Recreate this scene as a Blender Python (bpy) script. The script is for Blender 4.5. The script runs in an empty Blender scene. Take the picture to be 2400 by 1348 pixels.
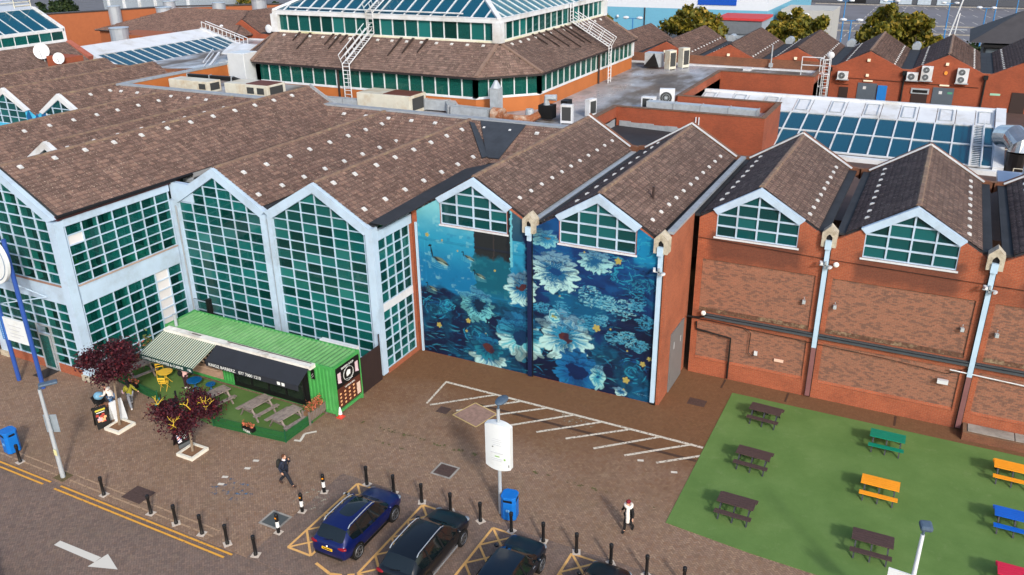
import bpy, bmesh, math, random
import numpy as np
from mathutils import Vector, Matrix
from mathutils.geometry import tessellate_polygon
random.seed(7); rng = np.random.default_rng(11)
S = bpy.context.scene; C = S.collection; R = math.radians
# ------------------------------------------------------------------ camera
cam_d = bpy.data.cameras.new("camera"); cam = bpy.data.objects.new("camera", cam_d); C.objects.link(cam)
cam_d.sensor_width = 36; cam_d.lens = 36 * 1971.016 / 2400; cam_d.clip_start = .5; cam_d.clip_end = 2500
pit, yaw, rol = R(23.4713), R(27.2043), R(-.8663)
_r = Vector((math.cos(yaw), math.sin(yaw), 0)); _h = Vector((-math.sin(yaw), math.cos(yaw), 0)); _z = Vector((0, 0, 1))
_f = math.cos(pit) * _h - math.sin(pit) * _z; _u = math.sin(pit) * _h + math.cos(pit) * _z
_r2 = math.cos(rol) * _r + math.sin(rol) * _u; _u2 = -math.sin(rol) * _r + math.cos(rol) * _u
cam.matrix_world = Matrix(((_r2.x, _u2.x, -_f.x, 0), (_r2.y, _u2.y, -_f.y, 0), (_r2.z, _u2.z, -_f.z, 24.2), (0, 0, 0, 1)))
S.camera = cam
# ------------------------------------------------------------------ sky, sun, exposure
W = bpy.data.worlds.new("World"); S.world = W; W.use_nodes = True
_n = W.node_tree.nodes; _sky = _n.new("ShaderNodeTexSky"); _sky.sky_type = 'NISHITA'; _sky.sun_disc = False
SUN_EL, SUN_DIR = R(31), Vector((.707, -.707, 0))
_sky.sun_elevation = SUN_EL; _sky.sun_rotation = math.atan2(SUN_DIR.x, SUN_DIR.y)
_sky.dust_density = 2.5; _sky.air_density = 1.0; _sky.ozone_density = 1.0; _sky.altitude = 30
W.node_tree.links.new(_sky.outputs[0], _n["Background"].inputs[0]); _n["Background"].inputs[1].default_value = .15
sun_d = bpy.data.lights.new("sun", 'SUN'); sun_d.energy = 1.75; sun_d.angle = R(5); sun_d.color = (1, .95, .88)
sun = bpy.data.objects.new("sun", sun_d); C.objects.link(sun); sun.location = (60, -60, 60)
_tosun = Vector((SUN_DIR.x * math.cos(SUN_EL), SUN_DIR.y * math.cos(SUN_EL), math.sin(SUN_EL)))
sun.rotation_euler = _tosun.to_track_quat('Z', 'Y').to_euler()
S.view_settings.view_transform = 'Standard'; S.view_settings.look = 'None'; S.view_settings.exposure = .58
S.view_settings.gamma = 1; S.view_settings.use_curve_mapping = False
S.render.engine = 'CYCLES'; S.cycles.use_denoising = True; S.cycles.max_bounces = 6; S.cycles.transparent_max_bounces = 10
S.cycles.caustics_reflective = False; S.cycles.caustics_refractive = False
# ------------------------------------------------------------------ helpers
def wl(p):
    v = Vector((0, 0, 0))
    while p is not None: v = v + p.location; p = p.parent
    return v
def tag(o, label=None, cat=None, group=None, kind=None):
    for k, x in (('label', label), ('category', cat), ('group', group), ('kind', kind)):
        if x: o[k] = x
    return o
def thing(name, label, cat, loc=(0, 0, 0), group=None):
    o = bpy.data.objects.new(name, None); C.objects.link(o); o.location = loc; o.empty_display_size = .3
    return tag(o, label, cat, group)
def put(o, loc, rz=0): o.location = loc; o.rotation_euler = (0, 0, rz); return o
def dup(root, loc, rz=0, label=None, group=None, swap=None):
    def cp(o, par):
        c = o.copy(); C.objects.link(c)
        if par is not None:
            c.parent = par
            if swap and c.type == 'MESH' and c.data.materials and c.data.materials[0] and c.data.materials[0].name in swap:
                c.material_slots[0].link = 'OBJECT'; c.material_slots[0].material = swap[c.data.materials[0].name]
        for ch in o.children: cp(ch, c)
        return c
    r = cp(root, None); put(r, loc, rz)
    if label: r['label'] = label
    if group: r['group'] = group
    return r
class MB:
    def __init__(s): s.v = []; s.f = []
    def add(s, vs, fs):
        b = len(s.v); s.v += [tuple(v) for v in vs]; s.f += [tuple(b + i for i in f) for f in fs]; return s
    def box(s, x0, x1, y0, y1, z0, z1):
        return s.add([(x0, y0, z0), (x1, y0, z0), (x1, y1, z0), (x0, y1, z0), (x0, y0, z1), (x1, y0, z1), (x1, y1, z1), (x0, y1, z1)],
                     [(3, 2, 1, 0), (4, 5, 6, 7), (0, 1, 5, 4), (1, 2, 6, 5), (2, 3, 7, 6), (3, 0, 4, 7)])
    def obox(s, c, sz, rz=0, ry=0, rx=0):
        M = Matrix.Translation(c) @ Matrix.Rotation(rz, 4, 'Z') @ Matrix.Rotation(ry, 4, 'Y') @ Matrix.Rotation(rx, 4, 'X')
        a, b, d = sz[0] / 2, sz[1] / 2, sz[2] / 2
        t = MB().box(-a, a, -b, b, -d, d); return s.add([M @ Vector(v) for v in t.v], t.f)
    def bar(s, p, q, w, h=None, up=(0, 0, 1)):
        p, q = Vector(p), Vector(q); d = (q - p).normalized(); u = Vector(up)
        if abs(d.dot(u)) > .97: u = Vector((0, 1, 0))
        a = d.cross(u).normalized(); b = a.cross(d).normalized(); h = w if h is None else h
        vs = [e + a * (i * w / 2) + b * (j * h / 2) for e in (p, q) for i, j in ((-1, -1), (1, -1), (1, 1), (-1, 1))]
        return s.add(vs, [(0, 1, 2, 3), (7, 6, 5, 4), (0, 4, 5, 1), (1, 5, 6, 2), (2, 6, 7, 3), (3, 7, 4, 0)])
    def tube(s, pts, rs, n=8, cap=True):
        pts = [Vector(p) for p in pts]
        if not hasattr(rs, '__len__'): rs = [rs] * len(pts)
        b = len(s.v); ref = None
        for i, p in enumerate(pts):
            d = (pts[min(i + 1, len(pts) - 1)] - pts[max(i - 1, 0)]).normalized()
            if ref is None: ref = Vector((1, 0, 0)) if abs(d.x) < .8 else Vector((0, 1, 0))
            a = (ref - d * ref.dot(d)).normalized(); ref = a; c = d.cross(a)
            for k in range(n):
                t = 2 * math.pi * k / n; s.v.append(tuple(p + (a * math.cos(t) + c * math.sin(t)) * rs[i]))
        for i in range(len(pts) - 1):
            for k in range(n):
                s.f.append((b + i * n + k, b + i * n + (k + 1) % n, b + (i + 1) * n + (k + 1) % n, b + (i + 1) * n + k))
        if cap:
            s.f.append(tuple(b + n - 1 - k for k in range(n))); e = b + (len(pts) - 1) * n; s.f.append(tuple(e + k for k in range(n)))
        return s
    def lathe(s, prof, c=(0, 0, 0), n=12):
        return s.tube([(c[0], c[1], c[2] + z) for r, z in prof], [max(r, .0005) for r, z in prof], n)
    def ball(s, c, r, nu=10, nv=7, sc=(1, 1, 1)):
        b = len(s.v)
        for j in range(nv + 1):
            ph = math.pi * j / nv - math.pi / 2
            for i in range(nu):
                t = 2 * math.pi * i / nu
                s.v.append((c[0] + r * sc[0] * math.cos(ph) * math.cos(t), c[1] + r * sc[1] * math.cos(ph) * math.sin(t), c[2] + r * sc[2] * math.sin(ph)))
        for j in range(nv):
            for i in range(nu): s.f.append((b + j * nu + i, b + j * nu + (i + 1) % nu, b + (j + 1) * nu + (i + 1) % nu, b + (j + 1) * nu + i))
        return s
    def poly(s, pts): return s.add(pts, [tuple(range(len(pts)))])
    def prism(s, pts, vec):
        n = len(pts); v = Vector(vec); P = [Vector(p) for p in pts]
        return s.add(P + [p + v for p in P], [tuple(range(n)), tuple(range(2 * n - 1, n - 1, -1))] + [(i, n + i, n + (i + 1) % n, (i + 1) % n) for i in range(n)])
    def sheet(s, outer, holes, fn, back):
        """polygon with holes in (a,b), mapped by fn to 3-D and given thickness by vector back"""
        loops = [outer] + list(holes); bk = Vector(back)
        flat = [p for l in loops for p in l]
        tris = tessellate_polygon([[Vector((a, b, 0)) for a, b in l] for l in loops])
        P = [Vector(fn(a, b)) for a, b in flat]; n = len(P)
        fs = [tuple(t) for t in tris] + [tuple(n + i for i in reversed(t)) for t in tris]; o = 0
        for l in loops:
            m = len(l); fs += [(o + i, o + (i + 1) % m, n + o + (i + 1) % m, n + o + i) for i in range(m)]; o += m
        return s.add(P + [p + bk for p in P], fs)
    def mesh(s, name, mat=None, off=(0, 0, 0), smooth=False, fix=True):
        me = bpy.data.meshes.new(name); o = Vector(off)
        me.from_pydata([tuple(Vector(v) - o) for v in s.v], [], s.f)
        if fix and len(s.f) < 6000:
            bm = bmesh.new(); bm.from_mesh(me); bmesh.ops.recalc_face_normals(bm, faces=bm.faces); bm.to_mesh(me); bm.free()
        if mat: me.materials.append(mat)
        if smooth:
            me.polygons.foreach_set('use_smooth', [True] * len(me.polygons))
            try: me.set_sharp_from_angle(angle=R(40))
            except Exception: pass
        return me
    def build(s, name, mat, parent=None, kind=None, smooth=False, label=None, bevel=0, fix=True):
        o = bpy.data.objects.new(name, s.mesh(name, mat, wl(parent), smooth, fix)); C.objects.link(o)
        if parent is not None: o.parent = parent
        if kind: o['kind'] = kind
        if label: o['label'] = label
        if bevel:
            b = o.modifiers.new("bevel", 'BEVEL'); b.width = bevel; b.segments = 2; b.limit_method = 'ANGLE'
        return o
def inst(name, me, parent, loc, rz=0, rot=None):
    """an object sharing the mesh me, at world location loc under parent"""
    o = bpy.data.objects.new(name, me); C.objects.link(o)
    if parent is not None: o.parent = parent
    o.location = Vector(loc) - wl(parent); o.rotation_euler = rot if rot else (0, 0, rz); return o
def one(name, mb, mat, label, cat, loc=(0, 0, 0), group=None, **k):
    """a thing that is one mesh, its origin at loc"""
    me = mb.mesh(name, mat, loc, k.get('smooth', False)); o = bpy.data.objects.new(name, me); C.objects.link(o); o.location = loc
    return tag(o, label, cat, group)
def struct(name, mb, mat, z=0):
    return tag(mb.build(name, mat), kind='structure')
# ------------------------------------------------------------------ materials
def lin(c):
    return tuple(((v / 255) / 12.92 if v / 255 <= .04045 else ((v / 255 + .055) / 1.055) ** 2.4) for v in c[:3]) + (1,)
class NT:
    def __init__(s, name):
        s.m = bpy.data.materials.new(name); s.m.use_nodes = True; s.t = s.m.node_tree; s.n = s.t.nodes; s.l = s.t.links
        s.b = s.n["Principled BSDF"]; s.geo = None
    def new(s, kind, **kw):
        nd = s.n.new(kind)
        for k, v in kw.items():
            if k.startswith('i_'):
                key = k[2:]; key = int(key) if key.isdigit() else key.replace('_', ' ').title() if key.replace('_', ' ').title() in nd.inputs else key
                s.set(nd.inputs[key], v)
            else: setattr(nd, k, v)
        return nd
    def set(s, sock, v):
        if isinstance(v, bpy.types.NodeSocket): s.l.new(v, sock)
        elif isinstance(v, bpy.types.Node): s.l.new(v.outputs[0], sock)
        else: sock.default_value = v
    def P(s):
        if s.geo is None: s.geo = s.n.new('ShaderNodeNewGeometry')
        return s.geo.outputs['Position']
    def sep(s, v):
        nd = s.n.new('ShaderNodeSeparateXYZ'); s.set(nd.inputs[0], v); return nd.outputs
    def comb(s, x, y, z=0.0):
        nd = s.n.new('ShaderNodeCombineXYZ')
        for i, v in enumerate((x, y, z)): s.set(nd.inputs[i], v)
        return nd.outputs[0]
    def m_(s, op, a, b=0.0, c=0.0, clamp=False):
        nd = s.n.new('ShaderNodeMath'); nd.operation = op; nd.use_clamp = clamp
        for i, v in enumerate((a, b, c)): s.set(nd.inputs[i], v)
        return nd.outputs[0]
    def noise(s, scale, detail=3, rough=.55, vec=None, dim='3D'):
        nd = s.n.new('ShaderNodeTexNoise'); s.set(nd.inputs['Vector'], vec if vec is not None else s.P())
        nd.inputs['Scale'].default_value = scale; nd.inputs['Detail'].default_value = detail; nd.inputs['Roughness'].default_value = rough
        return nd.outputs[0]
    def mapr(s, v, a, b, c=0.0, d=1.0):
        nd = s.n.new('ShaderNodeMapRange'); s.set(nd.inputs[0], v)
        for i, x in enumerate((a, b, c, d)): nd.inputs[i + 1].default_value = x
        return nd.outputs[0]
    def mix(s, f, a, b, mode='MIX'):
        nd = s.n.new('ShaderNodeMix'); nd.data_type = 'RGBA'; nd.blend_type = mode
        s.set(nd.inputs[0], f); s.set(nd.inputs[6], a); s.set(nd.inputs[7], b); return nd.outputs[2]
    def ramp(s, f, stops):
        nd = s.n.new('ShaderNodeValToRGB'); s.set(nd.inputs[0], f); e = nd.color_ramp.elements
        while len(e) < len(stops): e.new(.5)
        for k, (p, c) in enumerate(stops): e[k].position = p; e[k].color = lin(c)
        return nd.outputs[0]
    def attr(s, name):
        nd = s.n.new('ShaderNodeAttribute'); nd.attribute_name = name; return nd.outputs
    def bump(s, h, strength=.3, dist=.02):
        nd = s.n.new('ShaderNodeBump'); nd.inputs['Strength'].default_value = strength; nd.inputs['Distance'].default_value = dist
        s.set(nd.inputs['Height'], h); s.l.new(nd.outputs[0], s.b.inputs['Normal'])
    def col(s, c): s.set(s.b.inputs['Base Color'], c)
    def rough(s, r): s.set(s.b.inputs['Roughness'], r)
def simple(name, c, rough=.6, metal=0, var=.15, scale=2.0, spec=.4, dirt=None, fine=0):
    t = NT(name); c = lin(c)
    f = t.mapr(t.noise(scale, 5, .65), .3, .7, 1 - var, 1 + var)
    k = t.mix(1.0, c, t.comb(f, f, f), 'MULTIPLY')
    if dirt:
        d = t.mapr(t.noise(scale * .37, 6, .7), .5, .72); k = t.mix(d, k, lin(dirt))
    t.col(k); t.rough(rough); t.b.inputs['Metallic'].default_value = metal; t.b.inputs['Specular IOR Level'].default_value = spec
    if fine: t.bump(t.noise(fine, 3), .25, .01)
    return t.m
def flat(name, c, rough=.5, metal=0, spec=.4):
    t = NT(name); t.col(lin(c)); t.rough(rough); t.b.inputs['Metallic'].default_value = metal; t.b.inputs['Specular IOR Level'].default_value = spec
    return t.m
def brick_mat(name, c1, c2, mort, dark=None, mottled=False, stain=True, soot=False):
    t = NT(name); p = t.sep(t.P()); u = t.m_('ADD', p[0], p[1]); v = t.comb(u, p[2])
    b = t.new('ShaderNodeTexBrick'); t.set(b.inputs['Vector'], v)
    b.inputs['Scale'].default_value = 1; b.inputs['Brick Width'].default_value = .225; b.inputs['Row Height'].default_value = .075
    b.inputs['Mortar Size'].default_value = .008; b.inputs['Mortar Smooth'].default_value = .2; b.inputs['Bias'].default_value = 0
    b.inputs['Color1'].default_value = lin(c1); b.inputs['Color2'].default_value = lin(c2); b.inputs['Mortar'].default_value = lin(mort)
    k = b.outputs[0]
    if mottled:
        # dark burnt headers scattered brick by brick, more of them in drifts
        vi = t.m_('FLOOR', t.m_('DIVIDE', p[2], .075)); ui = t.m_('FLOOR', t.m_('ADD', t.m_('DIVIDE', u, .225), t.m_('MULTIPLY', t.m_('FLOORED_MODULO', vi, 2.0), .5)))
        w = t.new('ShaderNodeTexWhiteNoise', noise_dimensions='2D'); t.set(w.inputs['Vector'], t.comb(ui, vi))
        dr = t.mapr(t.noise(.9, 3), .35, .65, .15, .4)
        isd = t.m_('LESS_THAN', w.outputs[0], dr)
        k = t.mix(t.m_('MULTIPLY', isd, .6), k, lin((92, 72, 64)))
    if stain:
        st = t.mapr(t.noise(.55, 6, .65), .44, .74, 0, .5); k = t.mix(st, k, lin(dark or (92, 50, 36)))
    if soot:
        # damp, dark brickwork washed down below each gable window and behind each downpipe
        ph = t.m_('SUBTRACT', t.m_('FRACT', t.m_('ADD', t.m_('DIVIDE', t.m_('ADD', p[0], 7.57), 7.4), .5)), .5); nz = t.m_('SUBTRACT', t.noise(1.6, 5, .65), .5)
        aw = t.m_('ADD', t.m_('ABSOLUTE', ph), t.m_('MULTIPLY', nz, .12)); zz = t.m_('ADD', p[2], t.m_('MULTIPLY', nz, 1.2))
        mk = t.m_('MULTIPLY', t.mapr(aw, .3, .36, 1, 0), t.m_('MULTIPLY', t.mapr(zz, 6.6, 7.5), t.mapr(zz, 8.6, 8.9, 1, 0)))
        k = t.mix(t.m_('MULTIPLY', mk, .72), k, lin((80, 48, 38)))
        lw = t.m_('MULTIPLY', t.mapr(zz, 3.2, 3.9), t.mapr(zz, 4.1, 4.3, 1, 0)); k = t.mix(t.m_('MULTIPLY', lw, .45), k, lin((84, 52, 38)))
    f = t.mapr(t.noise(14, 4), .3, .7, .86, 1.14); k = t.mix(1.0, k, t.comb(f, f, f), 'MULTIPLY')
    t.col(k); t.rough(.88); t.bump(t.m_('SUBTRACT', 1.0, b.outputs[1]), .5, .012); return t.m
def herring_mat(name, cols, s=.1, joint=(78, 70, 60), stain=(70, 58, 40), stain_amt=.5, green=.0, rot=45, wet=None):
    t = NT(name); p = t.sep(t.P()); a = R(rot); ca, sa = math.cos(a) / s, math.sin(a) / s
    x = t.m_('ADD', t.m_('MULTIPLY', p[0], ca), t.m_('MULTIPLY', p[1], sa)); y = t.m_('SUBTRACT', t.m_('MULTIPLY', p[1], ca), t.m_('MULTIPLY', p[0], sa))
    i, j = t.m_('FLOOR', x), t.m_('FLOOR', y); u, v = t.m_('SUBTRACT', x, i), t.m_('SUBTRACT', y, j)
    k = t.m_('FLOORED_MODULO', t.m_('SUBTRACT', i, j), 4.0)
    k0 = t.m_('COMPARE', k, 0.0, .1); k1 = t.m_('COMPARE', k, 1.0, .1); k2 = t.m_('COMPARE', k, 2.0, .1); k3 = t.m_('COMPARE', k, 3.0, .1)
    idx = t.m_('SUBTRACT', i, k1); idy = t.m_('SUBTRACT', j, k2)
    w = t.new('ShaderNodeTexWhiteNoise', noise_dimensions='2D'); t.set(w.inputs['Vector'], t.comb(idx, idy))
    big = 9.0
    l = t.m_('ADD', u, t.m_('MULTIPLY', k1, big)); r = t.m_('ADD', t.m_('SUBTRACT', 1.0, u), t.m_('MULTIPLY', k0, big))
    dn = t.m_('ADD', v, t.m_('MULTIPLY', k2, big)); up = t.m_('ADD', t.m_('SUBTRACT', 1.0, v), t.m_('MULTIPLY', k3, big))
    d = t.m_('MINIMUM', t.m_('MINIMUM', l, r), t.m_('MINIMUM', dn, up))
    jm = t.mapr(d, .03, .11)
    n = len(cols); c = t.ramp(w.outputs[0], [(q / max(n - 1, 1), cc) for q, cc in enumerate(cols)])
    c = t.mix(jm, lin(joint), c)
    st = t.mapr(t.noise(.22, 7, .68), .45, .72, 0, stain_amt); c = t.mix(st, c, lin(stain))
    sp = t.mapr(t.noise(1.7, 5, .7), .55, .75, 0, .35); c = t.mix(sp, c, lin((150, 132, 110)))
    sd = t.mapr(t.noise(.8, 6, .75), .58, .76, 0, .3); c = t.mix(sd, c, lin((62, 52, 44)))
    if wet:
        wf = t.m_('MULTIPLY', t.mapr(t.m_('ADD', p[1], t.m_('MULTIPLY', t.m_('SUBTRACT', t.noise(.25, 5, .6), .5), 9.0)), wet[0], wet[1]), .85)
        wr = t.mapr(t.m_('ADD', p[0], t.m_('MULTIPLY', t.noise(.3, 4), 3.0)), -29.0, -25.0); wf = t.m_('MULTIPLY', wf, wr)
        c = t.mix(wf, c, t.mix(.7, t.mix(1.0, c, lin((232, 188, 142)), 'MULTIPLY'), lin((104, 74, 48))))
    if green:
        g = t.mapr(t.noise(.6, 6, .7), .58, .7, 0, green); c = t.mix(t.m_('MULTIPLY', g, t.m_('SUBTRACT', 1.2, jm)), c, lin((70, 86, 34)))
    t.col(c); t.rough(.9); t.b.inputs['Specular IOR Level'].default_value = .25; t.bump(jm, .35, .008); return t.m
def tile_mat(name, stops, lichen=.62):
    t = NT(name); a = t.attr('rnd')[2]
    c = t.ramp(a, stops)
    drift = t.mapr(t.noise(.3, 4, .55), .35, .7, 0, .5); c = t.mix(drift, c, lin((98, 78, 72)))
    lk = t.mapr(t.noise(7.5, 2, .5), lichen + .06, lichen + .1, 0, .6); c = t.mix(lk, c, lin((196, 180, 160)))
    lk2 = t.mapr(t.noise(17, 1, .5), .69, .72, 0, .8); c = t.mix(lk2, c, lin((214, 198, 180)))
    lp = t.mapr(t.attr('lap')[2], .62, .95, 0, .62); c = t.mix(lp, c, lin((58, 46, 44)))  # shadow line where each tile tucks under the next, painted into the colour
    ms = t.mapr(t.noise(1.2, 6, .7), .6, .72, 0, .4); c = t.mix(ms, c, lin((74, 62, 48)))
    t.col(c); t.rough(.92); t.b.inputs['Specular IOR Level'].default_value = .2; return t.m
def glass_mat(name, base, tr, f=.45, rough=.04, var=0):
    t = NT(name); oi = t.new('ShaderNodeObjectInfo'); rv = t.mapr(oi.outputs['Random'], 0, 1, .55, 1.45); t.col(t.mix(1.0, lin(base), t.comb(rv, rv, rv), 'MULTIPLY') if var else lin(base)); t.rough(rough); t.b.inputs['Specular IOR Level'].default_value = .75
    tb = t.new('ShaderNodeBsdfTransparent'); tb.inputs[0].default_value = lin(tr)
    mx = t.new('ShaderNodeMixShader'); t.set(mx.inputs[0], t.mapr(oi.outputs['Random'], 0, 1, f + var, f - var) if var else f)
    t.l.new(t.b.outputs[0], mx.inputs[1]); t.l.new(tb.outputs[0], mx.inputs[2])
    t.l.new(mx.outputs[0], t.n["Material Output"].inputs[0]); return t.m
BRICK = brick_mat('orange_brick', (168, 86, 54), (152, 76, 48), (150, 112, 88))
BRICKF = brick_mat('stained_orange_brick', (168, 86, 54), (152, 76, 48), (150, 112, 88), soot=True)
BRICKM = brick_mat('mixed_brick', (150, 96, 74), (130, 86, 68), (146, 120, 100), mottled=True, stain=False)
BRICKR = brick_mat('rear_brick', (158, 76, 48), (144, 68, 42), (140, 90, 64))
BRICKD = brick_mat('weathered_brick', (128, 80, 56), (112, 68, 50), (120, 92, 70), dark=(70, 56, 44))
PAVE = herring_mat('brown_paver', [(124, 100, 84), (146, 120, 102), (132, 106, 90), (156, 130, 108), (134, 104, 84), (148, 124, 106)], joint=(98, 86, 74), green=.3, stain=(118, 98, 74), stain_amt=.4, wet=(29.5, 35.5))
ROADP = herring_mat('grey_brown_paver', [(108, 92, 84), (128, 110, 100), (114, 96, 88), (136, 114, 102), (118, 98, 86)], joint=(90, 80, 72), stain=(98, 88, 78), stain_amt=.4)
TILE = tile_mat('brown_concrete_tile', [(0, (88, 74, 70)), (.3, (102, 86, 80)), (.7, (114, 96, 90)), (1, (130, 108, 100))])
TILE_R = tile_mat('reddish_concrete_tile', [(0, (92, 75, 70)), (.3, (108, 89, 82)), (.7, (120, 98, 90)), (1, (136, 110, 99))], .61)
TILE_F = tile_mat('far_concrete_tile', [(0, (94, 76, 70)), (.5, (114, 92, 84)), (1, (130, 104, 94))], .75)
FRAME = simple('pale_blue_paint', (178, 200, 220), .4, var=.06, scale=1.2, dirt=(156, 172, 186))
WHITE = simple('white_paint', (208, 212, 216), .45, var=.07, scale=1, dirt=(178, 176, 170))
CREAM = simple('cream_metal', (200, 198, 184), .5, var=.08, scale=1.5, dirt=(180, 160, 130))
GREYM = simple('galvanised_metal', (176, 184, 190), .4, .3, var=.15, scale=3)
LEAD = simple('grey_lead', (150, 156, 162), .55, .1, var=.18, scale=2.5)
DARKR = simple('dark_felt', (44, 46, 50), .75, var=.3, scale=.8)
BLACK = flat('black_paint', (22, 22, 24), .45)
BLACKP = flat('black_plastic', (14, 14, 15), .55)
DKBROWN = flat('dark_brown_metal', (52, 40, 38), .5)
STONE = simple('pale_stone', (180, 172, 154), .85, var=.2, scale=6, dirt=(130, 118, 98))
CONC = simple('concrete', (150, 146, 138), .9, var=.2, scale=2, dirt=(110, 104, 96), fine=20)
ORANGE = simple('orange_cladding', (176, 104, 54), .6, var=.08, scale=1)
GLASS = glass_mat('green_glass', (24, 98, 96), (120, 210, 195), .42, var=.22)
GLASS_S = glass_mat('small_window_glass', (16, 78, 80), (60, 150, 140), .15, var=.1)
GLASS_B = glass_mat('blue_roof_glass', (6, 82, 106), (60, 150, 170), .22, .08)
GLASS_C = glass_mat('pale_roof_glass', (70, 128, 140), (120, 190, 200), .3, .1)
WPANEL = simple('white_infill_panel', (214, 212, 212), .6, var=.04)
YLINE = simple('yellow_road_paint', (214, 158, 62), .7, var=.2, scale=6, dirt=(128, 96, 66))
OLINE = simple('orange_bay_paint', (222, 172, 104), .7, var=.12, scale=6)
WLINE = simple('white_road_paint', (206, 200, 188), .75, var=.15, scale=6)

def worn(name, c, amt=.5, scale=9):
    t = NT(name); t.col(lin(c)); t.rough(.8)
    tb = t.new('ShaderNodeBsdfTransparent'); mx = t.new('ShaderNodeMixShader')
    t.set(mx.inputs[0], t.mapr(t.noise(scale, 4, .7), 1 - amt - .06, 1 - amt + .06))
    t.l.new(t.b.outputs[0], mx.inputs[1]); t.l.new(tb.outputs[0], mx.inputs[2]); t.l.new(mx.outputs[0], t.n["Material Output"].inputs[0]); return t.m
WLINE_W = worn('worn_white_paint', (208, 200, 184), .42); YLINE_W = worn('worn_yellow_paint', (220, 160, 60), .36, 5); BLUE_W = worn('blue_paint_splash', (70, 110, 140), .6, 4)
WDUST = worn('pale_dust', (168, 160, 140), .6, 5)
# ================================================================== THE GROUND
ASPH = simple('grey_asphalt', (104, 104, 108), .9, var=.18, scale=.6, dirt=(88, 88, 88))
struct('ground', MB().box(-900, 900, -200, 1600, -1.2, -.12), ASPH)
struct('road', MB().box(-90, 40, -6, 19.62, -.5, -.03), ROADP)
struct('forecourt', MB().box(-90, -22.75, 19.62, 62, -.5, 0).box(-22.75, 40, 26.1, 62, -.5, 0), PAVE)
struct('parking_area', MB().box(-22.75, 40, 19.62, 26.1, -.5, -.002), ROADP)
TURF = NT('artificial_turf'); _c = TURF.ramp(TURF.noise(.5, 6, .65), [(.3, (92, 122, 66)), (.5, (100, 130, 72)), (.7, (110, 138, 80))])
_d = TURF.mapr(TURF.noise(1.1, 6, .75), .58, .75, 0, .4); _c = TURF.mix(_d, _c, lin((134, 148, 104)))
_w = TURF.noise(60, 2); _c = TURF.mix(TURF.mapr(_w, .3, .7, 0, .3), _c, lin((72, 100, 52))); TURF.col(_c); TURF.rough(.95); TURF.b.inputs['Specular IOR Level'].default_value = .1; TURF.bump(_w, .5, .02); TURF = TURF.m
struct('turf', MB().prism([(-7.7, 41.6, .002), (-7.7, 29.35, .002), (-4, 29.0, .002), (13, 28.3, .002), (13, 41.6, .002)], (0, 0, .022)), TURF)
DRAIN = simple('rusty_drain', (72, 52, 40), .8, var=.25)
struct('drain_channel', MB().box(-20.2, -7.75, 34.33, 34.53, -.05, .006), DRAIN)
def line(mb, x0, y0, x1, y1, w=.1, z=.006):
    a, b = Vector((x0, y0, 0)), Vector((x1, y1, 0)); d = (b - a).normalized(); n = Vector((-d.y, d.x, 0)) * w / 2
    return mb.poly([(p.x, p.y, z) for p in (a - n, b - n, b + n, a + n)])
h = MB(); line(h, -22.8, 35.8, -7.75, 35.68, .17)
line(h, -22.75, 35.8, -22.5, 33.3, .12, .01)
for k in range(9):
    xx = -19.5 + 1.6 * k; line(h, xx, 35.75, xx - 2.75, 33.25 + .1 * (k % 3), .15, .01)
struct('hatch_marking', h, WLINE_W); h = MB()
for x, y in ((-27.24, 25.07), (-27.17, 24.4), (-27.65, 23.4), (-27.41, 22.89), (-8.45, 33.08), (-10.2, 33.3), (-21.6, 24.9)): line(h, x - .14, y - .05, x + .14, y + .05, .16)
struct('floor_mark', h, WLINE); h = MB(); line(h, -24.6, 30.2, -17.6, 30.2, .3, .004); line(h, -23.4, 29.1, -19.8, 29.0, .14, .005); line(h, -15, 30.2, -8.4, 30.2, .2, .004); struct('moss_line', h, worn('moss_in_joints', (92, 100, 44), .6, 3))
h = MB()
for y, xs in ((19.45, (-46, -34.9, -34.2, -23.4)), (19.18, (-46, -35.1, -34.3, -23.6))):
    line(h, xs[0], y, xs[1], y, .1, .004); line(h, xs[2], y, xs[3], y, .1, .004)
struct('double_yellow_line', h, YLINE_W)
h = MB()
for y in (19.95, 20.35): line(h, -46, y, -34.9, y, .09); line(h, -34.2, y, -25, y, .09)
struct('pale_kerb_line', h, worn('faded_cream_line', (164, 136, 108), .4, 6))
struct('direction_arrow', MB().poly([(-30.8, 16.57, -.026), (-28.3, 16.6, -.026), (-28.3, 16.93, -.026), (-30.8, 16.87, -.026)]).poly([(-28.34, 16.3, -.025), (-27.06, 16.73, -.025), (-28.22, 17.2, -.025)]), worn('arrow_paint', (206, 202, 192), .12, 5))
for k, xb in enumerate((-21.6, -17.97, -14.35, -10.62, -6.97)):
    h = MB(); a, b, y0, y1 = xb, xb + 1.22, 20.85, 25.75
    for q in ((a, y0, b, y0), (a, y1, b, y1), (a, y0, a, y1)): line(h, *q, .11)
    line(h, b, y0, b, y1, .11)
    st = (y1 - y0) / 4
    for i in range(4):
        line(h, a, y0 + i * st, b, y0 + (i + 1) * st, .1, .008); line(h, b, y0 + i * st, a, y0 + (i + 1) * st, .1, .010)
    struct('bay_hatching', h, OLINE)
h = MB()
for a, b in (((-19.9, 20.6), (-19.0, 20.35)), ((-19.0, 20.35), (-18.5, 20.5)), ((-18.3, 20.6), (-18.05, 20.75))):
    line(h, *a, *b, .13)
struct('floor_symbol', h, OLINE); h = MB()
for k, (a, b) in enumerate((((-26.72, 27.3), (-26.35, 27.4)), ((-26.4, 27.4), (-26.62, 28.0)), ((-26.62, 28.0), (-26.2, 28.45)))): line(h, *a, *b, .14, .006 + .001 * k)
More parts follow.
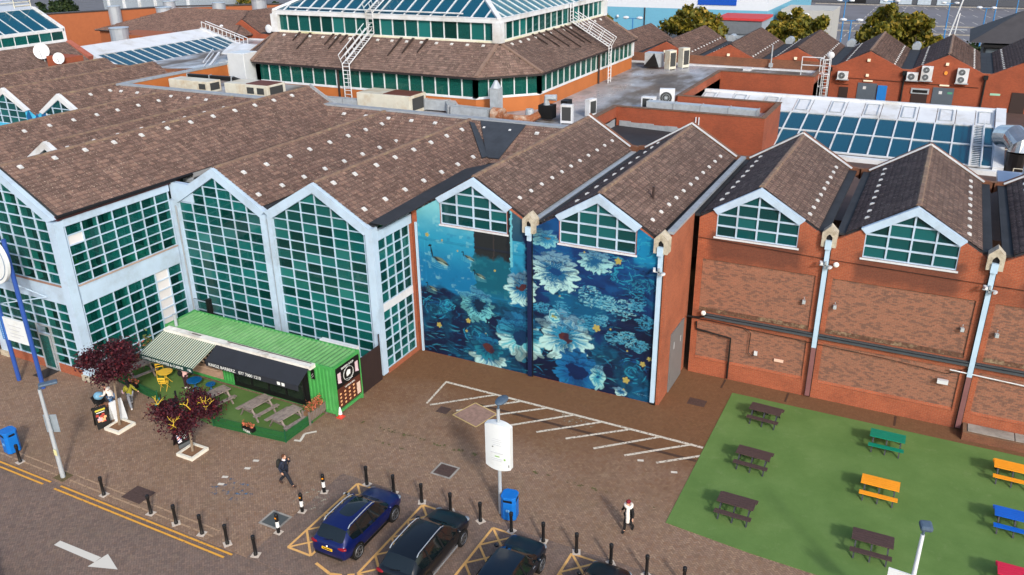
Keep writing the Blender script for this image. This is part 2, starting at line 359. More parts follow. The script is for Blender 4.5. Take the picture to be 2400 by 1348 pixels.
struct('white_mark', h, WLINE); struct('paint_splash', MB().poly([(-28, 22.2, .005), (-25.6, 22.1, .005), (-25.4, 23.4, .005), (-27.5, 23.5, .005)]).poly([(-17.9, 23.3, .005), (-17.2, 23.2, .005), (-17.3, 23.9, .005)]), BLUE_W)
struct('pale_patch', MB().poly([(-23.6, 23.3, .004), (-21.9, 23.2, .004), (-22.2, 24.6, .004), (-23.4, 24.5, .004)]).poly([(-15.6, 34.9, .004), (-13.4, 34.8, .004), (-13.3, 35.6, .004), (-15.4, 35.7, .004)]), WDUST)
IRON = simple('cast_iron_cover', (84, 66, 60), .7, .2, var=.3, scale=9)
for (x, y, sx, sy, lab, rim) in ((-18.38, 28.44, .9, .8, 'rusty square manhole cover in the paving behind the first parked car', True), (-9.2, 39.8, .75, .5, 'dark rectangular manhole cover near the corner of the mural wall', False), (-21.3, 33.1, .45, .4, 'small dark drain cover beside the white hatching', False), (-30.3, 20.6, 1.0, .75, 'square brown manhole cover by the row of black bollards', False)):
    t = thing('manhole_cover', lab, 'manhole cover', (x, y, 0), 'manhole covers in the paving')
    MB().box(x - sx / 2, x + sx / 2, y - sy / 2, y + sy / 2, -.05, .012).box(x - sx / 3, x + sx / 3, y - .03, y + .03, .012, .02).build('cover', IRON, t)
    f = MB(); g = .1
    for q in ((x - sx / 2 - g, x + sx / 2 + g, y - sy / 2 - g, y - sy / 2), (x - sx / 2 - g, x + sx / 2 + g, y + sy / 2, y + sy / 2 + g), (x - sx / 2 - g, x - sx / 2, y - sy / 2, y + sy / 2), (x + sx / 2, x + sx / 2 + g, y - sy / 2, y + sy / 2)): f.box(*q, -.05, .009)
    f.build('surround', CONC if rim else IRON, t)
t = thing('inspection_cover', 'pale framed paved inspection panel beside the hatching', 'manhole cover', (-19.5, 33.4, 0))
MB().prism([(-20.6, 32.9, .003), (-18.9, 32.4, .003), (-18.5, 34.0, .003), (-20.1, 34.5, .003)], (0, 0, .008)).build('cover', simple('pinkish_slab', (146, 118, 106), .9, var=.25, scale=4), t)
f = MB(); Q = [(-20.6, 32.9), (-18.9, 32.4), (-18.5, 34.0), (-20.1, 34.5)]
for i in range(4): line(f, *Q[i], *Q[(i + 1) % 4], .07, .016)
f.build('edge_strip', worn('sandy_edge', (196, 170, 112), .2, 6), t)
# ================================================================== ROOFS, GLAZING
def tiles(parent, O, U, V, L, Sl, mat=TILE, clip=None, tw=.33, th=.3, name='tile'):
    """every tile of a slope as its own stepped, slightly uneven piece, joined into one part"""
    O, U, V = np.array(O, float), np.array(U, float), np.array(V, float); U /= np.linalg.norm(U); V /= np.linalg.norm(V); N = np.cross(U, V)
    nc, nr = max(1, int(round(L / tw))), max(1, int(round(Sl / th))); tw, th = L / nc, Sl / nr
    I, J = np.meshgrid(np.arange(nc), np.arange(nr), indexing='ij'); I, J = I.ravel().astype(float), J.ravel().astype(float)
    if clip is not None:
        k = clip((I + .5) * tw, (J + .5) * th); I, J = I[k], J[k]
    n = len(I); jt = rng.normal(0, .004, (n, 4)); a0, a1 = I * tw, (I + 1) * tw; b0, b1 = J * th - .03, (J + 1) * th
    def pt(a, b, h): return O + a[:, None] * U + b[:, None] * V + np.asarray(h)[:, None] * N
    z = np.zeros(n)
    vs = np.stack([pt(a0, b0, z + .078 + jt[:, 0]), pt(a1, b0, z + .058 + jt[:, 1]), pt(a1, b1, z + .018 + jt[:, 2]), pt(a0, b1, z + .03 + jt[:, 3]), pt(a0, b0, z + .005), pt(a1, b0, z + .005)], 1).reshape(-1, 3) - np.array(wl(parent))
    b = (np.arange(n) * 6)[:, None]
    idx = np.concatenate([b + np.array([0, 1, 2, 3]), b + np.array([4, 5, 1, 0])], 1).reshape(-1)
    me = bpy.data.meshes.new(name); me.vertices.add(6 * n); me.vertices.foreach_set('co', vs.ravel())
    me.loops.add(8 * n); me.loops.foreach_set('vertex_index', idx.astype(np.int32)); me.polygons.add(2 * n)
    me.polygons.foreach_set('loop_start', np.arange(2 * n, dtype=np.int32) * 4); me.update(calc_edges=True)
    at = me.attributes.new('rnd', 'FLOAT', 'POINT'); at.data.foreach_set('value', np.repeat(rng.random(n), 6).astype(np.float32))
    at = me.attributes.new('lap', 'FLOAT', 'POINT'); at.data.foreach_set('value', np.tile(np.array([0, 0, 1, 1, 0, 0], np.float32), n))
    me.materials.append(mat); o = bpy.data.objects.new(name, me); C.objects.link(o); o.parent = parent; o['kind'] = 'stuff'; return o
VENT = MB().prism([(-.14, -.11, 0), (.14, -.11, 0), (.14, .14, 0), (-.14, .14, 0)], (0, 0, .06)).prism([(-.1, -.08, .06), (.1, -.08, .06), (.08, .08, .06), (-.08, .08, .06)], (0, 0, .06)).mesh('roof_vent', simple('pale_vent', (204, 206, 206), .5, var=.05))
RIDGE = MB().add([(-.15, 0, -.06), (-.08, 0, .05), (.08, 0, .05), (.15, 0, -.06), (-.15, .44, -.06), (-.08, .44, .05), (.08, .44, .05), (.15, .44, -.06)], [(0, 1, 5, 4), (1, 2, 6, 5), (2, 3, 7, 6), (3, 2, 1, 0), (4, 5, 6, 7)]).mesh('ridge_tile', simple('ridge_mortar_tile', (118, 96, 84), .9, var=.3, scale=5, dirt=(150, 132, 104)))
def bay_roof(hall, xr, zr, k, h, y0, y1, sides='ew', mat=TILE, vents=(), ridge=True, gut=True, gmat=None, hw=None, vstep=1.45, vs=1.0):
    """one pitched bay running along Y; h = run from ridge to gutter"""
    P = lambda x, y: (x, y, zr - k * abs(x - xr))
    sl = h * math.sqrt(1 + k * k); base = MB()
    if 'e' in sides: base.prism([P(xr + .01, y0), P(xr + h, y0), P(xr + h, y1), P(xr + .01, y1)], (0, 0, -.12))
    if 'w' in sides: base.prism([P(xr - .01, y0), P(xr - h, y0), P(xr - h, y1), P(xr - .01, y1)], (0, 0, -.12))
    rf = base.build('roof', DARKR, hall)
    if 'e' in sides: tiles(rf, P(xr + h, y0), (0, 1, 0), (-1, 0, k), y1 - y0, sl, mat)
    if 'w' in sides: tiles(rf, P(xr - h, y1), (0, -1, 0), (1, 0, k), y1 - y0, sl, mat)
    an = math.atan(k)
    for side, fr, s0 in vents:
        sx = 1 if side == 'e' else -1; y = y0 + s0
        while y < y1 - .8:
            x = xr + sx * h * fr; inst('roof_vent', VENT, rf, (x, y + random.uniform(-.05, .05), zr - k * h * fr + .055), rot=(0, an * sx, 0)).scale = (vs, vs, vs)
            y += vstep
    if ridge:
        y = y0
        while y < y1 - .3:
            inst('ridge_tile', RIDGE, rf, (xr + random.uniform(-.012, .012), y, zr + .05 + random.uniform(-.008, .008))); y += .45
    if gut:
        zg = zr - k * h
        for sx in ([1] if 'e' in sides else []) + ([-1] if 'w' in sides else []):
            a, b = (xr + h - .02, xr + hw + .0) if sx > 0 else (xr - hw, xr - h + .02)
            if b > a: MB().box(a, b, y0 + .1, y1, zg - .18, zg - .06 + .001 * sx).build('gutter', gmat or DARKR, hall)
    return rf
def clip_poly(poly, ax, val, keep_less):
    out = []
    for i, p in enumerate(poly):
        q = poly[(i + 1) % len(poly)]; ip = (p[ax] <= val) == keep_less or abs(p[ax] - val) < 1e-9; iq = (q[ax] <= val) == keep_less or abs(q[ax] - val) < 1e-9
        if ip: out.append(p)
        if ip != iq:
            t = (val - p[ax]) / (q[ax] - p[ax]); out.append((p[0] + t * (q[0] - p[0]), p[1] + t * (q[1] - p[1])))
    return out
_pc = {}
def glazing(parent, outline, cols, rows, o, u, nrm, glass, bar=.07, name='curtain_wall', white=(), skip=None, fmat=None, pname='pane', jit=.35, w=(0, 0, 1), bd=.11, fin=0):
    """glazing bars as one frame part; every pane a sub-part. outline convex in (a, z)."""
    o, u, nrm, w = Vector(o), Vector(u).normalized(), Vector(nrm), Vector(w).normalized(); fr = MB(); P = lambda a, b, d=0: o + u * a + w * b + nrm * d; vert = w.z > .99
    for a in cols:
        c = [p for p in outline]; zs = []
        for i, p in enumerate(outline):
            q = outline[(i + 1) % len(outline)]
            if abs(p[0] - q[0]) > 1e-6 and min(p[0], q[0]) - 1e-6 <= a <= max(p[0], q[0]) + 1e-6: zs.append(p[1] + (a - p[0]) / (q[0] - p[0]) * (q[1] - p[1]))
        if fin and len(zs) > 1: fr.bar(P(a, min(zs), -fin / 2 - .03), P(a, max(zs), -fin / 2 - .03), bar * .8, fin, up=nrm)
        if len(zs) > 1 and max(zs) - min(zs) > .05: fr.bar(P(a, min(zs), .02), P(a, max(zs), .02), bar, bd, up=nrm)
    for b in rows:
        xs = []
        for i, p in enumerate(outline):
            q = outline[(i + 1) % len(outline)]
            if abs(p[1] - q[1]) > 1e-6 and min(p[1], q[1]) - 1e-6 <= b <= max(p[1], q[1]) + 1e-6: xs.append(p[0] + (b - p[1]) / (q[1] - p[1]) * (q[0] - p[0]))
        if len(xs) > 1 and max(xs) - min(xs) > .05: fr.bar(P(min(xs), b, .018), P(max(xs), b, .018), bar, bd * .9, up=nrm)
    f = fr.build(name, fmat or FRAME, parent)
    A = sorted(set([min(p[0] for p in outline)] + list(cols) + [max(p[0] for p in outline)])); B = sorted(set([min(p[1] for p in outline)] + list(rows) + [max(p[1] for p in outline)]))
    for i in range(len(A) - 1):
        for j in range(len(B) - 1):
            if A[i + 1] - A[i] < .04 or B[j + 1] - B[j] < .04: continue
            if skip and skip(i, j): continue
            c = list(outline)
            for ax, val, ls in ((0, A[i], False), (0, A[i + 1], True), (1, B[j], False), (1, B[j + 1], True)):
                if c: c = clip_poly(c, ax, val, ls)
            if len(c) < 3: continue
            ar = abs(sum(c[q][0] * c[(q + 1) % len(c)][1] - c[(q + 1) % len(c)][0] * c[q][1] for q in range(len(c)))) / 2
            if ar < .02: continue
            m = (sum(p[0] for p in c) / len(c), sum(p[1] for p in c) / len(c)); isw = (i, j) in white; mt = WPANEL if isw else glass
            key = (tuple((round(p[0] - m[0], 3), round(p[1] - m[1], 3)) for p in c), tuple(u), tuple(w), mt.name)
            if key not in _pc: _pc[key] = MB().prism([u * (p[0] - m[0]) + w * (p[1] - m[1]) for p in c], tuple(nrm * -.012)).mesh(pname, mt)
            j1, j2 = random.gauss(0, R(jit)), random.gauss(0, R(jit))
            inst('infill_panel' if isw else pname, _pc[key], f, P(*m), rot=(j1 if abs(u.x) > .5 else 0, j1 if abs(u.y) > .5 else 0, j2 if vert else 0))
    return f
def lin_(a, b, n): return [a + (b - a) * i / n for i in range(n + 1)]
def gable_band(mb, o, u, c, wo, so, zo, wi, si, zi, vec):
    o, u = Vector(o), Vector(u); Q = lambda a, b: o + u * (c + a) + Vector((0, 0, b))
    mb.prism([Q(-wo, so), Q(0, zo), Q(0, zi), Q(-wi, si)], vec); mb.prism([Q(wo, so), Q(wi, si), Q(0, zi), Q(0, zo)], vec); return mb
X_, Y_, Z_ = (1, 0, 0), (0, 1, 0), (0, 0, 1)
GLASS_A = glass_mat('entrance_glass', (18, 84, 82), (176, 236, 226), .62, var=.22)
INT = simple('dim_interior', (70, 92, 92), .9, var=.2, scale=.8); INTF = simple('interior_floor', (96, 104, 98), .8, var=.25, scale=.7); INTW = flat('interior_white_steel', (170, 190, 188), .6)
# ------------------------------------------------------------------ entrance hall (tallest bay, stepping forward on the left)
H = thing('entrance_hall', 'tall glazed entrance hall with pale blue frame stepping forward at far left', 'building', (-45.2, 27, 0))
for x in (-41.68, -49.12):
    MB().box(x - .3, x + .3, 26.86, 27.4, .35, 9.75).build('corner_post', FRAME, H); MB().box(x - .38, x + .38, 26.78, 27.5, 0, .38).build('post_base', STONE, H)
b = MB().box(-48.8, -42.0, 26.95, 27.2, 4.75, 5.85); b.build('spandrel_beam', FRAME, H)
MB().box(-48.8, -42.0, 26.88, 27.0, 5.86, 5.93).build('sill', simple('brown_sill', (150, 116, 100), .6), H)
MB().box(-41.62, -41.38, 27.5, 34.62, 4.7, 5.82).build('spandrel_beam', FRAME, H); MB().box(-41.45, -41.33, 27.5, 34.62, 5.83, 5.9).build('sill', simple('buff_sill', (170, 148, 136), .6), H)
MB().box(-41.62, -41.36, 27.4, 34.7, 9.38, 9.8).build('head_beam', FRAME, H); MB().box(-41.5, -41.3, 27.1, 35.6, 9.81, 10.05).build('eaves_board', simple('maroon_board', (84, 44, 46), .6), H)
MB().tube([(-41.18, 27.0, 10.06), (-41.18, 36.5, 10.02)], .1, 8).build('eaves_gutter', BLACKP, H)
gable_band(MB(), (0, 26.88, 0), X_, -45.4, 4.02, 9.9, 12.32, 3.42, 9.72, 11.72, (0, .3, 0)).build('gable_band', FRAME, H)
glazing(H, [(-48.82, 5.93), (-41.98, 5.93), (-41.98, 9.72), (-45.4, 11.72), (-48.82, 9.72)], lin_(-48.82, -41.98, 6), lin_(5.93, 9.73, 6) + [10.36, 11.0], (0, 27.05, 0), X_, (0, -1, 0), GLASS_A, bar=.06, fin=.32)
glazing(H, [(-48.82, .62), (-41.98, .62), (-41.98, 4.75), (-48.82, 4.75)], [x for x in lin_(-48.82, -41.98, 6)], lin_(.62, 4.75, 7), (0, 27.05, 0), X_, (0, -1, 0), GLASS_A, bar=.06, fin=.32, skip=lambda i, j: j < 4 and i in (3,))
MB().box(-48.8, -45.42, 26.98, 27.2, 0, .6).box(-44.24, -42, 26.98, 27.2, 0, .6).build('brick_plinth', BRICK, H)
d = MB();
for q in ((-45.5, -45.38, 0, 3.0), (-44.32, -44.2, 0, 3.0), (-45.38, -44.32, 2.9, 3.0)): d.box(q[0], q[1], 26.96, 27.12, q[2], q[3])
d = d.build('door_frame', GREYM, H); dl = MB()
for q in ((-45.36, -45.26, .05, 2.4), (-44.44, -44.34, .05, 2.4), (-45.26, -44.44, .05, .2), (-45.26, -44.44, 2.3, 2.4)): dl.box(q[0], q[1], 26.9, 26.95, q[2], q[3])
dl = dl.build('door', GREYM, H); MB().box(-45.26, -44.44, 26.91, 26.93, .2, 2.3).build('pane', GLASS, dl)
MB().box(-45.3, -44.3, 25.9, 27.0, .003, .012).build('door_mat', flat('dark_mat', (50, 46, 46), .9), H)
wp = {(0, 4)}; cs = lin_(27.5, 34.62, 7)
glazing(H, [(27.5, 5.9), (34.62, 5.9), (34.62, 9.38), (27.5, 9.38)], cs, lin_(5.9, 9.38, 6), (-41.5, 0, 0), Y_, (1, 0, 0), GLASS_A, bar=.06, fin=.32, white=wp)
glazing(H, [(27.5, .3), (34.62, .3), (34.62, 4.7), (27.5, 4.7)], cs, lin_(.3, 4.7, 7), (-41.5, 0, 0), Y_, (1, 0, 0), GLASS_A, bar=.06, fin=.32, white={(5, j) for j in range(7)})
MB().box(-41.62, -41.38, 27.5, 34.62, 0, .3).build('brick_plinth', BRICK, H)
bay_roof(H, -45.3, 12.38, .575, 4.0, 27.15, 53.2, 'ew', TILE_R, [('e', .12, .9)], gut=False, vstep=2.05)
MB().bar((-45.3, 53.25, 12.4), (-41.3, 53.25, 10.12), .5, .12, up=(0, 1, 0)).build('roof_coping', LEAD, H)
i = MB().box(-48.6, -41.9, 27.6, 35, 4.78, 5.2); i.box(-49, -41.8, 37.5, 37.8, 0, 9.6); i.box(-49.2, -49, 27.4, 37, 0, 9.8); i = i.build('interior', INT, H)
n = MB()
for x in (-47.4, -45.0, -42.9):
    for y in (28.6, 31.2, 33.6): n.tube([(x, y, 0), (x, y, 10)], .16, 8)
for y in (28.5, 30, 31.5, 33): n.bar((-48.8, y, 9.9), (-42, y, 9.9), .16, .3)
for y in (28.2, 29.4, 31, 32.2, 33.5): n.box(-48.5, -42.2, y, y + .07, 6.1 + .3 * (y % 1), 6.2 + .3 * (y % 1))
n.build('steelwork', INTW, H); MB().box(-49, -41.7, 27.3, 37.4, .005, .02).build('floor', INTF, H)
MB().ball((-42.9, 32.7, 5.65), .75, 8, 6, (1, 1.2, .8)).build('dust_sheet', flat('pale_sheet', (150, 190, 180), .8), H)
MB().bar((-42.4, 27.9, 5.3), (-42.2, 28.3, 7.0), .12).bar((-42.7, 28.4, 5.3), (-42.4, 28.2, 7.2), .12).build('step_ladder', flat('yellow_step', (200, 170, 20), .5), H)
MB().box(-41.85, -41.2, 36.3, 53, 9.5, 9.75).build('valley_gutter', GREYM, H)
MB().box(-41.7, -41.2, 36.6, 53, 9.0, 10.02).build('party_wall', simple('grey_fascia', (150, 152, 154), .7, var=.12, dirt=(112, 108, 108)), H)
bm_ = MB(); bm_.bar((-46.9, 26.9, 5.35), (-46.0, 24.9, 6.6), .05).bar((-43.6, 26.9, 5.0), (-45.2, 25.1, 6.8), .06).bar((-43.6, 26.9, 5.0), (-46.8, 25.0, 4.6), .05); bm_.build('sign_stay', FRAME, H)
# ------------------------------------------------------------------ glazed hall: two gables of glass behind the container
H = thing('glazed_hall', 'twin gabled glass hall with pale blue mullions behind the green container', 'building', (-34, 34.9, 0))
MB().box(-41.62, -40.88, 34.72, 35.1, 0, 8.8).build('post', FRAME, H); MB().box(-34.28, -33.88, 34.72, 35.1, 0, 8.85).box(-33.72, -33.4, 34.72, 35.1, 0, 8.85).box(-33.9, -33.7, 34.95, 35.1, 0, 8.85).build('post', FRAME, H)
MB().box(-26.8, -26.3, 34.72, 35.2, .1, 9.1).build('post', FRAME, H)
MB().tube([(-33.8, 34.84, .2), (-33.8, 34.84, 8.6)], .06, 8).build('rainwater_pipe', LEAD, H); MB().tube([(-41.0, 34.66, .2), (-41.0, 34.66, 8.5)], .05, 8).build('rainwater_pipe', LEAD, H)
gb = MB()
for c, hw_ in ((-37.58, 3.72), (-30.17, 3.72)): gable_band(gb, (0, 34.7, 0), X_, c, hw_, 9.06, 11.22, 3.3, 8.68, 10.66, (0, .34, 0))
gb.build('gable_band', FRAME, H)
MB().box(-41.45, -39.6, 34.85, 35.2, 8.8, 9.9).build('corner_panel', FRAME, H)
for c, w_ in ((-37.58, 3.3), (-30.19, 3.22)):
    glazing(H, [(c - w_, .25), (c + w_, .25), (c + w_, 8.74), (c, 10.66), (c - w_, 8.74)], lin_(c - w_, c + w_, 6), [.25 + .6064 * q for q in range(18)], (0, 34.92, 0), X_, (0, -1, 0), GLASS, bar=.05, fin=.12)
MB().box(-40.9, -26.9, 34.8, 35.1, 0, .25).build('brick_plinth', BRICK, H)
MB().box(-26.55, -26.28, 35.21, 38.5, 8.3, 8.85).build('head_beam', FRAME, H); MB().box(-26.5, -26.33, 35.2, 38.3, 3.95, 4.42).build('spandrel_panel', WHITE, H)
for z0, z1, nr in ((.3, 3.95, 6), (4.42, 8.3, 6)):
    glazing(H, [(35.2, z0), (38.3, z0), (38.3, z1), (35.2, z1)], lin_(35.2, 38.3, 4), lin_(z0, z1, nr), (-26.42, 0, 0), Y_, (1, 0, 0), GLASS, bar=.06)
MB().box(-26.6, -26.3, 35.21, 38.3, 0, .3).box(-26.6, -26.3, 38.3, 38.57, 0, 8.3).build('brick_pier', BRICK, H)
bay_roof(H, -37.58, 11.2, .585, 3.3, 34.95, 52.4, 'ew', TILE_R, [('e', .3, 1.3), ('e', .8, .6)], hw=3.7, vstep=2.05)
bay_roof(H, -30.17, 11.2, .585, 3.35, 34.95, 52.4, 'ew', TILE_R, [('e', .16, 1.0), ('e', .78, .9)], hw=3.75, vstep=2.05)
n = MB(); n.box(-41.2, -27, 43, 43.3, 0, 8.9); n.build('interior_wall', INT, H); MB().box(-41.3, -27, 35.1, 43, .004, .02).build('floor', INTF, H)
MB().box(-34, -27.1, 37.5, 43, 3.9, 4.3).box(-41.3, -34.2, 39.5, 43, 3.9, 4.3).build('mezzanine', INT, H); n = MB()
for y in (36.4, 38.4, 40.4, 42.2):
    for c in (-37.58, -30.17): n.bar((c - 3.5, y, 8.9), (c, y, 10.9), .16, .26).bar((c + 3.5, y, 8.9), (c, y, 10.9), .16, .26).bar((c - 3.5, y, 8.7), (c + 3.5, y, 8.7), .1)
n.build('steelwork', flat('green_steel', (60, 130, 104), .6), H)
# ------------------------------------------------------------------ mural hall and brick hall
def gable_window(H, c, y, glass=GLASS_S):
    f = gable_band(MB(), (0, y - .1, 0), X_, c, 2.36, 10.02, 11.44, 2.1, 9.76, 11.0, (0, .28, 0)).build('gable_band', FRAME, H)
    g = glazing(H, [(c - 2.12, 8.52), (c + 2.12, 8.52), (c + 2.12, 9.78), (c, 11.0), (c - 2.12, 9.78)], lin_(c - 2.12, c + 2.12, 4), [8.52, 9.12, 9.74, 10.4], (0, y + .1, 0), X_, (0, -1, 0), glass, bar=.085, name='gable_window', jit=.2)
    MB().box(c - 2.22, c + 2.22, y - .07, y + .2, 8.4, 8.49).build('sill', WHITE, g)
    MB().box(c - 2.4, c + 2.4, y + .55, y + .6, 8.2, 9.6).build('blind', INT, g)
def hopper(H, x, y, pipe_top, mats, zs=(.15, 3.1, 8.95)):
    a = [(x - .36, y - .22, 8.86), (x + .36, y - .22, 8.86), (x + .36, y - .22, 9.62), (x, y - .22, 9.98), (x - .36, y - .22, 9.62)]
    s = MB().prism([(p[0], y - .14, p[2]) for p in a], (0, .5, 0))
    for q in ([(x - .36, 8.86), (x - .15, 8.86), (x - .15, 9.4), (x - .36, 9.55)], [(x + .36, 8.86), (x + .36, 9.55), (x + .15, 9.4), (x + .15, 8.86)], [(x - .36, 9.55), (x - .15, 9.4), (x, 9.58), (x, 9.98), (x - .36, 9.62)], [(x + .36, 9.55), (x + .36, 9.62), (x, 9.98), (x, 9.58), (x + .15, 9.4)]):
        s.prism([(p[0], y - .26, p[1]) for p in q], (0, .13, 0))
    s = s.build('gutter_outlet', STONE, H); MB().box(x - .14, x + .14, y - .15, y - .142, 8.75, 9.5).build('outlet_mouth', BLACKP, s)
    MB().box(x - .15, x + .15, y - .34, y - .1, 8.75, 9.22).build('rainwater_head', mats[0], H)
    MB().box(x - .115, x + .115, y - .2, y - .07, zs[1], zs[2]).build('downpipe', mats[0], H)
    if zs[1] > .5: MB().box(x - .115, x + .115, y - .2, y - .07, zs[0], zs[1]).build('downpipe', mats[1], H, label='dull maroon lower length of downpipe')
    b = MB().box(x - .15, x + .15, y - .074, y - .005, zs[0] - .1, zs[2]); b.build('pipe_backing', BLACKP, H)  # black strip showing either side of the pipe, stands in for its shadow gap
PIPE = simple('pale_blue_pipe', (178, 204, 224), .4, var=.06); PIPEM = simple('maroon_pipe', (124, 84, 84), .6, var=.12)
NAVY = flat('navy_painted_pipe', (16, 30, 66), .5)
RX = [-22.2, -14.82, -7.58, -.17, 7.24]
VX = [-25.95, -18.66, -11.3, -3.93, 3.5, 10.95]
def hole(c): return [(c - 2.12, 8.5), (c - 2.12, 9.78), (c, 11.02), (c + 2.12, 9.78), (c + 2.12, 8.5)]
H = thing('mural_hall', 'brick hall whose front carries a blue painted mural of flowers and ducks', 'building', (-18.6, 38.56, 0))
top = [(-26.29, 0), (-11.0, 0), (-11.0, 9.2), (-11.4, 9.2), (-14.82, 11.34), (-18.5, 9.08), (-22.2, 11.34), (-25.8, 9.08), (-26.29, 9.08)]
MB().sheet(top, [hole(RX[0]), hole(RX[1])], lambda a, b: (a, 38.58, b), (0, .35, 0)).build('front_wall', BRICK, H)
MB().sheet([(38.94, 0), (43.3, 0), (43.3, 9.75), (38.94, 9.55)], [], lambda a, b: (-11.0, a, b), (-.35, 0, 0)).build('side_wall', BRICK, H)
MB().box(-11.2, -10.86, 38.9, 55, 9.76, 9.9).build('coping', LEAD, H)
gd = MB().box(-10.99, -10.93, 40.1, 42.5, .02, 3.6).build('metal_door', simple('grey_door_paint', (112, 114, 116), .5, var=.06), H)
MB().box(-10.93, -10.91, 40.6, 40.75, 2.5, 2.9).box(-10.93, -10.91, 41.9, 42.0, 2.4, 2.75).build('door_notice', GREYM, gd)
for c in RX[:2]: gable_window(H, c, 38.58)
hopper(H, -18.66, 38.56, 9, (PIPE, NAVY), (.1, 8.4, 8.95)); MB().box(-18.76, -18.56, 38.38, 38.5, .05, 8.4).build('downpipe', NAVY, H, label='downpipe painted navy to match the mural')
hopper(H, -11.32, 38.56, 9, (PIPE, PIPE), (.1, .2, 8.95)); MB().box(-26.05, -25.93, 38.44, 38.54, .05, 8.4).build('downpipe', PIPE, H)
bay_roof(H, RX[0], 11.46, .62, 3.3, 38.8, 55.4, 'ew', TILE, [('e', .66, 1.2), ('e', .95, 90)], hw=3.66, gmat=GREYM, vs=.8)
bay_roof(H, RX[1], 11.46, .62, 3.1, 38.8, 55.6, 'ew', TILE, [('e', .8, 1.2), ('w', .55, 1.2)], hw=3.5, vstep=1.4, vs=.8)
MB().tube([(-13.05, 42.2, 10.2), (-13.05, 42.2, 11.1)], .07, 8).build('soil_pipe', DKBROWN, H)
H2 = thing('brick_hall', 'orange brick hall with recessed panels and arched gable windows behind the turf', 'building', (0, 43.02, 0))
tp = [(-10.64, 0), (12.5, 0), (12.5, 9.2)]
for k in (4, 3, 2): tp += [(RX[k] + 3.5, 9.2), (RX[k], 11.34), (RX[k] - 3.5, 9.2)]
tp = [p for p in tp if p[0] < 12.6]; tp[-1] = (-10.64, 9.45)
panels = []
for k in (2, 3, 4):
    a, b_ = VX[k] + .42, VX[k + 1] - .42
    if k == 2: a = -10.3
    panels += [(a, b_, 3.98, 7.12), (a, b_, .95, 3.35)]
MB().sheet(tp, [hole(RX[k]) for k in (2, 3, 4)] + [[(a, z0), (a, z1), (b_, z1), (b_, z0)] for a, b_, z0, z1 in panels], lambda a, b: (a, 43.02, b), (0, .1, 0)).build('front_wall', BRICKF, H2)
MB().sheet(tp, [hole(RX[k]) for k in (2, 3, 4)], lambda a, b: (a, 43.121, b), (0, .3, 0)).build('inner_wall', BRICK, H2)
for a, b_, z0, z1 in panels:
    pn = MB().box(a + .004, b_ - .004, 43.09, 43.118, z0 + .004, z1 - .004).build('recessed_panel', BRICKM, H2)
    if z0 > 2: MB().prism([(a + .01, 43.118, z0 + .01), (a + .01, 43.118, z0 + .32), (a + .01, 43.03, z0 + .02)], (b_ - a - .02, 0, 0)).build('sloped_sill', simple('mossy_sill', (84, 58, 44), .9, var=.5, scale=7, dirt=(150, 132, 104)), pn)
    else: MB().prism([(a + .01, 43.118, z0 + .01), (a + .01, 43.118, z0 + .22), (a + .01, 43.03, z0 + .02)], (b_ - a - .02, 0, 0)).build('sloped_sill', BRICK, pn)
for k in (2, 3, 4):
    gable_window(H2, RX[k], 43.02)
    bay_roof(H2, RX[k], 11.46, .62, 3.0, 43.2, 55.7, 'ew', TILE, [('e', .8, .9), ('w', .75, 1.2)], hw=3.5, vstep=1.25, vs=.8)
for x in VX[3:5]: hopper(H2, x, 43.02, 9, (PIPE, PIPEM))
# back copings of the bays, seen edge-on behind the ridges
for k, Hh in ((0, H), (1, H), (2, H2), (3, H2), (4, H2)):
    y = 55.75 if k else 55.5; c = MB()
    for sx in (-1, 1):
        if k == 0 and sx < 0: continue
        c.prism([(RX[k], y, 11.05), (RX[k], y, 11.68), (RX[k] + sx * 3.2, y, 9.72), (RX[k] + sx * 3.75, y, 9.66), (RX[k] + sx * 3.75, y, 9.0)], (0, .32, 0))
    c = c.build('back_parapet', BRICKD, Hh); w = MB()
    for sx in (-1, 1):
        if k == 0 and sx < 0: continue
        w.bar((RX[k], y - .04, 11.62), (RX[k] + sx * 3.2, y - .04, 9.66), .06, .1)
    w.build('flashing', WHITE, c)
# trunking, lamps, small fittings on the brick wall (each its own thing)
TRK = simple('grey_trunking', (74, 80, 86), .5, .2, var=.1)
t = thing('cable_trunking', 'long grey cable trunking running along the brick wall', 'cable trunking', (0, 42.9, 3.7))
MB().box(-9.9, 12, 42.84, 43.0, 3.66, 3.78).box(-9.9, 12, 42.86, 43.0, 3.84, 3.9).build('trunking', TRK, t)
MB().tube([(-9.8, 42.9, 3.8), (-10.2, 42.9, 3.6), (-10.9, 42.9, 3.55)], .05, 6).tube([(-10.6, 42.92, 3.5), (-9.5, 42.94, 3.5), (-7.6, 42.96, 3.42), (-7.3, 42.96, 3.2), (-7.32, 42.96, 2.0), (-7.1, 42.96, 1.8), (-6.9, 42.96, 1.95)], .022, 6).tube([(-7.6, 42.96, 3.4), (-4.5, 42.96, 3.3), (-.5, 42.96, 3.2), (2.5, 42.96, 3.0), (3.4, 42.96, 3.5)], .016, 5).tube([(-10.9, 42.95, 8.35), (-4, 42.95, 8.15), (3.5, 42.95, 8.05), (12, 42.95, 7.9)], .014, 5).build('cable', BLACKP, t)
MB().box(-7.0, -6.82, 42.92, 43.0, 1.9, 2.15).build('junction_box', WHITE, t)
one('waste_pipe', MB().tube([(-10.35, 42.93, 3.3), (-10.3, 42.93, 2.85), (-8.35, 42.93, 2.65), (-8.35, 42.93, .1)], .055, 8), BLACKP, 'black cranked waste pipe running down the brick wall by the corner', 'pipe', (-8.35, 42.93, 0))
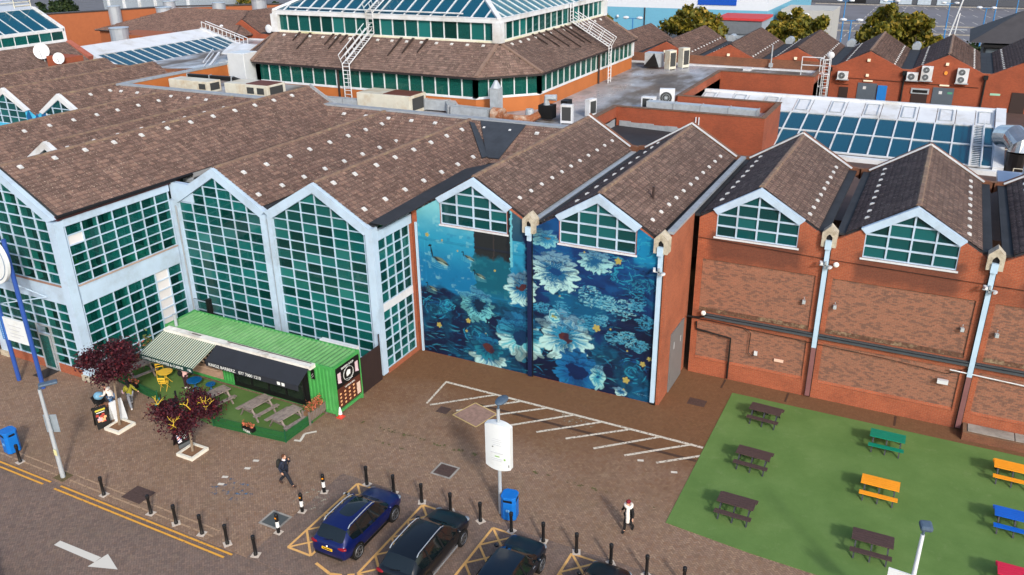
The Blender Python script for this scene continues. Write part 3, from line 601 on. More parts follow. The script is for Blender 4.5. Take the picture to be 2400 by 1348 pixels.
one('handrail_pipe', MB().tube([(2.6, 42.88, 3.3), (13, 42.88, 2.9)], .035, 6), WHITE, 'thin pale pipe along the brick wall at the right edge', 'pipe', (2.6, 42.88, 3.3))
for x, z, lab in ((-9.95, 3.98, 'round white wall lamp at the start of the cable trunking'), (-3.42, 8.0, 'round white wall lamp beside the middle downpipe, high up')):
    t = thing('wall_lamp', lab, 'wall lamp', (x, 42.9, z), 'round lamps on the brick wall')
    MB().tube([(x, 43, z), (x, 42.8, z)], [.05, .05], 8).build('bracket', GREYM, t); MB().ball((x, 42.74, z), .14, 12, 8, (1, .8, 1)).build('globe', flat('opal_globe', (240, 238, 232), .3), t)
for x, lab in ((-3.93, 'grey security camera bracket on the middle downpipe of the brick hall'), (3.5, 'grey security camera bracket on the right downpipe of the brick hall'), (-11.32, 'grey security camera bracket at the right edge of the mural')):
    yy = 43 if x > -11 else 38.55; t = thing('security_camera', lab, 'camera', (x, yy, 7.9), 'cameras on the downpipes')
    MB().box(x - .3, x + .3, yy - .3, yy - .24, 7.85, 7.91).box(x - .04, x + .04, yy - .3, yy - .2, 7.7, 8.1).build('bracket', GREYM, t); MB().obox((x - .2, yy - .42, 8.05), (.12, .3, .12), .3).build('camera_body', WHITE, t); MB().obox((x + .25, yy - .4, 7.85), (.1, .26, .1), -.4).build('camera_body', WHITE, t)
for x, z, lab in ((-4.75, 5.6, 'small grey floodlight left of the middle downpipe'), (-3.2, 5.6, 'small grey floodlight right of the middle downpipe'), (2.75, 5.55, 'small grey floodlight left of the right downpipe'), (4.25, 5.55, 'small grey floodlight right of the right downpipe')):
    one('floodlight', MB().obox((x, 42.93, z), (.16, .16, .2), .2).tube([(x, 43, z + .15), (x, 42.9, z + .28)], .02, 6), GREYM, lab, 'floodlight', (x, 43, z), 'floodlights on the brick wall')
one('wall_box', MB().obox((2.4, 42.9, 2.55), (.5, .2, .2), 0), WHITE, 'white box fitting on the brick wall left of the right downpipe', 'wall fitting', (2.4, 43, 2.5))
one('wall_sign', MB().box(-5.9, -5.4, 42.98, 43.01, 1.75, 1.92), flat('pinkish_notice', (226, 190, 170), .6), 'small pale notice on the lower brick panel', 'notice', (-5.65, 43, 1.8))
t = thing('raised_planter', 'low brick planter bed with grey slabs at the foot of the brick wall', 'planter', (8, 42.4, 0))
MB().box(3.7, 13, 42.0, 42.18, 0, .45).box(3.7, 3.88, 42.18, 43, 0, .45).build('brick_kerb', BRICKD, t)
for k in range(4): MB().box(3.92 + 2.1 * k, 5.98 + 2.1 * k, 42.2, 42.95, 0, .47 + .01 * (k % 2)).build('slab', CONC, t)
for x in (-4.9, .6, -8.4): one('paving_slot', MB().box(x - .05, x + .05, 41.9, 42.9, 0, .012), DRAIN, {-4.9: 'dark drainage slot in the paving below the middle downpipe', .6: 'dark drainage slot in the paving behind the green picnic table', -8.4: 'dark drainage slot in the paving by the corner of the brick wall'}[x], 'drain', (x, 42.4, 0), 'drainage slots along the brick wall')
# ------------------------------------------------------------------ the mural: pigment on a fine grid laid over the wall
def fbm(shape, cells, octv=4, seed=0):
    g = np.random.default_rng(seed); out = np.zeros(shape); amp = 1
    ar = shape[1] / shape[0]
    for o in range(octv):
        n0 = max(2, int(cells * 2 ** o)); n1 = max(2, int(cells * ar * 2 ** o)); r = g.random((n0 + 1, n1 + 1))
        y = np.linspace(0, n0 - 1e-6, shape[0]); x = np.linspace(0, n1 - 1e-6, shape[1]); i, j = y.astype(int), x.astype(int)
        fy, fx = (y - i)[:, None], (x - j)[None]; fy, fx = fy * fy * (3 - 2 * fy), fx * fx * (3 - 2 * fx)
        out += amp * ((r[i][:, j] * (1 - fx) + r[i][:, j + 1] * fx) * (1 - fy) + (r[i + 1][:, j] * (1 - fx) + r[i + 1][:, j + 1] * fx) * fy - .5); amp *= .55
    return out
def mural(hall):
    x0, x1, z0, z1, st = -25.93, -11.45, .03, 11.3, .036
    xs = np.arange(x0, x1, st); zs = np.arange(z0, z1, st); X, Z = np.meshgrid(xs, zs); sh = X.shape
    L = lambda c: np.array(lin(c)[:3])
    n1, n2, n3 = fbm(sh, 3, 5, 1), fbm(sh, 9, 4, 2), fbm(sh, 26, 3, 3)
    # horizontal ripples: noise stretched along x
    rp = fbm(sh, 40, 2, 5); rp = np.repeat(rp[:, ::6], 6, axis=1)[:, :sh[1]]
    im = np.zeros(sh + (3,))
    def over(c, a): im[:] = im * (1 - a[..., None]) + np.asarray(c) * a[..., None]
    def sstep(v, a, b): t = np.clip((v - a) / (b - a), 0, 1); return t * t * (3 - 2 * t)
    # deep water everywhere, bluer toward the top right
    im[:] = L((18, 32, 72)); over(L((20, 62, 130)), .75 * sstep(n1 + (Z - 5) * .09, -.1, .35)); over(L((22, 92, 160)), .75 * sstep(n2 + (Z - 7) * .16, -.1, .4) * (X > -19))
    over(L((10, 110, 150)), .55 * sstep(n2 + n1, .1, .45) * (Z < 6)); over(L((12, 20, 52)), .8 * sstep(-n1 - n2 * .6, .0, .35) * (Z < 6.5))
    # open water upper left
    left = sstep(-X - 18.9 + n3 * .3, 0, .25); g = Z + n2 * .5
    pale = L((168, 222, 236)) * sstep(g, 7.6, 9.6)[..., None] + (1 - sstep(g, 7.6, 9.6))[..., None] * (L((62, 170, 214)) * sstep(g, 5.4, 7.8)[..., None] + L((22, 126, 184)) * (1 - sstep(g, 5.4, 7.8))[..., None])
    la = left * sstep(Z + n2 * .35 + n3 * .1, 4.15, 4.5); im[:] = im * (1 - la[..., None]) + pale * la[..., None]
    over(L((200, 234, 240)), .35 * la * sstep(rp + n3 * .5, .25, .5)); over(L((20, 104, 160)), .3 * la * sstep(-rp, .25, .5) * (Z < 8))
    # reflected tower block
    jag = n3 * .35 + rp * .25
    tb = sstep(X + jag, -22.25, -22.15) * sstep(-X + jag * .3, 19.85, 19.9) * sstep(Z, 3.6, 5.2); over(L((14, 98, 122)), tb * .95); over(L((30, 128, 150)), tb * .45 * sstep(rp, .1, .4))
    dk = sstep(X, -22.22, -22.18) * sstep(-X, 19.85, 19.88) * sstep(Z - .28 * ((X + 21) / 1.1) ** 2 * 0 + jag * .8 - .5 * np.abs(X + 20.2) * 0, 6.85, 7.15) * (Z < 11)
    over(L((52, 46, 50)), dk); over(L((84, 62, 62)), dk * (np.abs(X + 20.95) < .03)); over(L((40, 36, 44)), ((X > -20.1) & (X < -19.88) & (Z > 6.9)) * 1.0)
    over(L((150, 214, 236)), ((np.abs(X + 19.82 + .05 * rp) < .07) & (Z > 6.6)) * .95); over(L((96, 180, 214)), ((np.abs(X + 19.8 + .18 * np.sin(Z * 9)) < .045) & (Z < 6.6) & (Z > 4.2)) * .7)
    over(L((34, 44, 84)), ((X > -19.74) & (X < -18.7) & (Z > 8.2)) * .85)
    # strokes
    g2 = np.random.default_rng(21)
    def stroke(cx, cz, ln, w, ang, col, a, bend=.0):
        r = ln * .6 + .1; i0, i1 = np.searchsorted(zs, [cz - r, cz + r]); j0, j1 = np.searchsorted(xs, [cx - r, cx + r])
        if i1 <= i0 or j1 <= j0: return
        xx, zz = X[i0:i1, j0:j1] - cx, Z[i0:i1, j0:j1] - cz; c, s = math.cos(ang), math.sin(ang)
        u, v = xx * c + zz * s, -xx * s + zz * c; v = v - bend * u * u
        t = np.clip(1 - np.abs(u) / (ln / 2), 0, 1) ** .5; m = (sstep(t * w - np.abs(v), 0, w * .5) * a)[..., None]
        im[i0:i1, j0:j1] = im[i0:i1, j0:j1] * (1 - m) + L(col) * m
    for k in range(900):
        cx, cz = g2.uniform(x0, x1), g2.uniform(.1, 9)
        if cx < -18.9 and cz > 4.3: continue
        q = g2.random(); col = (16, 110, 162) if q < .4 else (40, 142, 190) if q < .6 else (12, 22, 56) if q < .85 else (96, 186, 214)
        stroke(cx, cz, g2.uniform(.25, 1.1), g2.uniform(.02, .07), g2.normal(0, .35), col, g2.uniform(.25, .75), g2.normal(0, .5))
    for cx, cz, rr in ((-12.1, 8.9, 1.0), (-25.1, 3.1, .9), (-22.3, 1.9, .8), (-12.6, 1.7, 1.0), (-24.2, 3.4, .5), (-13.2, 7.2, .8), (-12.3, 6.8, .8)):
        if cz > 8: over(L((26, 148, 204)), sstep(1.15 - np.hypot(X - cx, Z - cz), 0, .3) * .9)
        for k in range(46):
            a = g2.uniform(0, 6.28); r = rr * math.sqrt(g2.uniform(.03, 1)); col = (60, 176, 214) if g2.random() < .6 else (14, 84, 150)
            stroke(cx + r * math.cos(a), cz + r * .8 * math.sin(a), g2.uniform(.25, .6), .045, a + 1.57, col, .7, .5)
    # flowers
    def flower(cx, cz, rx, rz, n, outer, inner, hub, hr, seed, rip=.06, ripf=10, hubdx=0, hubdz=0, half=None):
        j0, j1 = np.searchsorted(xs, [cx - rx * 1.3, cx + rx * 1.3]); i0, i1 = np.searchsorted(zs, [cz - rz * 1.3, cz + rz * 1.3])
        if i1 - i0 < 3 or j1 - j0 < 3: return
        xx, zz = X[i0:i1, j0:j1], Z[i0:i1, j0:j1]; nn = n3[i0:i1, j0:j1]
        xx = xx + rip * np.sin(zz * ripf + seed) + nn * .08; u, v = (xx - cx) / rx, (zz - cz) / rz; th = np.arctan2(v, u); r = np.hypot(u, v)
        pet = .80 + .17 * np.abs(np.cos(th * n / 2 + seed)) + .16 * nn + .05 * np.sin(th * 7 + seed)
        m = sstep(pet - r, 0, .05); t = np.clip(r / pet, 0, 1); edge = np.abs(np.sin(th * n / 2 + seed))
        k = sstep(t + .25 * nn + .12 * np.sin(th * n * 2 + seed) - .25 * (1 - edge), .22, .72)[..., None]
        cl = L(inner) * (1 - k) + L(outer) * k; gap = sstep(np.abs(np.cos(th * n / 2 + seed)), .0, .3)
        cl = cl * (.5 + .5 * gap[..., None]); up = sstep(v + .3 * nn, .0, .75)[..., None] * .72; cl = cl * (1 - up) + L((26, 104, 166)) * up
        line_ = (np.sin(zz * ripf * 1.9 + xx * 1.3 + nn * 4) > .72) & (v > -.1); cl = np.where(line_[..., None], cl * .45 + L((10, 60, 130)) * .3, cl)
        if half == 'low': m = m * sstep(-v + .25 * nn, -.12, .12)
        im[i0:i1, j0:j1] = im[i0:i1, j0:j1] * (1 - m[..., None]) + cl * m[..., None]
        h = sstep(hr + .25 * hr * nn * 3 - np.hypot((xx - cx - hubdx) / 1.15, zz - cz - hubdz), 0, .05)[..., None]
        im[i0:i1, j0:j1] = im[i0:i1, j0:j1] * (1 - h) + L(hub) * h
    Wt, Bl, Nv, Rd = (240, 248, 250), (30, 108, 160), (14, 40, 88), (112, 48, 52)
    flower(-17.2, 6.75, 1.55, 1.35, 17, Wt, Bl, (18, 70, 130), .3, 1.2, .10, 9); flower(-14.85, 7.75, 1.05, .7, 14, (206, 232, 240), Bl, (30, 96, 150), .2, 2.1, .09, 14)
    flower(-17.8, 8.6, .8, .62, 11, (176, 220, 236), (60, 150, 200), (150, 120, 110), .14, .3); flower(-19.25, 5.4, 1.0, 1.15, 13, Wt, (44, 134, 186), Rd, .3, 4.0, .09, 9)
    flower(-22.1, 3.85, 1.2, 1.15, 16, (150, 218, 230), (18, 90, 130), (12, 44, 76), .4, 2.7, .08, 10); flower(-19.35, 2.5, 1.65, 1.7, 15, (70, 160, 196), (14, 84, 124), (12, 52, 96), .4, 5.1, .1, 7)
    flower(-19.35, 2.3, 1.75, 1.5, 13, Wt, (120, 200, 222), (16, 56, 100), .42, .6, .1, 8, half='low'); flower(-21.4, .75, 1.35, 1.15, 13, Wt, (40, 120, 170), Rd, .36, 3.3, .06, 9, half='low')
    flower(-21.5, 1.2, 1.1, .9, 12, (40, 140, 170), (14, 80, 120), Rd, .36, 1.3); flower(-16.55, 3.0, 1.75, 1.7, 17, Wt, (56, 150, 196), Rd, .34, 1.9, .12, 8, -.05, -.1)
    flower(-15.8, .9, 1.45, 1.6, 15, (32, 124, 186), (20, 90, 160), (12, 40, 92), .55, 3.9, .08, 8); flower(-14.55, .9, .5, .9, 9, (206, 236, 240), (80, 170, 204), (20, 90, 150), .1, .9); flower(-13.2, .3, .4, .3, 6, Wt, Bl, Bl, .05, 2)
    for r, col in ((.42, (210, 236, 242)), (.33, (70, 168, 206)), (.24, (220, 240, 240)), (.15, (150, 190, 190)), (.11, (226, 186, 96))): over(L(col), sstep(r - np.hypot(X + 17.25, Z - 4.1), 0, .03))
    for cx, cz, rr, br in ((-15.1, 5.7, .75, 1), (-14.2, 5.5, .55, .9), (-13.3, 5.25, .72, 1), (-12.5, 5.75, .5, .35), (-12.9, 3.6, .6, .75), (-13.7, 3.5, .5, .6), (-12.2, 3.3, .45, .4), (-16.8, 4.6, .6, .3), (-18.0, 4.5, .4, .3), (-14.4, 4.4, .4, .6), (-15.2, 4.1, .6, .3), (-12.0, 4.8, .5, .25)):
        for k in range(int(190 * rr)):
            a, r = g2.uniform(0, 6.28), rr * math.sqrt(g2.random()); b = g2.random() * br
            stroke(cx + r * math.cos(a), cz + r * .85 * math.sin(a), g2.uniform(.1, .22), .045, g2.normal(0, .3), (int(60 + 160 * b), int(150 + 90 * b), int(196 + 50 * b)), .75, 1.5)
    # the whole surface is broken by sideways ripples, as on moving water
    amp = np.clip((Z - .5) / 3, .25, 1) * (1 - .6 * (left * (Z > 4.5))); dj = ((rp * 7 + n3 * 5 + 2.2 * np.sin(Z * 17 + n2 * 9)) * amp).astype(int); di = (n3 * 3 * amp).astype(int)
    jj = np.clip(np.arange(sh[1])[None] + dj, 0, sh[1] - 1); ii = np.clip(np.arange(sh[0])[:, None] + di, 0, sh[0] - 1); im[:] = im[ii, jj]
    over(L((10, 24, 62)), .45 * sstep(n2 * .8 - n1 + (4.2 - Z) * .03, .1, .5) * (X > -19.7)); over(L((10, 26, 62)), .5 * sstep(n3 + n2, .1, .5) * (Z < 4.2))
    # ducks and their ripples
    for cx, cz, s, long in ((-24.55, 6.2, 1.0, True), (-22.6, 6.7, .62, False), (-21.9, 5.7, .62, False), (-25.15, 4.35, .62, False)):
        for k in range(5): stroke(cx, cz - .12 * k * s, 1.7 * s, .03, -.12, (150, 214, 232), .4, .25)
        stroke(cx + .1 * s, cz, 1.25 * s, .24 * s, -.35, (58, 52, 50), 1); stroke(cx + .14 * s, cz + .07 * s, .9 * s, .13 * s, -.35, (150, 140, 124), .9); stroke(cx + .2 * s, cz - .14 * s, .8 * s, .09 * s, -.3, (216, 216, 206), .8)
        nk = .75 if long else .42; ang = 1.75 if long else 1.5
        stroke(cx - .5 * s, cz + nk * .65 * s, nk * 1.35 * s, .075 * s, ang, (28, 26, 30), 1); stroke(cx - .6 * s, cz + nk * 1.15 * s, .3 * s, .09 * s, .3, (20, 20, 24), 1)
    for cx, cz, s in ((-13.6, 8.0, .28), (-14.7, 3.9, .32), (-24.8, 2.0, .26), (-22.75, 2.7, .24), (-22.9, 2.0, .14), (-12.0, 2.3, .24), (-12.9, 1.1, .3), (-11.65, 2.7, .2), (-25.3, 7.7, .2), (-24.3, 7.5, .12), (-20.9, 6.2, .12), (-21.6, 2.1, .08), (-13.0, .5, .1), (-12.9, 2.9, .1), (-13.9, 4.0, .1), (-15.5, 8.2, .1), (-16.9, 5.4, .1), (-23.3, 7.0, .1)):
        a = np.arctan2(Z - cz, X - cx); r = np.hypot(X - cx, Z - cz); over(L((236, 180, 100)), sstep(.78 * s * (.62 + .38 * np.abs(np.cos(a * 2.5 + cx))) - r, 0, .03))
    for cz in (4.42, 4.3, 4.2, 7.5, 7.4, 1.7, 1.55): over(L((20, 50, 100)), ((np.abs(Z - cz) < .018) & ((X < -19) if cz > 6 else X < 0)) * .3)
    for k in range(7): stroke(-12.2 + .12 * k, .42, .1, .03, .2, (140, 170, 200), .8)
    im *= (1 + .05 * n3)[..., None] * np.array([.40, .62, .60])
    # cells outside the painted wall or in front of a window are left out
    def roofz(x): return 11.32 - np.minimum(np.abs(x - RX[0]), np.abs(x - RX[1])) * .58
    ok = Z < np.maximum(roofz(X), 9.1) - .03
    for c in RX[:2]:
        d = np.abs(X - c); ok &= ~((d < 2.14) & (Z > 8.4) & (Z < np.minimum(11.4, 9.78 + (2.2 - d) * .6 + .05))); ok &= ~((d < 2.3) & (Z > 10.05))
    Yd = np.full(sh, 38.562)
    for a, b in ((-25.5, -19.1), (-18.2, -11.9)):
        for c, d in ((1.75, 4.2), (4.5, 7.35), (.2, 1.45)): Yd[(X > a) & (X < b) & (Z > c) & (Z < d)] = 38.576
    nz, nx = sh; vid = np.arange(nz * nx).reshape(sh)
    q = ok[:-1, :-1] & ok[1:, :-1] & ok[:-1, 1:] & ok[1:, 1:]
    F = np.stack([vid[:-1, :-1][q], vid[:-1, 1:][q], vid[1:, 1:][q], vid[1:, :-1][q]], 1)
    used = np.unique(F); remap = np.full(nz * nx, -1); remap[used] = np.arange(len(used)); F = remap[F]
    co = (np.stack([X, Yd, Z], -1).reshape(-1, 3)[used] - np.array(wl(hall))).astype(np.float32); m = len(F)
    me = bpy.data.meshes.new('mural'); me.vertices.add(len(used)); me.vertices.foreach_set('co', co.ravel()); me.loops.add(4 * m); me.loops.foreach_set('vertex_index', F.astype(np.int32).ravel())
    me.polygons.add(m); me.polygons.foreach_set('loop_start', np.arange(m, dtype=np.int32) * 4); me.update(calc_edges=True)
    at = me.color_attributes.new('paint', 'FLOAT_COLOR', 'POINT'); rgba = np.concatenate([np.clip(im.reshape(-1, 3)[used], 0, 1), np.ones((len(used), 1))], 1).astype(np.float32); at.data.foreach_set('color', rgba.ravel())
    t = NT('mural_paint'); t.col(t.attr('paint')[0]); t.rough(.7); t.b.inputs['Specular IOR Level'].default_value = .25
    p = t.sep(t.P()); b = t.new('ShaderNodeTexBrick'); t.set(b.inputs['Vector'], t.comb(p[0], p[2])); b.inputs['Scale'].default_value = 1; b.inputs['Brick Width'].default_value = .225; b.inputs['Row Height'].default_value = .075; b.inputs['Mortar Size'].default_value = .008
    t.bump(t.m_('SUBTRACT', 1.0, b.outputs[1]), .35, .008); me.materials.append(t.m)
    o = bpy.data.objects.new('mural', me); C.objects.link(o); o.parent = hall; o['label'] = 'blue mural of white flowers, ducks and floating leaves on water'
mural(bpy.data.objects["mural_hall"])
# ================================================================== BEHIND THE FRONT HALLS
def in_poly(poly):
    def f(a, b):
        r = np.zeros(len(a), bool); n = len(poly)
        for i in range(n):
            (x1, y1), (x2, y2) = poly[i], poly[(i + 1) % n]
            if abs(y2 - y1) < 1e-9: continue
            c = ((y1 > b) != (y2 > b)) & (a < (x2 - x1) * (b - y1) / (y2 - y1) + x1); r ^= c
        return r
    return f
def tiles_poly(parent, pts, mat=TILE, tw=.33, th=.3, slab=True):
    """pts: eave edge first two points, left to right seen from outside"""
    P = [Vector(p) for p in pts]; U = (P[1] - P[0]).normalized(); n = None
    for q in P[2:]:
        n = U.cross(q - P[0])
        if n.length > .01: break
    n.normalize()
    if n.z < 0: U = -U; n = -n; O = P[1]
    else: O = P[0]
    V = n.cross(U); ab = [((p - O).dot(U), (p - O).dot(V)) for p in P]; a0 = min(a for a, b in ab); L = max(a for a, b in ab) - a0; Sl = max(b for a, b in ab)
    if slab: MB().prism([p - n * .03 for p in P], n * -.12).build('roof_deck', DARKR, parent)
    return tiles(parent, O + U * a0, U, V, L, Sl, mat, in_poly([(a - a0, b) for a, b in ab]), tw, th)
def ribs(mb, p, q, z0, z1, nrm, pitch=.3, d=.05):
    p, q, nrm = Vector(p), Vector(q), Vector(nrm); L = (q - p).length; u = (q - p) / L; n = int(L / pitch)
    for k in range(n):
        a = p + u * (k * pitch); b = a + u * (pitch * .5); mb.prism([(a.x, a.y, z0), (b.x, b.y, z0), (b.x, b.y, z1), (a.x, a.y, z1)], nrm * d)
WETR = NT('wet_flat_roof'); _p = WETR.sep(WETR.P()); _v = WETR.comb(WETR.m_('MULTIPLY', _p[0], .22), WETR.m_('MULTIPLY', _p[1], .1)); _a = WETR.noise(1.0, 6, .6, _v)
_c = WETR.ramp(_a, [(.3, (62, 60, 62)), (.42, (104, 98, 92)), (.52, (150, 152, 156)), (.62, (176, 178, 184)), (.75, (108, 102, 98))]); _c = WETR.mix(WETR.mapr(WETR.noise(.12, 5), .5, .7, 0, .5), _c, lin((122, 98, 72)))
WETR.col(_c); WETR.rough(WETR.mapr(_a, .4, .6, .75, .25)); WETR = WETR.m
F = thing('flat_roof_block', 'flat wet roof deck with brick parapets linking the halls behind the front ridges', 'building', (-40, 75, 0))
MB().box(-100, -24.3, 53.1, 96.9, 3, 9).box(-24.3, -12.2, 67.2, 73.7, 3, 9).box(-24.3, -21, 73.7, 89, 3, 9).box(-24.3, -11.7, 89, 96.9, 3, 9).build('roof_deck', WETR, F)
MB().box(-66.4, -54, 53.1, 64, 9, 10.2).build('raised_deck', WETR, F)
w = MB(); w.box(-24.65, -12.1, 67.0, 67.3, 5, 9.9).box(-12.4, -12.1, 67.3, 73.7, 5, 9.9).box(-21, -12.4, 73.5, 73.8, 5, 9.9).box(-21.3, -21, 73.8, 89, 5, 9.75).box(-21.3, -11.7, 88.9, 89.2, 5, 9.75).box(-12, -11.7, 89.2, 96.9, 5, 9.75).box(-24.65, -24.3, 55.9, 67.0, 5, 9.9)
w.build('parapet_wall', BRICKR, F); w = MB()
for q in ((-24.7, -12.05, 66.95, 67.35), (-12.45, -12.05, 67.36, 73.44), (-21, -12.05, 73.45, 73.85), (-21.35, -20.95, 73.86, 88.84), (-21.35, -11.65, 88.85, 89.25), (-12.05, -11.65, 89.26, 96.8), (-24.7, -24.25, 55.9, 66.94)): w.box(*q, 9.91 if q[1] > -24 and q[2] < 73.84 or q[0] < -24.5 else 9.76, 9.97 if q[2] < 73.84 else 9.82)
w.build('coping', simple('brick_on_edge_coping', (112, 86, 70), .9, var=.3, scale=4, dirt=(70, 62, 52)), F)
MB().box(-66.9, -22.0, 52.45, 53.1, 11.16, 11.32).box(-22.5, -21.95, 53.11, 55.6, 11.17, 11.33).box(-66.95, -66.3, 53.11, 66, 11.17, 11.33).build('coping', LEAD, F)
MB().box(-66.9, -66.35, 53.1, 66, 9, 11.15).build('side_wall', ORANGE, F); r = MB(); ribs(r, (-66.33, 53.2, 0), (-66.33, 65.9, 0), 9.0, 11.1, (.06, 0, 0), .32); r.build('cladding_rib', ORANGE, F, kind='stuff')
MB().box(-66.3, -22.5, 52.85, 53.05, 9, 11.15).box(-22.45, -22.2, 53.1, 55.6, 8, 11.1).build('parapet_wall', simple('lead_clad_wall', (130, 132, 134), .7, var=.2), F)
MB().prism([(-24.2, 56.1, 8.7), (-18.4, 56.1, 8.7), (-17.6, 67.0, 8.15), (-24.2, 67.0, 8.35)], (0, 0, -.3)).build('low_roof', DARKR, F); st = MB()
for k in range(6): st.box(-24.0 + 1.0 * k, -23.0 + 1.0 * k, 66.93, 66.99, 8.1, 8.78 - .06 * (k % 2) - .03 * k)
for k in range(9): st.box(-24.29, -24.22, 57.5 + k, 58.5 + k, 8.1, 8.95 - .05 * (k % 2))
st.build('stepped_flashing', LEAD, F)
MB().tube([(-17.5, 66.9, 8.2), (-17.5, 66.9, 9.6)], .05, 6).tube([(-17.25, 66.9, 8.2), (-17.25, 66.9, 9.6)], .05, 6).build('vent_pipe', WHITE, F)
MB().box(-100, -12, 96.2, 96.88, 9.0, 9.12).box(-20, -19.2, 94.8, 96.2, 9.0, 9.2).build('roof_upstand', WHITE, F)
tiles_poly(F, [(-66.5, 49.1, 9.2), (-22.4, 49.1, 9.2), (-22.4, 52.5, 11.2), (-66.5, 52.5, 11.2)], TILE_R)
x = -65.5
while x < -24: inst('roof_vent', VENT, F, (x, 51.75, 10.84), rot=(R(30), 0, 0)); x += 2.05
pm = MB(); pm.prism([(-29.2, 52.3, 11.2), (-25.6, 52.3, 11.2), (-26.2, 49.3, 9.45), (-27.1, 49.3, 9.45)], (0, -.04, .07)); pm.prism([(-29.9, 51.9, 11.14), (-29.4, 52.4, 10.85), (-27.0, 49.9, 9.47), (-27.2, 48.7, 9.55)], (.03, 0, .07)); pm.build('felt_patch', simple('dark_felt_patch', (52, 58, 66), .7, var=.2, scale=1.5), F)
MB().prism([(-26.95, 46.0, 9.52), (-26.6, 35.0, 9.35), (-25.6, 35.0, 9.33), (-25.5, 49, 9.5)], (0, 0, .03)).build('valley_felt', DARKR, F)
MB().box(-21, 14, 55.9, 96.9, 2, 6.1).build('court_floor', simple('brown_court', (84, 66, 60), .8, var=.2, scale=.5), F)
# ------------------------------------------------------------------ western bays, partly hidden behind the entrance roof
Wt = thing('west_halls', 'row of tiled pitched halls with small white gables beyond the entrance roof', 'building', (-68, 45, 0))
def front_gable(H, c, y, zr, mural_=False):
    gable_band(MB(), (0, y - .12, 0), X_, c, 2.9, zr - 1.75, zr + .02, 2.45, zr - 1.9, zr - .5, (0, .35, 0)).build('gable_band', WHITE, H)
    glazing(H, [(c - 2.4, zr - 3.2), (c + 2.4, zr - 3.2), (c + 2.4, zr - 1.93), (c, zr - .5), (c - 2.4, zr - 1.93)], lin_(c - 2.4, c + 2.4, 4), [zr - 3.2, zr - 2.55, zr - 1.93, zr - 1.3], (0, y + .1, 0), X_, (0, -1, 0), GLASS_S, name='gable_window')
    MB().sheet([(c - 3.7, 0), (c + 3.7, 0), (c + 3.7, zr - 2.3), (c, zr - .1), (c - 3.7, zr - 2.3)], [[(c - 2.4, zr - 3.2), (c - 2.4, zr - 1.93), (c, zr - .5), (c + 2.4, zr - 1.93), (c + 2.4, zr - 3.2)]], lambda a, b: (a, y, b), (0, .3, 0)).build('front_wall', simple('cyan_painted_wall', (70, 176, 214), .7, var=.3, scale=1.2) if mural_ else FRAME, H)
    MB().box(c - 2.6, c + 2.6, y + .7, y + .75, zr - 4, zr - 2).build('blind', INT, H)
for xr, y0, y1 in ((-52.65, 35.1, 52.4), (-60.1, 31, 52.4)): bay_roof(Wt, xr, 11.2, .6, 3.5, y0, y1, 'ew', TILE_R, [('e', .25, .8)], hw=3.75, vstep=2.05)
front_gable(Wt, -52.65, 34.95, 11.3)
for xr in (-67.5, -74.9, -82.3): bay_roof(Wt, xr, 11.2, .6, 3.5, 47.1, 53 if xr > -70 else 64, 'ew', TILE_R, [('e', .2, 2.5)] if xr > -70 else (), hw=3.75, vstep=2.05)
bay_roof(Wt, -67.5, 11.2, .6, 3.5, 53, 60, 'w', TILE_R, (), gut=False)
front_gable(Wt, -67.5, 47, 11.3, True); front_gable(Wt, -74.9, 47, 11.3, True)
mp = MB(); c = -71.2
for a in ((-.9, 9.0), (.2, 8.8), (1.2, 9.2)): mp.prism([(c + a[0], 46.98, a[1] - .8), (c + a[0] + .5, 46.98, a[1] - .2), (c + a[0] + .15, 46.98, a[1] + .6), (c + a[0] - .3, 46.98, a[1])], (0, -.012, 0))
mp.build('mural_leaf', simple('deep_blue_paint', (16, 88, 140), .7), Wt); MB().bar((c + 1.7, 46.97, 8.2), (c + 1.7, 46.97, 9.5), .15, .02).bar((c + 1.7, 46.97, 8.9), (c + 2.3, 46.97, 8.6), .15, .02).build('mural_mark', WHITE, Wt)
bay_roof(Wt, -91.2, 12.3, .55, 5.2, 44, 66, 'e', TILE, (), ridge=False, gut=False)
# ------------------------------------------------------------------ glazed lanterns far left
L1 = thing('roof_lantern', 'long glazed roof lantern with white curved top at the top left corner', 'roof lantern', (-96, 55, 9))
MB().box(-91.6, -91.2, 42, 66.2, 12.3, 12.55).box(-91.7, -91.3, 42, 66.2, 13.5, 13.75).build('frame_beam', WHITE, L1)
glazing(L1, [(42, 12.55), (66, 12.55), (66, 13.5), (42, 13.5)], lin_(42, 66, 16), [12.55, 13.5], (-91.4, 0, 0), Y_, (1, 0, 0), GLASS, fmat=WHITE)
sv = Vector((-4.2, 0, 2.0)); sn = Vector((2.0, 0, 4.2)).normalized()
glazing(L1, [(42, 0), (66, 0), (66, sv.length), (42, sv.length)], lin_(42, 66, 14), [0, sv.length], (-91.5, 0, 13.75), Y_, tuple(sn), GLASS_B, w=tuple(sv), fmat=WHITE, bd=.14)
MB().box(-91.5, -96, 66, 66.5, 12, 12.4).prism([(-91.3, 66.05, 12.2), (-91.3, 66.05, 13.9), (-95.7, 66.05, 16.0), (-97.5, 66.05, 16.2), (-97.5, 66.05, 12.2)], (0, .25, 0)).build('end_gable', WHITE, L1)
cv = MB()
for k in range(6):
    t0, t1 = R(20 + 14 * k), R(20 + 14 * (k + 1)); a = (-100.5 + 5 * math.cos(t0), 14.2 + 4.4 * math.sin(t0)); b = (-100.5 + 5 * math.cos(t1), 14.2 + 4.4 * math.sin(t1)); cv.prism([(a[0], 40, a[1]), (b[0], 40, b[1]), (b[0], 66, b[1]), (a[0], 66, a[1])], (-.05, 0, -.05))
cv.build('curved_top', simple('pale_grey_sheet', (176, 186, 200), .4, .2, var=.06), L1); n = MB()
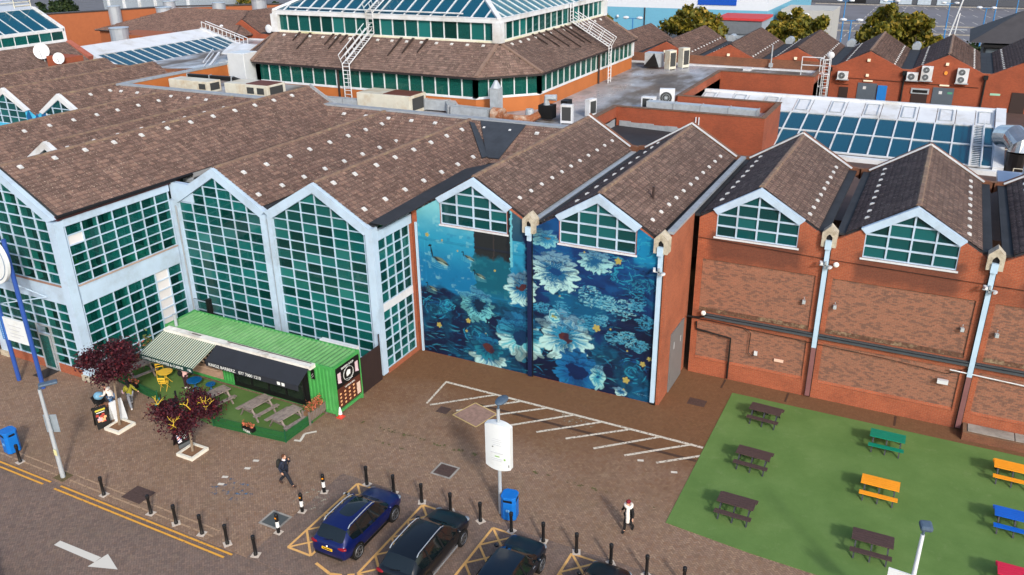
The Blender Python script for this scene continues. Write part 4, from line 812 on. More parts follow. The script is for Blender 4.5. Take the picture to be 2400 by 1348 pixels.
for y in range(44, 67, 2): n.tube([(-96, y, 16.0), (-96, y, 17.2)], .05, 5)
for z in (16.6, 17.2): n.tube([(-96, 42, z), (-96, 66, z)], .05, 5)
for z in (16.2, 17.0, 17.8): n.tube([(-96, 64, z), (-96, 66, z), (-98, 66, z), (-98, 64, z), (-96, 64, z)], .06, 5)
for q in ((-96, 64), (-96, 66), (-98, 66), (-98, 64)): n.tube([(*q, 15.5), (*q, 17.9)], .06, 5)
n.build('guard_rail', CREAM, L1)
MB().prism([(-91.1, 52, 12.55), (-88.2, 52, 11.1), (-86.6, 52, 9.9), (-86.6, 52, 9.5), (-88.4, 52, 10.7), (-91.1, 52, 12.0)], (0, .8, 0)).build('roof_duct', GREYM, L1)
L2 = thing('glass_lean_to', 'blue glass lean-to roof with broad white upper strip, left background', 'glass roof', (-95, 85, 9))
sv = Vector((8.0, 0, -2.2)); sn = Vector((2.2, 0, 8.0)).normalized(); top_ = Vector((-95.5, 0, 11.0))
MB().prism([(-95.5, 70, 11.0), (-92.2, 70, 10.0), (-92.2, 90.6, 10.0), (-95.5, 90.6, 11.0)], (0, 0, -.15)).build('white_strip', WHITE, L2)
glazing(L2, [(70, 3.4), (90.6, 3.4), (90.6, 8.3), (70, 8.3)], lin_(70, 90.6, 15), [3.4, 8.3], tuple(top_), Y_, tuple(sn), GLASS_B, w=tuple(sv), fmat=WHITE, bd=.14)
MB().bar((-95.5, 70, 11.0), (-87.5, 70, 8.8), .7, .35).bar((-95.5, 90.6, 11.0), (-87.5, 90.6, 8.8), .5, .3).build('verge', WHITE, L2); n = MB()
for d in (0, .8): n.tube([(-95.5, 90.8 + d, 11.9), (-88, 90.8 + d, 9.9)], .06, 5)
for k in range(12): n.tube([(-95.5 + .75 * k, 90.8, 10.9 - .18 * k), (-95.5 + .75 * k, 90.8, 11.9 - .18 * k)], .05, 5).tube([(-95.5 + .75 * k, 90.8, 11.0 - .18 * k), (-95.5 + .75 * k, 91.6, 11.0 - .18 * k)], .04, 4)
n.build('access_ladder', WHITE, L2)
L3 = thing('glass_arcade', 'short white topped glass arcade roof joining the octagonal atrium', 'glass roof', (-72, 80, 9))
MB().prism([(-82, 82.5, 10.6), (-63, 82.5, 10.6), (-63, 79, 9.9), (-80.5, 79, 9.9)], (0, 0, -.15)).build('white_strip', WHITE, L3); sv = Vector((0, -5, -1.0)); sn = Vector((0, -1, 5)).normalized()
glazing(L3, [(-79, 0), (-64, 0), (-64, 3.2), (-77, 3.2)], lin_(-79, -64, 9), [0, 3.2], (0, 79, 9.85), X_, tuple(sn), GLASS_B, w=tuple(sv), fmat=WHITE, bd=.14)
MB().bar((-80.8, 79, 9.9), (-77.5, 74, 9.2), .25).bar((-81.8, 79, 10.3), (-78.5, 74, 9.6), .1).bar((-81.8, 79, 9.8), (-78.5, 74, 9.1), .1).build('access_ladder', WHITE, L3)
one('brick_upstand', MB().box(-92, -79, 68.2, 68.9, 8.8, 9.6).bar((-79, 68.5, 9.2), (-66, 74, 9.2), .5, .8), BRICKD, 'low brown brick upstand below the blue glass lean-to', 'wall', (-85, 68.5, 9))
# ------------------------------------------------------------------ octagonal atrium
A = thing('octagonal_atrium', 'octagonal atrium with orange cladding, tiled skirt roof and blue glass pyramid', 'building', (-47.9, 79.6, 9))
cx, cy, hf, ct = -47.9, 79.6, 16.2, 4.1
def octo(h, c): return [(cx - h + c, cy - h), (cx + h - c, cy - h), (cx + h, cy - h + c), (cx + h, cy + h - c), (cx + h - c, cy + h), (cx - h + c, cy + h), (cx - h, cy + h - c), (cx - h, cy - h + c)]
ow = octo(hf, ct); MB().prism([(x, y, 9) for x, y in ow], (0, 0, 1.28)).build('base_wall', ORANGE, A); MB().prism([(x, y, 10.26) for x, y in octo(hf + .05, ct)], (0, 0, .14)).build('window_sill', WHITE, A)
rb = MB()
for i in (0, 1, 7):
    p_, q_ = Vector((*ow[i], 0)), Vector((*ow[(i + 1) % 8], 0)); d = (q_ - p_).normalized(); nn = Vector((d.y, -d.x, 0)); ribs(rb, p_, q_, 9, 10.24, nn * .05, .3)
rb.build('cladding_rib', ORANGE, A, kind='stuff')
GW = glass_mat('atrium_green_glass', (34, 104, 96), (130, 205, 185), .5); n = MB(); pl = MB()
for i, ncol in ((0, 18), (1, 5), (2, 18), (7, 5)):
    p_, q_ = Vector((*ow[i], 0)), Vector((*ow[(i + 1) % 8], 0)); L = (q_ - p_).length; d = (q_ - p_) / L; nn = Vector((d.y, -d.x, 0))
    glazing(A, [(0, 10.4), (L, 10.4), (L, 12.0), (0, 12.0)], lin_(0, L, ncol), [10.4, 12.0], tuple(p_ - nn * .05), tuple(d), tuple(nn), GW, bar=.1, fmat=WHITE, name='window_band')
    for k in range(ncol):
        a, b = p_ - nn * .6 + d * (L * k / ncol), p_ - nn * .6 + d * (L * (k + 1) / ncol); zz = (10.4, 11.95) if k % 2 else (11.95, 10.4); n.bar((a.x, a.y, zz[0]), (b.x, b.y, zz[1]), .09); n.bar((a.x, a.y, 10.4), (a.x, a.y, 12), .09)
    for e in (p_, q_): pl.bar((e.x, e.y, 10.4), (e.x, e.y, 12.02), .34)
n.build('truss', flat('green_truss', (96, 176, 148), .6), A); pl.build('corner_post', WHITE, A); MB().prism([(x, y, 9.9) for x, y in octo(hf - 2.5, ct)], (0, 0, .1)).build('interior_floor', INT, A)
MB().box(cx - 12, cx + 12, cy - 12, cy + 12, 9.9, 12).build('interior_core', flat('dark_green_interior', (16, 60, 54), .8), A)
eo = octo(hf + .45, ct + .12); ed = MB().prism([(x, y, 12.0) for x, y in eo], (0, 0, .2)).build('eaves_gutter', flat('dark_gutter', (42, 36, 38), .5), A); q = 12.45; zt, ze = 14.55, 12.2
sq = [(cx - q, cy - q), (cx + q, cy - q), (cx + q, cy + q), (cx - q, cy + q)]
rf = MB().prism([(x, y, ze - .02) for x, y in eo], (0, 0, .02)).build('roof', DARKR, A)
for i, fc in ((0, (0, 1)), (2, (1, 2)), (6, (3, 0)), (4, (2, 3))):
    a, b = eo[i], eo[(i + 1) % 8]; tiles_poly(rf, [(*a, ze), (*b, ze), (*sq[fc[1]], zt), (*sq[fc[0]], zt)], TILE)
for i, c in ((1, 1), (7, 0), (3, 2)): tiles_poly(rf, [(*eo[i], ze), (*eo[(i + 1) % 8], ze), (*sq[c], zt)], TILE)
hp = MB()
HPM = simple('buff_hip', (128, 106, 94), .9, var=.2, scale=3)
for i, c in ((1, 1), (2, 1), (0, 0), (7, 0), (3, 2)): MB().bar((*eo[i], ze + .1), (*sq[c], zt + .1), .32, .12).build('hip_ridge', HPM, rf)
STREAK = simple('damp_streak', (52, 40, 36), .9, var=.3); sk = MB()
for k, dx in enumerate((-9.5, -8.2, -5.4, -4.6, -3.8, -2.6, -1.9, -1.2, 2.4, 3.7, 5.2)):
    L = (1.2, 2.3, 1.5, 2.0, 1.2, 2.3, 3.0, 2.6, 2.4, 2.0, 1.8)[k]; m = (zt - ze) / (eo[0][1] - sq[0][1]); y0 = sq[0][1] - .15; wd = .14
    sk.prism([(cx + dx - wd, y0, zt + .02 + m * -.0), (cx + dx + wd, y0, zt + .02), (cx + dx + .05, y0 - L, zt + .07 + (-L) * abs(m)), (cx + dx - .05, y0 - L, zt + .07 - L * abs(m))], (0, -.03, .05))
for k, dy in enumerate((-6, -4.6, -3, -1.2, .6, 1.6, 3.4)):
    L = (1.6, 2.2, 2.5, 3.0, 2.6, 2.9, 1.4)[k]; m = (zt - ze) / (eo[2][0] - sq[1][0]); x0 = sq[1][0] + .15
    sk.prism([(x0, cy + dy - .16, zt), (x0, cy + dy + .16, zt), (x0 + L, cy + dy + .05, zt + .05 - L * m), (x0 + L, cy + dy - .05, zt + .05 - L * m)], (.03, 0, .07))
sk.build('damp_streak', STREAK, rf, kind='stuff')
for k in range(15): inst('roof_vent', VENT, rf, (cx - 11.2 + 1.6 * k, sq[0][1] - .55, zt - .27), rot=(R(30), 0, 0))
for k in range(14): inst('roof_vent', VENT, rf, (sq[1][0] + .55, cy - 11 + 1.65 * k, zt - .27), rot=(0, R(30), 0))
MB().box(sq[0][0] - .15, sq[1][0] + .15, sq[0][1] - .15, sq[2][1] + .15, zt - .1, zt + .12).build('clerestory_sill', simple('mossy_white', (216, 214, 196), .6, var=.08, scale=.6, dirt=(190, 190, 140)), A)
for o_, u_, n_ in (((0, sq[0][1] + .05, 0), X_, (0, -1, 0)), ((sq[1][0] - .05, 0, 0), Y_, (1, 0, 0))):
    a0 = sq[0][0] if u_ == X_ else sq[0][1]; glazing(A, [(a0, zt + .12), (a0 + 2 * q, zt + .12), (a0 + 2 * q, 16.2), (a0, 16.2)], lin_(a0, a0 + 2 * q, 18), [zt + .12, 16.2], o_, u_, n_, GLASS, bar=.1, fmat=WHITE, name='clerestory')
for s_ in ((0, 0), (1, 0), (1, 1)): x_, y_ = (sq[0][0] if s_[0] == 0 else sq[1][0]), (sq[0][1] if s_[1] == 0 else sq[2][1]); MB().box(x_ - .4, x_ + .4, y_ - .4, y_ + .4, zt, 16.25).build('clerestory_post', WHITE, A)
MB().box(sq[0][0] - .25, sq[1][0] + .25, sq[0][1] - .25, sq[2][1] + .25, 16.2, 16.55).build('ring_beam', WHITE, A); MB().box(cx - 11.6, cx + 11.6, cy - 11.6, cy + 11.6, 14.7, 16.1).build('clerestory_interior', flat('dim_teal_interior', (20, 66, 66), .8), A)
za = 16.55; pe = q + .2; ap = .5 * pe; sl = math.hypot(pe, ap); MB().prism([(cx - pe + .6, cy - pe + .6, za), (cx + pe - .6, cy - pe + .6, za), (cx + pe - .6, cy + pe - .6, za), (cx - pe + .6, cy + pe - .6, za)], (0, 0, .1)).build('pyramid_lining', flat('deep_blue_lining', (14, 60, 84), .9), A)
MB().tube([(cx - 10.5, cy - pe + .1, za + .35), (cx + 9, cy - pe + .1, za + .35)], .07, 6).build('cleaning_rail', WHITE, A)
for (o_, u_, w_, n_, gm) in (((cx, cy - pe, za), X_, (0, pe, ap), Vector((0, -ap, pe)).normalized(), GLASS_B), ((cx + pe, cy, za), Y_, (-pe, 0, ap), Vector((ap, 0, pe)).normalized(), GLASS_C), ((cx - pe, cy, za), (0, -1, 0), (pe, 0, ap), Vector((-ap, 0, pe)).normalized(), GLASS_B)):
    glazing(A, [(-pe, 0), (pe, 0), (0, sl)], lin_(-pe, pe, 18), [0, 3.4, 6.8, 10.2], o_, u_, tuple(n_), gm, bar=.1, fmat=WHITE, name='glass_pyramid', w=w_, bd=.14)
hp = MB()
for c in sq: hp.bar((cx + (pe if c[0] > cx else -pe), cy + (pe if c[1] > cy else -pe), za + .05), (cx, cy, za + ap + .05), .42, .2)
hp.build('pyramid_hip', WHITE, A)
dp = MB()
for q_ in ((cx - 2.4, cy - hf - .12), (cx + 13.6, cy - hf + 1.4), (cx + hf + .12, cy + 1.8), (cx - 14.6, cy - hf + .9)): dp.tube([(*q_, 9), (*q_, 12.1)], .1, 8)
dp.build('downpipe', DKBROWN, A)
def catwalk(name, lab, pts, side, w=.75, rail=1.0):
    t = thing(name, lab, 'roof ladder', pts[0], 'white access ladders on the atrium'); s = Vector(side); P = [Vector(p) for p in pts]; m = MB(); rg = MB(); hr = MB()
    for sg in (-.5, .5): m.tube([p + s * (sg * w) for p in P], .055, 6)
    for a, b in zip(P[:-1], P[1:]):
        n = max(1, int((b - a).length / .33)); d = (b - a).normalized(); up = s.cross(d); up = up if up.z > -.01 else -up; sl_ = abs(d.z) < .95
        for k in range(n): p = a + (b - a) * ((k + .5) / n); rg.tube([p - s * (w / 2), p + s * (w / 2)], .035, 5)
        if sl_:
            for sg in (-.5, .5):
                for hgt in (.5, rail): hr.tube([a + s * sg * w + up * hgt, b + s * sg * w + up * hgt], .04, 5)
                k = 0
                while k <= n: p = a + (b - a) * (k / n) + s * sg * w; hr.tube([p, p + up * rail], .035, 5); k += 4
    m.build('stringer', WHITE, t); rg.build('rung', WHITE, t, kind='stuff'); hr.build('handrail', WHITE, t); return t
catwalk('roof_ladder', 'white access ladder climbing the front of the atrium roof', [(cx - .9, cy - hf - .75, 9), (cx - .9, cy - hf - .75, 12.6), (cx - .9, sq[0][1] - .35, 14.9), (cx - .9, sq[0][1] - .4, 16.7), (cx - .9, sq[0][1] + 6, 19.8)], (1, 0, 0))
catwalk('roof_ladder', 'white access ladder climbing the right side of the atrium roof', [(cx + hf + .9, cy + 2.8, 9), (cx + hf + .9, cy + 2.8, 12.6), (sq[1][0] + .4, cy + 2.8, 14.95), (sq[1][0] + .4, cy + 2.8, 16.7)], (0, 1, 0))
# ------------------------------------------------------------------ plant on the roofs
GRILL = flat('dark_grille', (58, 60, 60), .6)
def condenser(loc, rz, lab, sx=.95, sy=.4, sz=.85, fans=1, sq=False, tall=False, stand=0, front=True):
    t = thing('air_conditioner', lab, 'air conditioner', (0, 0, 0), 'air conditioning units on the roofs'); b = MB().box(-sx / 2, sx / 2, -sy / 2, sy / 2, stand, stand + sz).build('casing', CREAM if not front else WHITE, t, bevel=.02)
    if sq: MB().box(-sx * .38, sx * .38, -sy / 2 - .02, -sy / 2 - .001, stand + sz * .15, stand + sz * .88).build('grille', GRILL, t)
    for k in range(0 if sq else fans):
        zc = stand + sz * (k + .5) / fans; r = min(sx, sz / fans) * .4; m = MB()
        m.tube([(-.08, -sy / 2 - .012, zc), (-.08, -sy / 2 - .03, zc)], r, 18); m.build('fan_grille', GRILL, t); rr = MB()
        for q in (.35, .65, 1.0): rr.tube([(-.08 + r * q * math.cos(a), -sy / 2 - .035, zc + r * q * math.sin(a)) for a in [6.2832 * i / 16 for i in range(17)]], .012, 4, cap=False)
        rr.tube([(-.08, -sy / 2 - .03, zc), (-.08, -sy / 2 - .06, zc)], r * .25, 10); rr.build('fan_guard', GREYM, t)
    if stand: MB().box(-sx / 2, -sx / 2 + .08, -sy / 2, sy / 2, 0, stand).box(sx / 2 - .08, sx / 2, -sy / 2, sy / 2, 0, stand).build('stand', GREYM, t)
    else: MB().box(-sx / 2 - .08, sx / 2 + .12, -sy / 2, sy / 2 + .1, -.07, -.01).build('bracket', GREYM, t)
    return put(t, loc, rz)
for x, z, f, lab in ((-9.9, 8.45, 1, 'single fan air conditioner at the left end of the rear brick wall'), (-3.2, 8.75, 1, 'single fan air conditioner right of the rear downpipe'), (-1.9, 8.8, 2, 'twin fan air conditioner left of the round alarm on the rear wall'), (1.35, 8.75, 2, 'twin fan air conditioner right of the round alarm on the rear wall')): condenser((x, 96.65, z), 0, lab, 1.05, .42, .8 if f == 1 else 1.45, f)
condenser((-27.1, 63.0, 9), R(8), 'white condenser with dark grille standing near the corner of the front roof coping', 1.0, .5, 1.5, 1, True, stand=.1); condenser((-26.4, 66.4, 9), R(75), 'pale condenser behind the rusty duct, seen from its side', 1.0, .5, 1.4, 1, True, stand=.1)
condenser((-27.5, 92.5, 9), R(60), 'tall slatted condenser, left of the pair on the far wet deck', 1.0, .8, 2.0, 1, True, stand=.1, front=False); condenser((-26.5, 94.2, 9), R(60), 'tall slatted condenser, right of the pair on the far wet deck', 1.0, .8, 2.1, 1, True, stand=.1, front=False)
condenser((-22.9, 71.2, 9), 0, 'square white condenser with dark grille behind the brick tower parapet', 1.2, .6, 1.0, 1, True, stand=.1); condenser((-21.6, 72.3, 9), R(15), 'round fan condenser beside the long duct on the brick tower', 1.3, .6, 1.5, 1, stand=.2)
def duct(name, lab, segs, mat, w=.8, h=.7, loc=(0, 0, 9)):
    m = MB(); f = MB()
    for a, b in zip(segs[:-1], segs[1:]):
        m.bar(a, b, w, h); a, b = Vector(a), Vector(b); n = max(1, int((b - a).length / 2.2))
        for k in range(n + 1): p = a + (b - a) * (k / n); d = (b - a).normalized() * .04; f.bar(p - d, p + d, w + .1, h + .1)
    t = thing(name, lab, 'air duct', segs[0], 'air ducts on the flat roof'); m.build('duct', mat, t, kind='stuff'); f.build('flange', LEAD, t, kind='stuff'); return t
duct('air_duct', 'long galvanised duct lying along the brick tower parapet', [(-22.5, 70, 9.6), (-13.2, 69.8, 9.6)], GREYM, .9, .8)
duct('air_duct', 'grey duct run in front of the atrium, left of the white plant box', [(-50.5, 61.2, 9.5), (-45.8, 61.4, 9.5)], GREYM); duct('air_duct', 'grey cranked duct run between white plant box and rusty flue', [(-43.0, 63.2, 9.55), (-38.4, 63.4, 9.6), (-37.2, 61.9, 9.5), (-33.6, 61.9, 9.45)], GREYM, .9, .9)
RUST = simple('rusty_metal', (150, 92, 58), .8, .2, var=.35, scale=2, dirt=(214, 200, 180))
t = thing('rusty_fan', 'rusty fan casing and bent duct at the foot of the grey flue', 'extract fan', (-33, 62.6, 9)); MB().tube([(-33.3, 61.8, 9.5), (-32.3, 61.8, 9.5)], .6, 14).build('casing', RUST, t); MB().tube([(-32.2, 61.8, 9.4), (-31.0, 61.6, 9.3), (-29.8, 61.8, 9.4), (-29.2, 62.2, 9.8)], [.3, .4, .35, .3], 10).build('bend', RUST, t); MB().tube([(-30.2, 62.4, 9), (-30.2, 62.4, 10.1)], [.45, .32], 12).build('cowl', GREYM, t)
t = thing('flue', 'square grey metal flue with pointed cap in front of the atrium', 'chimney flue', (-33.6, 63.0, 9)); MB().box(-34.0, -33.2, 62.6, 63.4, 9, 11.5).build('shaft', GREYM, t); MB().tube([(-33.6, 63, 11.5), (-33.6, 63, 12.1)], [.5, .12], 8).build('cap', GREYM, t)
t = thing('plant_machine', 'cluster of black and grey pumps and pipes beside the white condenser', 'plant machine', (-29, 64.5, 9)); MB().box(-29.8, -28.6, 63.2, 64.2, 9.2, 10.3).box(-28.2, -27.6, 64.2, 65.2, 9.2, 10.6).build('casing', BLACKP, t); MB().tube([(-29.2, 63.6, 10.3), (-29.2, 63.6, 10.9), (-28.4, 63.8, 10.9)], .28, 8).build('pipe', GREYM, t)
t = thing('plant_machine', 'grey air handling machine with black sheet beside the tall condensers', 'plant machine', (-29.2, 92.8, 9)); MB().box(-30.4, -28.6, 92.3, 93.7, 9.2, 10.7).build('casing', GREYM, t); MB().prism([(-30.5, 92.2, 9.2), (-28.7, 92.2, 9.2), (-29.3, 92.2, 10.7)], (0, .08, 0)).build('sheet', BLACKP, t)
def plant_box(loc, s, lab, grilles=1, top=None, rz=0):
    t = thing('plant_box', lab, 'plant housing', (0, 0, 0), 'plant housings on the flat roof'); x, y, z = s; MB().box(-x / 2, x / 2, -y / 2, y / 2, 0, z).build('casing', CREAM, t, bevel=.04)
    for k in range(grilles): a = x / 2 - .9 * (k + 1) * 1.3; MB().box(a, a + .8, -y / 2 - .02, -y / 2 + .01, z * .3, z * .8).build('grille', GRILL, t)
    MB().box(x / 2 - .01, x / 2 + .02, -y * .35, y * .35, z * .2, z * .85).build('end_grille', GRILL, t)
    if top: MB().box(-.1, x / 2 - .1, -y * .4, y * .4, z + .002, z + .05).build('lid', top, t)
    return put(t, loc, rz)
RL = simple('rust_brown_lid', (96, 54, 44), .7, var=.2)
plant_box((-43.6, 62.0, 9), (5.6, 2.6, 1.6), 'cream plant box with brown lid at the foot of the front ladder', 0, RL); plant_box((-62.6, 57.6, 10.2), (5.0, 1.6, 1.0), 'long cream plant box behind the coping, second from left'); plant_box((-55.6, 58.0, 10.2), (5.0, 2.4, 1.1), 'cream plant box with brown lid near the entrance roof end', 2, RL)
plant_box((-66.0, 66.6, 9.6), (3.0, 1.8, 1.7), 'square cream plant box beside the orange parapet, far left', 1); plant_box((-63.4, 66.8, 9.6), (2.2, 1.6, 1.5), 'smaller cream plant box with dark opening beside the tall silver unit', 1)
t = thing('air_handler', 'tall silver panelled air handling unit against the left end of the atrium', 'plant machine', (-61.6, 63.2, 9)); MB().box(-62.7, -60.6, 62.2, 64.2, 10.1, 13.0).build('casing', simple('silver_panel', (206, 212, 216), .4, .2, var=.05), t, bevel=.05); MB().box(-62.6, -60.7, 62.3, 64.1, 9.6, 10.1).box(-62.6, -62.3, 62.3, 62.6, 9, 9.6).box(-61, -60.7, 62.3, 62.6, 9, 9.6).build('plinth', CREAM, t)
duct('air_duct', 'black pipe duct lying across the left roof deck', [(-64.6, 58.8, 11.2), (-60.2, 60.0, 11.0), (-58.6, 60.4, 10.5)], BLACKP, .4, .4)
for x, y, z, r, lab in ((-88.6, 61.0, 11.4, .85, 'large white satellite dish by the brick chimney, left background'), (-84.6, 60.0, 11.0, .6, 'smaller white satellite dish in front of the brick chimney')):
    t = thing('satellite_dish', lab, 'satellite dish', (x, y, z), 'satellite dishes on the left roof'); m = MB()
    nd = Vector((.55, -.8, .25)).normalized(); a = nd.cross(Z_).normalized(); b = a.cross(nd); pr = [(0, 0), (.5, .03), (.8, .09), (1.0, .16)]; vs = []; fs = []
    for rr, dd in pr:
        for k in range(18): th = 6.2832 * k / 18; vs.append(Vector((x, y, z + .6)) + (a * math.cos(th) + b * math.sin(th)) * r * max(rr, .01) + nd * r * dd)
    for i in range(3):
        for k in range(18): fs.append((i * 18 + k, i * 18 + (k + 1) % 18, i * 18 + 18 + (k + 1) % 18, i * 18 + 18 + k))
    m.add(vs, fs); m.build('reflector', WHITE, t, smooth=True); MB().tube([(x, y + .1, z - 1.2), (x, y + .1, z + .6)], .06, 6).build('mast', GREYM, t); c = Vector((x, y, z + .6)); MB().tube([c - b * r * .9 + nd * .1, c + nd * r * .9], .03, 5).build('feed_arm', GREYM, t)
one('brick_chimney', MB().box(-87.5, -84.2, 60.6, 62.6, 9, 11.6), BRICKR, 'low brick chimney block between the two satellite dishes', 'chimney', (-86, 61.5, 9))
one('gable_wall', MB().bar((-91.4, 66.4, 12.2), (-88.0, 66.4, 10.6), .5, .7, up=(0, 1, 0)), simple('red_brick_verge', (160, 92, 76), .9, var=.2), 'sloping red brick verge at the end of the left tiled roof', 'wall', (-89, 66.4, 11))
# ------------------------------------------------------------------ glass roof on the right
G_ = thing('arcade_glass_roof', 'long blue glass arcade roof with white upper strip in front of the rear brick wall', 'glass roof', (-8, 78, 6)); sv = Vector((0, -11, -2.25)); sn = Vector((0, -2.25, 11)).normalized(); wn = sv.normalized()
o_ = Vector((0, 83, 8.75)); xs_ = lin_(-21, 4.2, 17); glazing(G_, [(-21, 3.55), (4.2, 3.55), (4.2, 11.1), (-21, 11.1)], xs_, [3.55, 7.3, 11.1], tuple(o_), X_, tuple(sn), GLASS_B, bar=.12, fmat=WHITE, w=tuple(sv), bd=.16)
for i in range(17): a = o_ + wn * 3.5; MB().prism([(xs_[i] + .03, 83, 8.77), (xs_[i + 1] - .03, 83, 8.77), (xs_[i + 1] - .03, a.y, a.z + .02), (xs_[i] + .03, a.y, a.z + .02)], (0, 0, -.1)).build('white_panel', WHITE, G_)
ft = MB()
for i in range(0, 17, 2): a, b = o_ + wn * .5 + sn * .06, o_ + wn * 2.9 + sn * .06; ft.bar((xs_[i] + .25, a.y, a.z), (xs_[i + 1] - .25, a.y, a.z), .07, .05).bar((xs_[i] + .25, b.y, b.z), (xs_[i + 1] - .25, b.y, b.z), .07, .05).bar((xs_[i] + .25, a.y, a.z), (xs_[i] + .25, b.y, b.z), .07, .05).bar((xs_[i + 1] - .25, a.y, a.z), (xs_[i + 1] - .25, b.y, b.z), .07, .05)
ft.build('vent_frame', GREYM, G_, kind='stuff'); e = o_ + sv
MB().bar((4.6, 83.1, 8.85), (4.6, e.y - .2, e.z), .75, .4).box(-21.2, 4.9, 82.9, 83.3, 8.5, 8.95).box(-13, 4.6, e.y - .7, e.y - .1, e.z - .4, e.z - .05).build('edge_trim', WHITE, G_); MB().box(-21, 4.6, 71.5, 83.5, 4, 6.0).build('interior', flat('blue_dark_interior', (20, 70, 92), .9), G_)
tr = MB()
for i in range(17):
    for d in (5.2,): a, b = o_ + wn * 4.6 - sn * .5, o_ + wn * 7.2 - sn * .5; tr.tube([(xs_[i], a.y, a.z), ((xs_[i] + xs_[i + 1]) / 2, b.y, b.z), (xs_[i + 1], a.y, a.z)], .05, 5)
for d in (4.6, 7.2): a = o_ + wn * d - sn * .5; tr.tube([(-21, a.y, a.z), (4.2, a.y, a.z)], .06, 5)
tr.build('roof_truss', flat('mauve_truss', (96, 120, 150), .6), G_)
a, b = o_ + wn * 3.6 + sn * .2, o_ + wn * 11.6 + sn * .2; catwalk('roof_ladder', 'pale metal ladder lying on the right end of the blue glass roof', [tuple((Vector((3.0, a.y, a.z)))), tuple(Vector((3.0, b.y, b.z)))], (1, 0, 0), .8, .08)
t = thing('extract_duct', 'large shiny steel bent extract duct beside the glass roof at right edge', 'extract fan', (5.6, 74.5, 6)); MB().tube([(5.9, 72.5, 6.1), (5.9, 72.5, 7.8)], .95, 18).build('drum', simple('dark_steel', (60, 56, 56), .35, .7, var=.15), t); MB().tube([(5.9, 72.5, 7.8), (5.9, 72.6, 8.4), (5.3, 73.2, 8.8), (4.6, 74.6, 8.5)], [.95, .95, .9, .85], 18).build('bend', simple('bright_steel', (196, 196, 196), .25, .9, var=.1), t)
n = MB()
for p in ((5.0, 77.5), (7.4, 77.5), (7.6, 72), (7.6, 69), (5.4, 69)): n.tube([(*p, 6.1), (*p, 7.4)], .04, 5)
for z in (6.8, 7.4): n.tube([(5.0, 77.5, z), (7.4, 77.5, z), (7.6, 72, z), (7.6, 69, z), (5.4, 69, z)], .035, 5)
one('guard_rail', n, CREAM, 'pale guard rail around the shiny extract duct', 'railing', (6, 74, 6)); one('low_metal_roof', MB().box(4.2, 9, 57, 66, 7.6, 7.9), simple('pale_metal_roof', (176, 188, 206), .4, .3, var=.06), 'low pale metal roof at right edge behind the last ridge', 'roof', (6, 62, 7.6))
one('roof_hatch', MB().box(5.6, 7.2, 61, 64.5, 7.9, 9.4), WHITE, 'white box standing on the low metal roof at right edge', 'roof box', (6.4, 62.5, 7.9))
# ------------------------------------------------------------------ rear brick hall with air conditioners
Bk = thing('rear_brick_hall', 'long rear brick hall of small gables carrying air conditioners and grey doors', 'building', (-15, 97, 0))
RB = [7.24, -.17, -7.55, -14.95, -22.2, -29.5, -36.9, -94.0]; pp = [(-100, 0), (12, 0), (12, 9.75)]
for c in RB: pp += [(c + 3.3, 9.75), (c, 11.36), (c - 3.3, 9.75)] if c > -90 else [(c + 3.2, 9.75), (c, 11.6), (c - 3.2, 9.75)]
pp = [p for p in pp if p[0] < 12.1] + [(-100, 9.75)]
MB().sheet(pp, [], lambda a, b: (a, 97, b), (0, .35, 0)).build('front_wall', BRICKR, Bk)
MB().box(-38, -12, 96.9, 96.998, 9.1, 10.05).build('parapet_wall', BRICKD, Bk)
for c in RB: bay_roof(Bk, c, 11.46 if c > -90 else 11.7, .6, 3.05, 97.3, 114.0, 'ew', TILE_F, [('e', .8, 1), ('w', .75, 1)] if c > -30 else (), hw=3.7, ridge=c > -10, vstep=1.3, vs=.72)
gt = MB()
for c in (-3.86, -11.25, -18.6, -25.9): gt.tube([(c, 114, 9.9), (c, 115.4, 9.9)], .5, 10)
gt.build('rear_vent', GREYM, Bk, kind='stuff')
for x in (-11.25, -3.95, 3.45): n = MB().tube([(x, 96.85, 6.1), (x, 96.85, 9.2)], .09, 8).build('downpipe', BLACKP, Bk); MB().box(x - .2, x + .2, 96.65, 96.99, 9.2, 9.6).build('hopper_head', BLACKP, n)
DG = simple('slate_grey_door', (82, 92, 102), .45, var=.06)
for x, w_, lab in ((-7.35, 1.9, 1), (-.1, 1.95, 2)):
    d = MB().box(x - w_ / 2, x + w_ / 2, 96.93, 96.99, 6.1, 8.15).build('door', DG, Bk); MB().box(x - .4, x - .1, 96.92, 96.928, 7.5, 7.8).build('door_notice', WHITE, d)
    MB().box(x - .45, x + .45, 96.85, 96.98, 8.32, 8.46).build('lamp', flat('cream_lamp', (240, 228, 200), .5), Bk)
MB().box(.3, .75, 96.92, 96.928, 7.55, 7.75).build('exit_notice', flat('green_notice', (80, 150, 120), .5), Bk)
MB().box(-6.3, -5.4, 96.8, 96.99, 6.1, 8.0).build('blue_cabinet', simple('blue_cabinet_paint', (36, 116, 190), .4, var=.06), Bk); MB().box(-10.1, -9.2, 96.92, 96.99, 6.1, 7.6).build('louvre', DKBROWN, Bk); MB().box(-3.0, -1.5, 96.92, 96.99, 6.1, 7.4).build('louvre', DKBROWN, Bk); MB().box(-3.1, -1.4, 96.88, 96.99, 7.4, 7.95).build('window_vent', GREYM, Bk); MB().box(-2.95, -1.55, 96.87, 96.879, 7.5, 7.8).build('louvre', BLACKP, Bk)
MB().box(6.0, 7.3, 96.92, 96.99, 6.1, 8.1).build('door', DKBROWN, Bk); MB().box(4.1, 5.0, 96.96, 96.99, 7.7, 7.9).build('wall_sign', flat('pale_green_sign', (150, 196, 170), .5), Bk)
